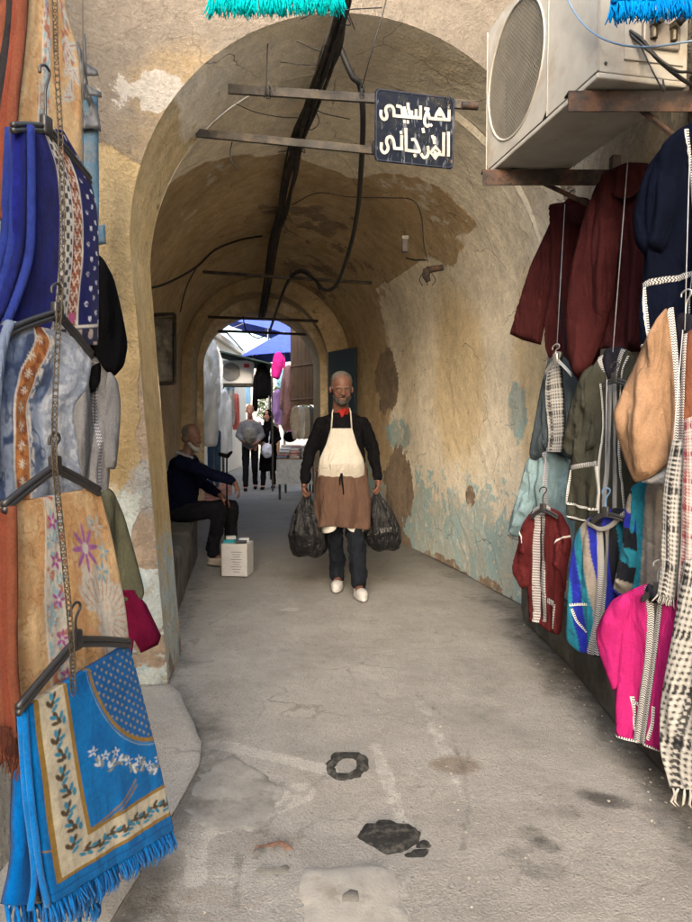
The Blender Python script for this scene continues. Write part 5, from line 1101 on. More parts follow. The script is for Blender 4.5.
for lab, pts, r in (('thin wire hanging from the top to the left end of the upper bar', [W(270, -40, 3.6), W(268, 30, 3.7), W(266, 84, 3.76), W(264, 98, 3.78)], .003),
    ('thin wire hanging from the top down to the upper left corner of the sign', [W(392, -60, 3.5), W(386, 0, 3.55), W(372, 50, 3.6), W(362, 88, 3.7)], .003),
    ('dark cable curving along the left haunch of the vault', [W(140, 290, 6.0), W(165, 284, 6.1), W(195, 268, 6.3), W(215, 250, 6.5), W(240, 240, 6.7), W(262, 236, 6.9)], .010),
    ('thin wire running down from the curved cable on the left haunch', [W(196, 268, 6.3), W(186, 288, 6.4), W(180, 312, 6.5)], .006),
    ('thin wire running across the vault towards the lamp on the right', [W(292, 205, 5.5), W(318, 193, 5.3), W(350, 197, 5.4), W(390, 198, 5.4), W(412, 200, 5.3), W(421, 215, 5.3), W(424, 245, 5.3), W(428, 262, 5.3)], .004),
    ('short wire dangling from the lower tie bar on the left', [W(232, 142, 4.0), W(230, 152, 4.0), W(232, 162, 4.0), W(238, 170, 4.0)], .003),
    ('thin wire drooping between the upper bar and the cable bundle', [W(236, 104, 3.9), W(255, 112, 3.95), W(280, 117, 4.1), W(302, 118, 4.25)], .0025),
    ('black cable looping below the end of the bundle', [W(286, 278, 7.0), W(300, 270, 7.0), W(312, 276, 7.0), W(320, 290, 7.0)], .009),
    ('thin cable looping in front of the far arch', [W(243, 316, 9.1), W(246, 330, 9.1), W(258, 338, 9.1), W(270, 330, 9.1), W(276, 310, 9.1)], .008)):
    strand('wire', pts, r, M_cab, lab, 'wire', gW)
for x, y in ((268, 92), (362, 92), (448, 103), (374, 148)):
    m = MB(); c0 = np.array(W(x, y, 3.78 if y < 140 else 4.0)); m.tube([c0+np.array([.012*math.cos(a), .018*math.sin(a), .03*math.sin(a*1.3)]) for a in np.linspace(0, 18, 60)], .0022, 4); 
    tag(m.build('wire_tie', M_cab, None, True), {268: 'knot of wire on the left part of the upper tie bar', 362: 'tangle of wire at the upper left corner of the sign', 448: 'knot of wire at the upper right corner of the sign', 374: 'knot of wire at the lower left corner of the sign'}[x], 'wire knot', 'wire knots on the bars')
# sockets and lamp on the right wall
M_sock = plain('old_socket', (.10, .09, .08), .6, var=.3)
p0 = W(405, 246, 5.55); t = root('socket_box', p0, 'small dark socket box with a pale top on the right haunch', 'socket'); MB().box(p0, (.05, .06, .10), None, .008).build('box', M_sock, t); MB().box(Vector(p0)+Vector((0, -.01, .06)), (.055, .055, .03), None, .004).build('cap', M_slab, t)
MB().tube([W(406, 258, 5.5), W(414, 260, 5.4), W(426, 260, 5.25)], .006, 6).build('conduit', M_cab, t)
p1 = W(427, 270, 5.2); t = root('wall_lamp', p1, 'broken rusty wall lamp holder with dangling wires on the right wall', 'lamp'); MB().cyl(Vector(p1)+Vector((.12, 0, .02)), p1, .022, .026).build('holder', M_rust, t, True); MB().tube([Vector(p1), Vector(p1)+Vector((-.01, -.02, -.05)), Vector(p1)+Vector((.01, -.02, -.09))], [.03, .028, .02], 12).build('socket', M_rust, t, True)
for a in (-.03, .0, .03): strand('wire', [Vector(p1)+Vector((a, -.01, -.02)), Vector(p1)+Vector((a*2, -.04, -.08)), Vector(p1)+Vector((a*1.2, -.02, -.12))], .003, M_cab, parent=t)
# old metal box on the left wall of the passage
PX = Plane((W(151, 350, 6.6)[0]-.02, 6.6), (.8, .6)); t = garment('meter_box', 'battered dark metal meter cabinet on the left wall inside the passage', 'cabinet', PX, (160, 382))
M_mb = plain('scratched_metal', (.10, .09, .075), .6, .3, var=.5, scale=9, dirt=.7, dirtcol=(.3, .27, .22))
Cloth('door', t, PX, [(152, 318), (173, 317), (173, 381), (152, 382)], .0, .03, M_mb, (.004, 9, 9), sm=False, w=.01, step=.02, back=.08)
a = [PX.uv(x, y, .03) for x, y in ((150, 315), (175, 314), (175, 383), (150, 384))]; m = MB()
for i in range(4): m.tube([PX.w(*a[i], .02), PX.w(*a[(i+1) % 4], .02)], .018, 4)
m.build('frame', M_bar, t)
# ajar dark blue door at the far end of the right wall
d = root('dark_door', (.10, 8.7, 0), 'dark blue door leaf standing ajar at the far end on the right', 'door')
MB().box((-.05, 8.98, 1.16), (.68, .04, 2.32), Matrix.Rotation(math.atan2(.5, -.30)+math.pi, 3, 'Z'), .004).build('leaf', plain('dark_blue_door_paint', (.015, .03, .05), .5), d)
FK[0] = 1.0
# ================================================================== people
def _ico(c, r, M=None, sub=2):
    bm = bmesh.new(); bmesh.ops.create_icosphere(bm, subdivisions=sub, radius=1)
    rr = r if isinstance(r, (tuple, list)) else (r, r, r)
    V = [Vector((v.co.x*rr[0], v.co.y*rr[1], v.co.z*rr[2])) for v in bm.verts]
    if M is not None: V = [M @ v for v in V]
    V = [v+Vector(c) for v in V]; f = [[v.index for v in q.verts] for q in bm.faces]; bm.free(); return V, f
def _cap(p0, r0, p1, r1, n=12):
    p0, p1 = Vector(p0), Vector(p1); a = MB(); a.tube([p0, (p0+p1)/2, p1], [r0, (r0+r1)/2, r1], n)
    for p, r in ((p0, r0), (p1, r1)): a.add(*_ico(p, r))
    return a.v, a.f
def _loft(rings, n=24, yaw=0):
    V = []
    for x, y, z, rx, ry in rings:
        for k in range(n):
            t = 2*math.pi*k/n; dx, dy = rx*math.cos(t), ry*math.sin(t); V.append(Vector((x+dx*math.cos(yaw)-dy*math.sin(yaw), y+dx*math.sin(yaw)+dy*math.cos(yaw), z)))
    m = len(rings); return V, gridfaces(n, m, True)+[tuple(range(n))[::-1], tuple((m-1)*n+k for k in range(n))]
def xf(parts, M): return [([M @ Vector(v) for v in V], f) for V, f in parts]
def fuse(name, parts, voxel, mat, parent, smooth=4, wr=0, wf=9, seed=0):
    """one continuous skin over all the given volumes"""
    m = MB()
    for V, f in parts: m.add(V, f)
    o = mesh('tmp', m.v, m.f); md = o.modifiers.new('r', 'REMESH'); md.mode = 'VOXEL'; md.voxel_size = voxel; md.use_smooth_shade = True
    if smooth: s = o.modifiers.new('s', 'SMOOTH'); s.factor = .5; s.iterations = smooth
    bpy.context.view_layer.update(); dg = bpy.context.evaluated_depsgraph_get(); ev = o.evaluated_get(dg); me = bpy.data.meshes.new_from_object(ev)
    old = o.data; bpy.data.objects.remove(o); bpy.data.meshes.remove(old)
    if wr:
        n = len(me.vertices); co_ = np.zeros(n*3); no = np.zeros(n*3); me.vertices.foreach_get('co', co_); me.vertices.foreach_get('normal', no); c = co_.reshape(-1, 3); N3 = no.reshape(-1, 3)
        d = (fbm(c[:, 0]*wf, c[:, 1]*wf, c[:, 2]*wf*.7+seed, 4)-.5)-np.abs(fbm(c[:, 0]*wf*.8+5, c[:, 1]*wf*.8, c[:, 2]*wf*1.5+seed, 2)-.5)*.9
        me.vertices.foreach_set('co', (c+N3*(d*wr*2)[:, None]).ravel())
    me.name = name; me.materials.clear(); return link(name, me, mat, parent, True)
def head_parts(M):
    P = [_ico((0, .012, .10), (.074, .094, .088), sub=3), _ico((0, -.022, .045), (.062, .068, .085), sub=3), _ico((0, -.038, -.02), (.046, .048, .042)),
         _cap((0, -.088, .062), .009, (0, -.108, .022), .0145), _ico((-.013, -.096, .02), .009), _ico((.013, -.096, .02), .009), _cap((-.036, -.076, .070), .011, (.036, -.076, .070), .011),
         _ico((-.036, -.056, .016), (.021, .02, .028)), _ico((.036, -.056, .016), (.021, .02, .028)), _ico((0, -.070, -.010), (.026, .020, .018)), _cap((-.018, -.083, -.014), .0075, (.018, -.083, -.014), .0075), _cap((-.014, -.080, -.026), .008, (.014, -.080, -.026), .008), _ico((0, -.074, -.05), (.024, .018, .018)),
         _cap((-.040, -.076, .0595), .0062, (-.018, -.078, .0605), .0062), _cap((.040, -.076, .0595), .0062, (.018, -.078, .0605), .0062), _cap((-.040, -.073, .040), .0055, (-.018, -.075, .039), .0055), _cap((.040, -.073, .040), .0055, (.018, -.075, .039), .0055), _ico((-.076, .012, .045), (.011, .020, .031)), _ico((.076, .012, .045), (.011, .020, .031)), _cap((0, .02, -.0), .052, (0, .035, -.13), .060)]
    return xf(P, M)
def hand_parts(wrist, D, Pn, S, curl=1.0):
    """D: direction of the fingers, Pn: palm side, S: side of the thumb (index side)"""
    w = Vector(wrist); D, Pn, S = [Vector(v).normalized() for v in (D, Pn, S)]
    P = [_cap(w, .026, w+D*.03, .027)]
    for i in range(4): P.append(_cap(w+D*.02+S*(.022-.0145*i), .016, w+D*.078+S*(.032-.0205*i), .0125))
    for i, L in enumerate((.9, 1.0, .94, .76)):
        a = w+D*.082+S*(.032-.0205*i); ang = 0; pts = [a]; d = D
        for seg, ca in ((.040, .75), (.026, 1.25), (.021, .95)):
            ang += ca*curl*(1+.06*i); d = D*math.cos(ang)+Pn*math.sin(ang); pts.append(pts[-1]+d*seg*L)
        for p, q, r0, r1 in zip(pts[:-1], pts[1:], (.0100, .0092, .0085), (.0092, .0085, .0072)): P.append(_cap(p, r0, q, r1, 8))
    t0 = w+D*.025+S*.026; t1 = t0+D*.030+S*.020+Pn*.012; t2 = t1+D*.026+Pn*.022-S*.004; t3 = t2+D*.012+Pn*.018-S*.014
    for p, q, r0, r1 in ((t0, t1, .015, .0125), (t1, t2, .0125, .0105), (t2, t3, .0105, .008)): P.append(_cap(p, r0, q, r1, 8))
    return P
def skin(name, col):
    m = N(name); c = m.coord(); n = m.noise(c, 18, 3); k = m.mix(m.rng(n, .3, .7), (*col, 1), (col[0]*1.18, col[1]*.95, col[2]*.9, 1)); return m.fin(k, .55, m.bump(m.noise(c, 260, 1), .25, .002), spec=.35, Subsurface_Weight=.08, Subsurface_Scale=.01)
M_beard = fabric('salt_pepper_beard', (.045, .040, .037), bump=.8, weave=400)
SK1 = skin('tanned_skin', (.105, .054, .037)); SK2 = skin('brown_skin', (.12, .065, .046)); SK3 = skin('light_skin', (.30, .16, .11))
M_hair = fabric('grey_hair', (.085, .08, .075), bump=.8, weave=400); M_hairw = fabric('white_hair', (.24, .23, .215), bump=.8, weave=400)
M_eyeshade = plain('shaded_eye_white', (.12, .10, .085), .3); M_iris = plain('dark_iris', (.02, .012, .01), .2)  # eye white darkened in colour to paint the shade of the sockets
M_cardi = fabric('black_knit', (.005, .005, .006), bump=.5, weave=300, sheen=.0); M_apron = fabric('cream_apron', (.42, .39, .34), var=.1); M_brown = fabric('brown_apron_cloth', (.092, .055, .040), var=.15, bump=.4); M_jean = fabric('dark_denim', (.011, .013, .018), var=.3, scale=14); M_shoe = plain('white_rubber_clog', (.44, .43, .42), .5, var=.06); M_redsc = fabric('red_scarf', (.22, .018, .014))
def eyes(M, parent):
    for s in (-1, 1):
        e = MB(); e.add(*xf([_ico((s*.029, -.0725, .050), .0095)], M)[0]); eo = e.build('eye', M_eyeshade, parent, True)
        e = MB(); e.add(*xf([_ico((s*.029, -.0775, .050), .0075)], M)[0]); e.build('iris', M_iris, eo, True)
# ---------------- the man in the apron
bx_, by_ = -.015, 5.42
def L3(x, y, z): return (bx_+x, by_+y, z)
man = root('person', (bx_, by_, 0), 'man in cream apron and brown waist cloth walking with a black bag in each hand', 'person')
def T3(pts): return [L3(*p) for p in pts]
Mh = Matrix.Translation(Vector(L3(-.022, -.035, 1.575))) @ Matrix.Rotation(R(8), 4, 'Z') @ Matrix.Rotation(R(9), 4, 'X') @ Matrix.Diagonal((1.14, 1.08, .99, 1))
torso = [(-.02, .02, .84, .165, .12), (-.02, -.005, .95, .175, .15), (-.02, -.02, 1.05, .178, .155), (-.02, -.01, 1.18, .172, .135), (-.02, .0, 1.30, .17, .11), (-.02, .015, 1.39, .15, .09), (-.02, .02, 1.45, .07, .06)]
lsh, lel, lwr = (-.190, .02, 1.375), (-.275, .055, 1.12), (-.315, -.02, .885)
rsh, rel, rwr = (.150, .02, 1.385), (.235, .06, 1.14), (.268, -.02, .905)
legs = [((-.09, .02, .90), (-.075, -.015, .50), (-.055, .11, .105)), ((.06, .01, .90), (.085, -.13, .50), (.118, -.165, .10))]
B = head_parts(Mh)+[_loft([L3(x, y, z-.03*(z > 1.2))+(a*.86, b*.90) for x, y, z, a, b in torso]+[L3(-.02, .02, 1.47)+(.05, .05)])]
for s, e, w_ in ((lsh, lel, lwr), (rsh, rel, rwr)): B += [_cap(L3(-.02, .02, s[2]-.05), .034, L3(s[0]*.9, s[1], s[2]-.045), .032), _cap(L3(s[0]*.9, s[1], s[2]-.045), .034, L3(*e), .036), _cap(L3(*e), .040, L3(*w_), .027)]
for h, k, a in legs: B += [_cap(L3(*h), .085, L3(*k), .055), _cap(L3(*k), .055, L3(*a), .036), _cap(L3(*a), .036, L3(a[0], a[1]-.09, .045), .03)]
B += hand_parts(L3(*lwr), (-.08, -.06, -1), (1, -.2, 0), (-.15, -1, 0), 1.0)+hand_parts(L3(*rwr), (.08, -.06, -1), (-1, -.2, 0), (.15, -1, 0), 1.0)
fuse('body', B, .0055, SK1, man, 3); eyes(Mh, man)
fuse('hair', xf([_ico((0, .018, .111), (.0775, .092, .082), sub=3), _ico((0, .05, .05), (.066, .060, .06)), _ico((-.062, .0, .07), (.014, .03, .032)), _ico((.062, .0, .07), (.014, .03, .032))], Mh), .0045, M_hair, man, 1, .0035, 90)
fuse('beard', xf([_cap((-.052, -.03, -.005), .016, (-.03, -.06, -.04), .018), _cap((.052, -.03, -.005), .016, (.03, -.06, -.04), .018), _cap((-.03, -.062, -.042), .018, (.03, -.062, -.042), .018), _ico((0, -.066, -.046), (.040, .030, .030)), _cap((-.026, -.084, -.008), .0075, (.0, -.093, -.001), .0075), _cap((.026, -.084, -.008), .0075, (.0, -.093, -.001), .0075), _cap((-.028, -.080, -.010), .008, (-.026, -.074, -.04), .012), _cap((.028, -.080, -.010), .008, (.026, -.074, -.04), .012)], Mh), .005, M_beard, man, 1, .004, 60)
C = [_loft([L3(x, y, z)+(a*1.06, b*1.08) for x, y, z, a, b in torso[:-1]]+[L3(-.02, .02, 1.43)+(.095, .075)])]
for s, e, w_ in ((lsh, lel, lwr), (rsh, rel, rwr)): C += [_cap(L3(-.02, .02, 1.405), .065, L3(s[0]*.95, s[1], s[2]-.022), .052), _cap(L3(s[0]*.98, s[1], s[2]-.022), .058, L3(*e), .056), _cap(L3(*e), .056, L3(w_[0], w_[1]+.005, w_[2]+.02), .041)]
fuse('cardigan', C, .009, M_cardi, man, 4, .016, 13)
fuse('scarf', [_loft([L3(-.02, .015, 1.40)+(.070, .060), L3(-.02, .012, 1.45)+(.066, .062), L3(-.02, .012, 1.475)+(.060, .058)]), _cap(L3(-.03, -.050, 1.445), .012, L3(-.022, -.078, 1.405), .007), _cap(L3(.005, -.05, 1.445), .012, L3(-.012, -.076, 1.41), .007)], .006, M_redsc, man, 2, .006, 40)
def tor(z, f=1.0):
    Z = [t[2] for t in torso]; return [np.interp(z, Z, [t[k] for t in torso])*(f if k > 2 else 1) for k in (0, 1, 3, 4)]
def bib(u, z, hw, off):
    cx, cy, rx, ry = tor(z, 1.10); x = cx+hw*u; t = min(abs((x-cx)/(rx+.02)), .97); return x, cy-(ry+.006)*math.sqrt(1-t*t)-off
P = []
for z in np.linspace(1.315, .93, 34):
    hw = float(np.interp(z, [.93, 1.0, 1.08, 1.2, 1.315], [.185, .182, .168, .115, .082])); row = []
    for u in np.linspace(-1, 1, 30): x, y = bib(u, z, hw, .012+.014*float(fbm(u*3+3, z*5, 1, 3)-.4)+.012*math.exp(-((z-1.02)/.06)**2)); row.append(L3(x, y, z))
    P.append(row)
o = MB().sheet(P).build('apron_bib', M_apron, man, True); md = o.modifiers.new('t', 'SOLIDIFY'); md.thickness = .004
for s in (-1, 1):
    x, y = bib(s, 1.31, .080, .014); MB().tube([L3(x, y, 1.305), L3(-.02+s*.076, -.105, 1.37), L3(-.02+s*.072, -.062, 1.44), L3(-.02+s*.065, .02, 1.475), L3(-.02+s*.03, .07, 1.475)], .0055, 6).build('apron_strap', M_apron, man, True)
P = []; nn = 96
for j, z in enumerate(np.linspace(1.0, .545, 44)):
    cx, cy = -.02, -.012+.02*(1-z); row = []; f = j/43
    for k in range(nn+1):
        t = 2*math.pi*k/nn; fold = .022*f*math.sin(t*7+2*math.sin(z*6))+.05*(float(fbm(2+math.cos(t)*2.2, math.sin(t)*2.2, z*3.2, 3))-.5)*(.5+f)
        rx = .198+.018*f+fold; ry = .175-.005*f+fold; zz = z-.03*f*math.cos(t*2+.6)*.6-(.018*math.sin(t*3) if j == 0 else 0); row.append(L3(cx+rx*math.cos(t)+.01*f, cy+ry*math.sin(t)-.065*f, zz))
    P.append(row)
o = MB().sheet(P).build('waist_cloth', M_brown, man, True); md = o.modifiers.new('t', 'SOLIDIFY'); md.thickness = .004
MB().tube([L3(-.022+.205*math.cos(t), -.012+.183*math.sin(t), .985+.006*math.sin(3*t)) for t in np.linspace(0, 2*math.pi, 40)], .009, 6).build('waistband', M_brown, man, True)
MB().tube([L3(-.02, -.205, .97), L3(-.015, -.22, .92), L3(-.008, -.222, .86), L3(-.004, -.222, .81)], [.010, .007, .006, .004], 6).tube([L3(-.02, -.205, .965), L3(-.035, -.215, .93), L3(-.03, -.22, .88)], [.008, .006, .003], 6).build('waist_tie', M_cardi, man, True)
P = []
for j, z in enumerate(np.linspace(.62, .512, 12)):
    row = []
    for k in range(81):
        t = 2*math.pi*k/80; fold = .006*math.sin(t*5+1); row.append(L3(-.012+(.170+fold)*math.cos(t), -.055+(.150+fold)*math.sin(t), z+(j/11)*(.075*math.exp(-((math.cos(t)+.05)/.22)**2)+.015*math.sin(t*3))))
    P.append(row)
o = MB().sheet(P).build('undercloth', M_white, man, True); md = o.modifiers.new('t', 'SOLIDIFY'); md.thickness = .003
for h, k, a in legs:
    fuse('trouser_leg', [_cap(L3(*h), .075, L3(*k), .074), _cap(L3(*k), .076, L3(a[0], a[1]+.005, .14), .066), _cap(L3(a[0], a[1]+.003, .14), .066, L3(a[0], a[1], .115), .068)], .009, M_jean, man, 3, .018, 14, seed=a[0]*9)
    fuse('shoe', xf([_ico((0, -.07, .045), (.047, .085, .040), sub=3), _ico((0, .02, .052), (.040, .062, .048), sub=3), _cap((0, -.10, .02), .03, (0, .04, .022), .028), _loft([(0, -.035, .0, .046, .125), (0, -.035, .022, .050, .130)])], Matrix.Translation(Vector(L3(a[0]+.002, a[1]-.02, .004))) @ Matrix.Rotation(R(-6 if a[0] < 0 else 12), 4, 'Z')), .007, M_shoe, man, 4)
for s_ in (-1, 1): fuse('eyebrow', xf([_cap((s_*.044, -.078, .066), .0045, (s_*.028, -.087, .069), .0055), _cap((s_*.028, -.087, .069), .0055, (s_*.012, -.088, .066), .0045)], Mh), .004, M_beard, man, 1)
# the two carrier bags
mb_ = N('black_bag_plastic'); c_ = mb_.coord(); n_ = mb_.noise(mb_.map(c_, (1, 1, .45)), 26, 4, .65, .8); M_bag = mb_.fin((.006, .006, .007), mb_.rng(n_, .3, .7, .2, .4), mb_.bump(n_, 1.0, .03), spec=.32)
def bag(top, bot, rx, ry, label, seed, mark=False):
    t = root('carrier_bag', bot, label, 'bag'); x0, y0, z0 = bot; x1, y1, z1 = top; H_ = z1-z0; P = []
    for j in range(46):
        f = j/45; z = z0+H_*f; pr = np.interp(f, [0, .04, .14, .35, .6, .8, .93, 1], [.55, .82, .97, 1.0, .80, .50, .22, .13]); row = []
        for k in range(97):
            a = 2*math.pi*k/96; pl = .10*math.sin(a*9+seed+3*f)*np.interp(f, [0, .3, .8, 1], [.3, .5, 1.0, 1.6])+.24*(float(fbm(3+math.cos(a)*2.5, math.sin(a)*2.5+seed, f*4, 4))-.5)
            r = pr*(1+pl); row.append((x0+(x1-x0)*f+rx*r*math.cos(a), y0+(y1-y0)*f+ry*r*math.sin(a), z+.012*math.sin(a*3+seed)*(1-f)))
        P.append(row)
    m = MB().sheet(P); c0 = len(m.v); m.v.append((x0, y0, z0-.004)); m.f += [(k+1, k, c0) for k in range(96)]; m.build('bag_body', M_bag, t, True)
    for s in (-1, 1): MB().tube([(x1+s*.018, y1-.01, z1-.06), (x1+s*.012, y1-.012, z1-.01), (x1+s*.004, y1, z1+.05), (x1-s*.004, y1+.01, z1+.02), (x1+s*.01, y1+.02, z1-.05)], [.012, .009, .006, .007, .01], 6).build('handle', M_bag, t, True)
    if mark:
        m = MB(); zz = z0+H_*.36
        for k, (a, b) in enumerate((((-.05, .02), (-.042, -.016)), ((-.034, -.014), (-.030, .02)), ((-.018, .021), (-.016, -.012)), ((-.012, .021), (.004, .023)), ((.006, .022), (.008, -.010)), ((.018, -.008), (.017, .024)), ((.024, .022), (.044, .025)), ((.034, .023), (.035, -.006)))):
            m.tube([(x0+.01+a[0], y0-ry*1.10, zz+a[1]), (x0+.01+b[0], y0-ry*1.10, zz+b[1])], .0028, 5)
        m.build('print', M_grey, t)
lh = L3(-.315, -.03, .80); rh = L3(.268, -.03, .82)
bag((lh[0]+.015, lh[1], lh[2]-.01), (lh[0]+.035, lh[1]+.02, .295), .155, .105, 'plain crinkled black plastic carrier bag held on the seated man\'s side', 1)
bag((rh[0]-.01, rh[1], rh[2]-.01), (rh[0]+.055, rh[1]+.02, .345), .150, .10, 'crinkled black plastic carrier bag with white print held by the walking man', 5, True)
# ---------------- the seated man
sm_ = root('person', (-1.55, 6.55, .43), 'old white bearded man in navy jacket seated on the bench, one arm held out', 'person')
Ms = Matrix.Translation(Vector((-1.475, 6.49, 1.165))) @ Matrix.Rotation(R(62), 4, 'Z') @ Matrix.Rotation(R(6), 4, 'X')
tr = [(-1.62, 6.62, .43, .15, .18), (-1.62, 6.60, .55, .15, .18), (-1.60, 6.58, .72, .15, .18), (-1.57, 6.55, .90, .135, .19), (-1.55, 6.53, 1.00, .11, .18), (-1.53, 6.52, 1.06, .06, .08)]
arm = [(-1.55, 6.36, .99), (-1.28, 6.26, .90), (-1.04, 6.28, .815)]; arm2 = [(-1.55, 6.70, .99), (-1.42, 6.72, .76), (-1.24, 6.62, .66)]
lg = [((-1.60, 6.48, .50), (-1.19, 6.40, .535), (-1.285, 6.47, .11)), ((-1.60, 6.70, .50), (-1.13, 6.66, .535), (-1.16, 6.74, .11))]
B = head_parts(Ms)+[_loft([(x, y, z, a*.92, b*.92) for x, y, z, a, b in tr])]
for A_ in (arm, arm2): B += [_cap(A_[0], .05, A_[1], .038), _cap(A_[1], .038, A_[2], .026)]
for h, k, a in lg: B += [_cap(h, .085, k, .055), _cap(k, .055, a, .036), _cap(a, .036, (a[0]+.09, a[1]-.02, .045), .03)]
B += hand_parts(arm[2], (.55, -.1, -.8), (-.75, 0, -.6), (.1, -1, 0), .45)+hand_parts(arm2[2], (.8, -.1, -.5), (-.4, 0, -1), (0, -1, 0), .4)
fuse('body', B, .0065, SK2, sm_, 3); eyes(Ms, sm_)
fuse('hair', xf([_ico((0, .024, .104), (.0765, .090, .080), sub=3), _ico((0, .06, .04), (.060, .050, .05)), _ico((-.066, .01, .075), (.013, .03, .03)), _ico((.066, .01, .075), (.013, .03, .03))], Ms), .005, M_hair, sm_, 1, .004, 80)
fuse('beard', xf([_cap((-.056, -.025, .0), .020, (-.03, -.06, -.045), .024), _cap((.056, -.025, .0), .020, (.03, -.06, -.045), .024), _ico((0, -.070, -.050), (.044, .034, .036)), _ico((-.045, -.03, -.015), (.016, .028, .030)), _ico((.045, -.03, -.015), (.016, .028, .030)), _cap((-.022, -.093, -.002), .008, (.022, -.093, -.002), .008)], Ms), .006, M_hairw, sm_, 1, .006, 50)
M_navyj = fabric('navy_nylon', (.0035, .0045, .014), var=.2, sheen=.0); C = [_loft([(x, y, z, a*1.16, b*1.12) for x, y, z, a, b in tr])]
for A_ in (arm, arm2): C += [_cap(A_[0], .078, A_[1], .064), _cap(A_[1], .064, (A_[2][0]-.02, A_[2][1], A_[2][2]+.01), .046)]
jk = fuse('jacket', C, .010, M_navyj, sm_, 4, .022, 11)
MB().tube([(-1.62, 6.275, 1.0), (-1.555, 6.235, .935), (-1.50, 6.225, .875)], .010, 6).build('sleeve_stripe', M_white, jk, True)
fuse('collar', [_cap((-1.60, 6.45, 1.075), .022, (-1.46, 6.435, 1.03), .018), _cap((-1.60, 6.60, 1.08), .022, (-1.45, 6.56, 1.03), .018), _cap((-1.60, 6.45, 1.075), .022, (-1.60, 6.60, 1.08), .022)], .008, M_grey, sm_, 2)
M_blk = fabric('black_trousers', (.010, .010, .012))
for h, k, a in lg:
    fuse('trouser_leg', [_cap(h, .095, k, .078), _cap(k, .078, (a[0], a[1], .16), .062), _cap((a[0], a[1], .16), .062, (a[0]+.01, a[1], .12), .064)], .010, M_blk, sm_, 3, .018, 12, seed=k[0])
    fuse('shoe', xf([_ico((0, -.07, .04), (.043, .085, .036)), _ico((0, .02, .05), (.038, .060, .045)), _loft([(0, -.035, .0, .042, .12), (0, -.035, .02, .046, .125)])], Matrix.Translation(Vector((a[0]+.02, a[1]-.01, .002))) @ Matrix.Rotation(R(70), 4, 'Z')), .008, plain('dusty_beige_shoe', (.26, .22, .18), .7), sm_, 3)
ck = root('walking_stick', (-1.15, 6.52, .0), 'thin black walking stick with a dark handle standing beside the seated man', 'stick')
MB().tube([(-1.15, 6.50, .0), (-1.145, 6.52, 1.02)], .008, 8).build('shaft', M_cardi, ck, True); fuse('grip', [_cap((-1.21, 6.52, 1.06), .020, (-1.14, 6.52, 1.04), .022), _cap((-1.14, 6.52, 1.04), .022, (-1.10, 6.52, 1.08), .014)], .006, M_cardi, ck, 2)
# carton with packets
M_card = plain('cardboard', (.30, .18, .09), .85, var=.15); M_cardw = plain('white_carton', (.45, .44, .43), .7, var=.08)
RZ = Matrix.Rotation(R(-8), 3, 'Z'); q = Vector((-.975, 6.06, 0)); cx_ = root('carton', q, 'small white and brown carton standing on the ground by the seated man\'s feet', 'carton')
MB().box(q+Vector((0, 0, .145)), (.235, .20, .29), RZ, .004).build('box', M_cardw, cx_); MB().box(q+RZ @ Vector((-.119, 0, .145)), (.004, .196, .286), RZ).build('side', M_card, cx_); MB().box(q+RZ @ Vector((.02, -.103, .13)), (.19, .006, .25), RZ, .001).build('label', M_cardw, cx_)
m = MB()
for k in range(9): m.box(q+RZ @ Vector((.02, -.107, .22-.022*k)), (.10-.02*(k % 3), .002, .005), RZ)
m.build('label_print', M_grey, cx_)
for k, (dx, dy, dz, sx, sy, sz, c_, nm) in enumerate(((-.06, -.03, .305, .10, .07, .028, (.02, .25, .28), 'flat teal packet lying on the carton'), (.05, -.05, .303, .09, .06, .022, (.03, .03, .035), 'flat black packet lying on the carton'), (.045, .05, .306, .09, .06, .03, (.5, .5, .5), 'pale grey packet lying at the back of the carton'), (-.07, .05, .303, .07, .06, .024, (.4, .12, .08), 'reddish packet lying at the back of the carton'))):
    if k == 0: tag(MB().box(q+RZ @ Vector((-.055, -.02, .335)), (.085, .055, .026), Matrix.Rotation(.3, 3, 'Z'), .002).build('packet', M_cardw), 'white packet stacked on top of the teal packet on the carton', 'packet', 'packets on the carton')
    tag(MB().box(q+RZ @ Vector((dx, dy, dz)), (sx, sy, sz), Matrix.Rotation(R(-8+k*7), 3, 'Z'), .002).build('packet', plain('packet_colour', c_, .5)), nm, 'packet', 'packets on the carton')
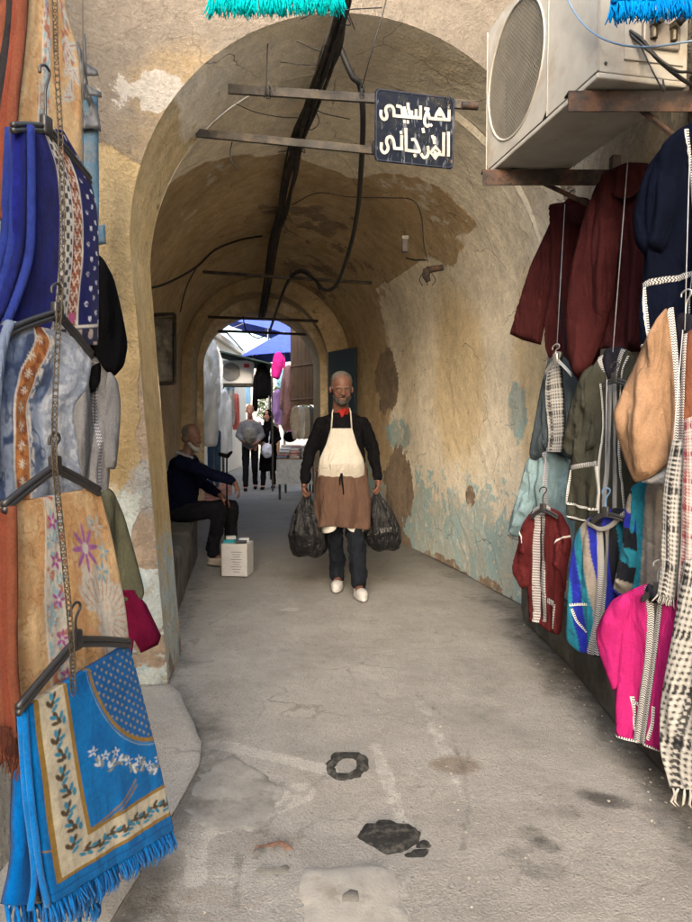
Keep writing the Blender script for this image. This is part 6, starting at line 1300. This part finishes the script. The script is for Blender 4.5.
# ---------------- simple but complete walkers in the street beyond
def walker(x, y, yaw, h, label, coat, trous, skinm, hair, bagmat, female=False, step=.1):
    t = root('person', (x, y, 0), label, 'person'); k = h/1.75
    M = Matrix.Translation(Vector((x, y, 0))) @ Matrix.Rotation(yaw, 4, 'Z') @ Matrix.Scale(k, 4)
    Mh = M @ Matrix.Translation(Vector((0, -.03, 1.565))) @ Matrix.Rotation(R(6), 4, 'X')
    V = lambda *p: M @ Vector(p); T_ = [(0, .02, .86, .15, .11), (0, 0, 1.0, .155, .12), (0, 0, 1.2, .165, .12), (0, .01, 1.38, .15, .09), (0, .02, 1.46, .07, .06)]
    lp = lambda rs_, f: xf([_loft([(a, b, c, d*f, e*f) for a, b, c, d, e in rs_])], M)
    legs_ = [((-.085, .0, .88), (-.09, -.06, .50), (-.09, -step, .09)), ((.085, .0, .88), (.09, .0, .50), (.09, step, .10))]
    arms = [((-.19, .02, 1.38), (-.25, .02, 1.12), (-.12, -.19, 1.02)), ((.19, .02, 1.38), (.25, .02, 1.12), (.13, -.20, .98))]
    B = head_parts(Mh)+lp(T_, .93)
    for a, b, c in arms: B += xf([_cap(a, .036, b, .032), _cap(b, .032, c, .024)], M); B += xf(hand_parts(c, (-.9 if a[0] > 0 else .9, -.3, -.1), (0, .9, 0), (0, 0, 1), .7), M)
    for a, b, c in legs_: B += xf([_cap(a, .08, b, .052), _cap(b, .052, c, .034), _cap(c, .034, (c[0], c[1]-.09, c[2]-.04), .03)], M)
    fuse('body', B, .010, skinm, t, 2)
    C = lp(T_[:-1]+[(0, .02, 1.43, .09, .07)], 1.12)
    if female: C += lp([(0, .02, .42, .20, .17), (0, .02, .9, .17, .14), (0, 0, 1.1, .17, .13)], 1.1)
    for a, b, c in arms: C += xf([_cap((a[0]*.2, a[1], a[2]+.02), .062, (a[0]*.9, a[1], a[2]-.03), .052), _cap((a[0]*.95, a[1], a[2]-.03), .056, b, .052), _cap(b, .058, (c[0]*1.05, c[1]+.02, c[2]), .042)], M)
    fuse('coat', C, .016, coat, t, 3, .018, 11)
    for a, b, c in legs_:
        fuse('trouser_leg', xf([_cap(a, .088, b, .07), _cap(b, .07, (c[0], c[1], c[2]+.04), .058)], M), .015, trous, t, 2, .012, 11)
        fuse('shoe', xf([_ico((c[0], c[1]-.06, c[2]-.045), (.042, .09, .04)), _ico((c[0], c[1], c[2]-.04), (.036, .05, .045))], M), .010, M_blk, t, 2)
    if female: fuse('headscarf', xf([_ico((0, .025, .09), (.092, .108, .108), sub=3), _cap((0, .03, .0), .085, (0, .03, -.13), .11)], Mh), .012, hair, t, 3, .01, 14)
    else: fuse('hair', xf([_ico((0, .035, .105), (.080, .085, .078), sub=3)], Mh), .010, hair, t, 2)
    fuse('bag', xf([_ico((.0 if not female else .05, -.23, 1.12 if not female else .86), (.14, .08, .17 if not female else .17), sub=3)]+([] if not female else [_cap((.1, -.16, 1.3), .012, (.08, -.2, 1.0), .012)]), M), .012, bagmat, t, 3, .02, 12)
    return t
walker(W(250, 424, 13.7)[0], 13.7, R(5), 1.74, 'balding man in a grey jacket walking towards the passage clutching a pale bag', fabric('grey_jacket', (.13, .13, .14)), M_blk, SK3, fabric('short_fair_hair', (.25, .17, .12)), fabric('khaki_bag', (.15, .14, .12)), step=.16)
walker(W(268, 424, 13.95)[0], 13.95, R(-12), 1.64, 'woman in a black headscarf and coat walking beside the balding man with a white bag', M_black, M_blk, SK3, M_black, fabric('white_blue_bag', (.50, .52, .62)), True)
# ================================================================== the market street beyond the passage
M_far1 = plain('cream_render', (.62, .59, .52), .9, var=.08, scale=3); M_far2 = plain('ochre_render', (.45, .36, .24), .9, var=.15, scale=3)
def bldg(name, label, c, size, mat, wins):
    r = root(name, (c[0], c[1], 0), label, 'building'); MB().box((c[0], c[1], size[2]/2), size, None, .02).build('walls', mat, r)
    MB().box((c[0], c[1], size[2]+.08), (size[0]+.2, size[1]+.2, .16), None, .02).build('parapet', mat, r)
    for (x, y, z, w_, h_, ax) in wins:
        f = MB().box((x, y, z), (w_, .10, h_) if ax == 'x' else (.10, w_, h_), None, .01).build('window', plain('blue_shutter_paint', (.05, .13, .22), .6), r)
        MB().box((x, y, z-h_/2-.05), (w_+.2, .2, .07) if ax == 'x' else (.2, w_+.2, .07), None, .01).build('sill', mat, f)
bldg('house', 'white walled house along the left of the market street beyond the arch', (-5.8, 16.5, 0), (5.0, 12.0, 3.5), M_far1, [(-3.31, 13, 2.2, .9, 1.1, 'y'), (-3.31, 16, 2.2, .9, 1.1, 'y'), (-3.31, 19.5, 2.2, .9, 1.1, 'y')])
bldg('house', 'ochre house along the right of the market street beyond the arch', (3.2, 17.0, 0), (5.4, 12.8, 3.4), M_far2, [(.49, 14, 2.2, .9, 1.1, 'y'), (.49, 18, 2.2, .9, 1.1, 'y')])
bldg('house', 'pale house closing the far end of the market street', (-1.5, 29, 0), (12, 5, 3.6), M_far1, [(-4.2, 26.48, 2.8, 1.0, 1.3, 'x'), (-2.2, 26.48, 2.8, 1.0, 1.3, 'x'), (-.2, 26.48, 2.8, 1.0, 1.3, 'x')])
def PF(px, Y, a=0.): p = W(px, 424, Y); return Plane((p[0], p[1]), (math.cos(a), math.sin(a)))
M_wh = fabric('bright_white_cotton', (.75, .75, .74), var=.06); M_jn = fabric('mid_blue_denim', (.05, .10, .19)); M_mauve = fabric('dusty_pink_cloth', (.42, .24, .23)); M_lil = fabric('lilac_cloth', (.30, .18, .38)); M_pnk = fabric('hot_pink_cloth', (.65, .03, .25)); M_beige = fabric('beige_cloth', (.52, .45, .36))
gF = 'garments on sale along the market street'
def fargar(name, cat, label, px, Y, polys, mat, a=.3, T=.07):
    p = PF(px, Y, a); t = garment(name, label, cat, p, polys[0][1][0], gF)
    for nm, pl in polys: Cloth(nm, t, p, pl, 0, T, mat, (.03, 8, 1), step=.035, w=.08)
    return t
fargar('robe', 'robe', 'long white robe hanging just inside the far arch on the left', 208, 11.6, [('body', [(203, 338), (208, 334), (214, 338), (217, 350), (219, 446), (205, 447), (201, 440), (201, 360)]), ('sleeve', [(214, 340), (219, 352), (221, 400), (218, 412), (215, 395)])], M_wh)
fargar('robe', 'robe', 'white shirt hanging beside the far air conditioner', 223, 12.4, [('body', [(219, 392), (224, 388), (228, 392), (232, 420), (233, 455), (221, 456), (217, 440)]), ('sleeve', [(228, 392), (232, 404), (232, 425), (229, 428)])], M_wh)
fargar('robe', 'robe', 'white robe half hidden behind the first white robe', 216, 13.6, [('body', [(212, 350), (217, 346), (221, 352), (223, 400), (222, 440), (212, 440)]), ('sleeve', [(219, 350), (223, 362), (223, 390), (220, 392)])], M_wh)
fargar('jeans', 'jeans', 'blue jeans hanging below the long white robe', 214, 11.7, [('waist', [(207, 430), (221, 430), (221, 442), (207, 442)]), ('leg', [(207, 438), (214, 438), (214, 480), (213, 494), (208, 494)]), ('leg', [(214, 438), (221, 438), (220, 470), (219, 488), (215, 486)])], M_jn)
fargar('jacket', 'jacket', 'black jacket hanging beside the far air conditioner', 261, 14.0, [('body', [(256, 366), (262, 362), (268, 367), (270, 398), (255, 400)]), ('sleeve', [(268, 366), (272, 380), (273, 396), (269, 398)]), ('sleeve', [(257, 366), (253, 380), (252, 410), (258, 412)])], M_black)
fargar('dress', 'dress', 'hot pink dress hanging under the blue violet parasol', 277, 13.0, [('body', [(274, 354), (279, 351), (284, 356), (283, 368), (279, 380), (272, 378), (272, 364)]), ('sleeve', [(283, 354), (286, 362), (284, 370), (281, 364)])], M_pnk)
fargar('dress', 'dress', 'lilac dress hanging behind the dusty pink robe', 277, 13.4, [('body', [(273, 392), (278, 388), (283, 394), (282, 424), (275, 426), (272, 410)]), ('sleeve', [(281, 392), (284, 402), (283, 415), (280, 412)])], M_lil)
fargar('robe', 'robe', 'long dusty pink robe hanging in front of the wooden panel', 289, 12.0, [('body', [(284, 367), (289, 364), (294, 368), (297, 400), (298, 430), (281, 431), (282, 400)]), ('sleeve', [(293, 367), (297, 380), (299, 405), (295, 406)]), ('sleeve', [(285, 367), (281, 380), (279, 410), (284, 410)])], M_mauve)
for k, (px, mt, nm) in enumerate(((296, M_beige, 'beige'), (301, M_wh, 'white'), (306, M_beige, 'sand coloured'), (311, M_grey, 'grey'))):
    fargar('shirt', 'shirt', nm+' shirt on the rail above the clothes stall, number %s from the pink robe' % ['one', 'two', 'three', 'four'][k], px, 11.9+.1*k, [('body', [(px-3, 408), (px, 405), (px+3, 408), (px+4, 438), (px-4, 440)]), ('sleeve', [(px-3, 408), (px-5, 418), (px-6, 430), (px-3, 430)])], mt, a=-.9)
for k, (px, Y, y0, y1, col, nm, kind) in enumerate(((226, 15.5, 388, 428, (.30, .42, .55), 'pale blue', 'shirt'), (231, 16.5, 390, 425, (.5, .5, .48), 'off white', 'shirt'), (236, 17.5, 394, 430, (.45, .12, .10), 'red', 'dress'), (287, 14.2, 388, 432, (.50, .40, .30), 'tan', 'robe'), (284, 15.4, 386, 424, (.12, .28, .22), 'green', 'dress'), (280, 16.5, 390, 425, (.6, .5, .2), 'mustard', 'shirt'), (221, 13.0, 392, 440, (.62, .62, .60), 'plain white', 'dress'), (292, 13.2, 396, 436, (.35, .15, .3), 'plum', 'dress'))):
    w_ = 5 if px < 260 else 6
    fargar(kind, kind, '%s %s hanging among the goods deep in the market street on the %s' % (nm, kind, 'left' if px < 260 else 'right'), px, Y, [('body', [(px-w_*.6, y0+1), (px, y0-1), (px+w_*.6, y0+1), (px+w_*.8, y1), (px-w_*.8, y1)]), ('sleeve', [(px-w_*.6, y0+1), (px-w_, y0+8), (px-w_*1.1, y0+20), (px-w_*.7, y0+20)])], fabric('market_cloth', col), a=-.6 if px > 260 else .6)
# white-cased unit far away
p = W(236, 372, 14.2); fa = root('air_conditioner', p, 'small clean white air conditioner unit seen through the far arch', 'air conditioner')
x, y, z = p; MB().box((x, y+.16, z), (.68, .30, .48), None, .02).build('casing', plain('clean_white_enamel', (.72, .72, .71), .4, var=.03), fa)
M_fg = plain('grey_fan_grille', (.30, .30, .29), .5); g = MB()
for r in np.linspace(.05, .19, 6): g.tube([(x-.11+r*math.cos(a), y-.004, z+r*math.sin(a)) for a in np.linspace(0, 6.283, 33)], .006, 4, False)
for a in np.linspace(0, 6.283, 13)[:-1]: g.tube([(x-.11, y-.004, z), (x-.11+.19*math.cos(a), y-.004, z+.19*math.sin(a))], .004, 4, False)
g.build('fan_grille', M_fg, fa); MB().cyl((x-.11, y+.012, z), (x-.11, y-.0, z), .195, n=32).build('fan_shade_disc', plain('fan_shadow_grey', (.22, .22, .22), .7), fa, False)  # flat grey disc paints the shade inside the fan opening
MB().box((x+.22, y+.006, z+.13), (.11, .006, .08)).build('sticker', plain('red_sticker', (.55, .03, .03), .5), fa)
MB().box((x, y+.2, z-.27), (.7, .4, .05)).build('wall_shelf', M_bar, fa)
MB().cyl((x-.34, y+.3, 0), (x-.34, y+.3, z-.25), .03).build('post', M_bar, fa)
# dark awning
aw = root('awning', W(245, 356, 14.6), 'dark green awning sloping above the far air conditioner', 'awning'); a0, a1 = W(214, 349, 13.6), W(272, 363, 13.6); b0, b1 = W(219, 356, 16.5), W(270, 372, 16.5)
o = MB().sheet([[tuple(a0), tuple(a1)], [tuple(b0), tuple(b1)]]).build('canopy', fabric('dark_green_canvas', (.03, .045, .04)), aw); md = o.modifiers.new('t', 'SOLIDIFY'); md.thickness = .03
for c in (a0, a1, b0, b1): MB().tube([tuple(c), (c[0], c[1], 0)], .02, 6).build('post', M_bar, aw)
# parasols
M_par = fabric('blue_violet_canvas', (.055, .09, .42), var=.1, sheen=.1)
def parasol(px, py, Y, r, h, label, tilt=0):
    c = np.array(W(px, py, Y)); t = root('parasol', (c[0], c[1], 0), label, 'parasol', 'blue violet parasols over the market stalls'); n = 8; V = [tuple(c)]
    for j in (1, 2, 3):
        for k in range(n*2):
            a = math.pi*k/n+.2; rr = r*j/3*(1 if k % 2 == 0 else .955); V.append((c[0]+rr*math.cos(a), c[1]+rr*math.sin(a), c[2]-h*(j/3)**1.1+rr*math.cos(a)*tilt))
    m = n*2; f = [(0, 1+k, 1+(k+1) % m) for k in range(m)]+[(1+j*m+k, 1+(j+1)*m+k, 1+(j+1)*m+(k+1) % m, 1+j*m+(k+1) % m) for j in (0, 1) for k in range(m)]
    o = mesh('canopy', V, f, M_par, t, False); md = o.modifiers.new('t', 'SOLIDIFY'); md.thickness = .012
    MB().tube([(c[0], c[1], 0), (c[0], c[1], c[2])], .025, 8).build('pole', M_steel, t)
    for k in range(n): a = 2*math.pi*k/n+.2; MB().tube([(c[0], c[1], c[2]-.03), (c[0]+r*math.cos(a), c[1]+r*math.sin(a), c[2]-h-.02+r*math.cos(a)*tilt)], .009, 5).build('rib', M_steel, t)
parasol(284, 332, 15.0, 1.05, .55, 'blue violet parasol lower and nearer above the dresses', .05); parasol(268, 312, 18.0, 1.25, .55, 'blue violet parasol higher and farther behind the first', -.25)
# wooden panel, stall, rail
pn = root('wooden_panel', W(305, 424, 11.4), 'tall brown ribbed wooden shutter panel on the right beyond the arch', 'shutter'); M_wd = plain('brown_wood', (.20, .115, .06), .75, var=.2, scale=6)
a, b = W(291, 328, 11.8), W(322, 328, 11.0); zt = a[2]; zb_ = W(300, 405, 11.4)[2]
for k in range(8):
    u0, u1 = k/8, (k+.94)/8; p0 = np.array([a[0]+(b[0]-a[0])*u0, a[1]+(b[1]-a[1])*u0]); p1 = np.array([a[0]+(b[0]-a[0])*u1, a[1]+(b[1]-a[1])*u1]); m_ = (p0+p1)/2
    MB().box((m_[0], m_[1], (zt+zb_)/2), (np.linalg.norm(p1-p0), .03, zt-zb_), Matrix.Rotation(math.atan2(b[1]-a[1], b[0]-a[0]), 3, 'Z'), .004).build('board', M_wd, pn)
for zz in (zt-.1, (zt+zb_)/2, zb_+.1): MB().tube([(a[0], a[1]-.03, zz), (b[0], b[1]-.03, zz)], .018, 4).build('batten', M_wd, pn)
st = root('market_stall', W(295, 424, 12.6), 'market table on the right beyond the arch heaped with folded clothes', 'stall'); sx, sy = W(297, 424, 12.7)[0], 12.7
MB().box((sx, sy, .72), (.62, 1.3, .04), None, .005).build('table_top', M_wd, st)
for dx in (-.27, .27):
    for dy in (-.6, .6): MB().box((sx+dx, sy+dy, .35), (.04, .04, .7)).build('leg', M_bar, st)
MB().box((sx, sy-.66, .5), (.64, .012, .44), None, .003).build('table_skirt', fabric('pale_blue_sheet', (.45, .48, .52)), st)
rs = np.random.RandomState(8); cl = [(.6, .6, .62), (.4, .45, .55), (.5, .3, .3), (.25, .3, .4), (.62, .58, .5), (.1, .12, .2), (.55, .5, .5)]; FM = [fabric('folded_cloth', c) for c in cl]
nmk = ['white', 'pale blue', 'pinkish', 'slate blue', 'cream', 'dark navy', 'light grey']
for i in range(3):
    for j in range(4):
        for k in range(3+(i+j) % 3):
            c = rs.randint(7); p_ = (sx-.2+.2*i+rs.uniform(-.02, .02), sy-.5+.3*j, .76+.045*k)
            tag(MB().box(p_, (.19, .25, .042), Matrix.Rotation(rs.uniform(-.15, .15), 3, 'Z'), .014).build('folded_garment', FM[c], None, True), 'folded garment in one of the small piles on the market table', 'garment', 'folded garments piled on the market table')
hb = root('handbag', W(290, 436, 12.0), 'black handbag on top of the clothes stall', 'handbag'); q = W(290, 437, 12.1); fuse('bag_body', [_ico(q, (.13, .07, .10))], .012, M_black, hb, 2); MB().tube([(q[0]-.09, q[1], q[2]+.06), (q[0], q[1], q[2]+.2), (q[0]+.09, q[1], q[2]+.06)], .01, 6).build('strap', M_black, hb)
tb = W(213, 424, 12.4)[0]
for k in range(2):
    t = root('crate', (tb+.05, 12.0+.8*k, 0), ['low pinkish plastic crate', 'second pinkish plastic crate'][k]+[' on the ground in front of the jeans', ' farther along behind the first crate'][k], 'crate', 'crates on the left of the market street')
    c0 = (tb+.05, 12.0+.8*k); M_cr = plain('pink_crate_plastic', (.5, .22, .17), .6)
    MB().box((c0[0], c0[1], .02), (.36, .5, .03), None, .004).build('base', M_cr, t)
    for (dx, dy, a_, b_) in ((-.17, 0, .02, .5), (.17, 0, .02, .5), (0, -.24, .36, .02), (0, .24, .36, .02)):
        for zz in (.07, .13, .19): MB().box((c0[0]+dx, c0[1]+dy, zz), (a_, b_, .035), None, .003).build('slat', M_cr, t)
rl = W(208, 333, 11.6); tag(MB().tube([(rl[0]-.9, rl[1], rl[2]+.02), (rl[0]+.3, rl[1]+.1, rl[2]+.02), (rl[0]+.15, 14.5, rl[2]+.02)], .014, 8).build('clothes_rail', M_bar, None, True), 'steel rail carrying the white robes beyond the far arch', 'rail')
rl = W(300, 404, 11.9); tag(MB().tube([(rl[0]-.1, rl[1]-.1, rl[2]+.0), (rl[0]+.45, 12.3, rl[2])], .014, 8).build('clothes_rail', M_bar, None, True), 'steel rail carrying the row of shirts above the clothes stall', 'rail')
for x_, y_, nm in ((-2.3, 22.5, 'small leafy tree behind the couple, nearer the left wall'), (-.9, 23.5, 'small leafy tree at the far end of the market street on the right')):
    t = root('tree', (x_, y_, 0), nm, 'tree'); MB().tube([(x_, y_, 0), (x_+.05, y_, 1.0), (x_-.05, y_, 1.9)], [.09, .07, .03], 8).build('trunk', M_wd, t, True); m = MB(); rs = np.random.RandomState(int(-x_*10))
    for k in range(1500):
        v = rs.normal(size=3); v /= np.linalg.norm(v); r = rs.uniform(.45, 1)**.5*(.7+.5*float(fbm(v[0]*2+3, v[1]*2+3, v[2]*2+x_, 2))); c = np.array([x_, y_, 2.0])+v*r*np.array([.8, .8, .75]); a_, b_ = rs.normal(size=3), rs.normal(size=3); a_ /= np.linalg.norm(a_); b_ -= a_*(a_@b_); b_ /= np.linalg.norm(b_)
        m.add([c-a_*.05, c+b_*.025, c+a_*.05, c-b_*.025], [(0, 1, 2, 3)])
    m.build('crown', plain('leaf_green', (.05, .10, .03), .7, var=.4, scale=5), t)
# ================================================================== camera, light
cam = bpy.data.cameras.new('camera'); co = bpy.data.objects.new('camera', cam); COL.objects.link(co)
co.location = (0, 0, CZ); co.rotation_euler = (math.pi/2-PITCH, 0, 0)
cam.sensor_fit = 'VERTICAL'; cam.sensor_height = 36; cam.lens = F/922*36; cam.clip_start = .02; cam.clip_end = 500
SC.camera = co
w = bpy.data.worlds.new('World'); SC.world = w; w.use_nodes = True; nt = w.node_tree; nt.nodes.clear()
out = nt.nodes.new('ShaderNodeOutputWorld'); bg = nt.nodes.new('ShaderNodeBackground'); sky = nt.nodes.new('ShaderNodeTexSky')
sky.sky_type = 'NISHITA'; sky.sun_disc = False; sky.sun_elevation = R(24); sky.sun_rotation = R(188); sky.air_density = 1; sky.dust_density = 4; sky.ozone_density = .6
nt.links.new(sky.outputs[0], bg.inputs[0]); nt.links.new(bg.outputs[0], out.inputs[0]); bg.inputs[1].default_value = .15
sl = bpy.data.lights.new('sun', 'SUN'); so = bpy.data.objects.new('sun', sl); COL.objects.link(so)
sl.energy = 1.5; sl.angle = R(100); sl.color = (1, .97, .92)
# sky sun_rotation 160 deg: direction towards the sun
az = R(188); el = R(24); d = Vector((math.sin(az)*math.cos(el), math.cos(az)*math.cos(el), math.sin(el)))
so.rotation_euler = d.to_track_quat('Z', 'Y').to_euler()
vs = SC.view_settings; vs.view_transform = 'Standard'; vs.look = 'None'; vs.gamma = 1; vs.use_curve_mapping = False; vs.exposure = 2.2
cy = SC.cycles; cy.use_denoising = True; cy.denoiser = 'OPENIMAGEDENOISE'; cy.max_bounces = 6; cy.diffuse_bounces = 5; cy.glossy_bounces = 2; cy.transmission_bounces = 4; cy.transparent_max_bounces = 8
cy.sample_clamp_indirect = 8; cy.use_adaptive_sampling = True; cy.adaptive_threshold = .04
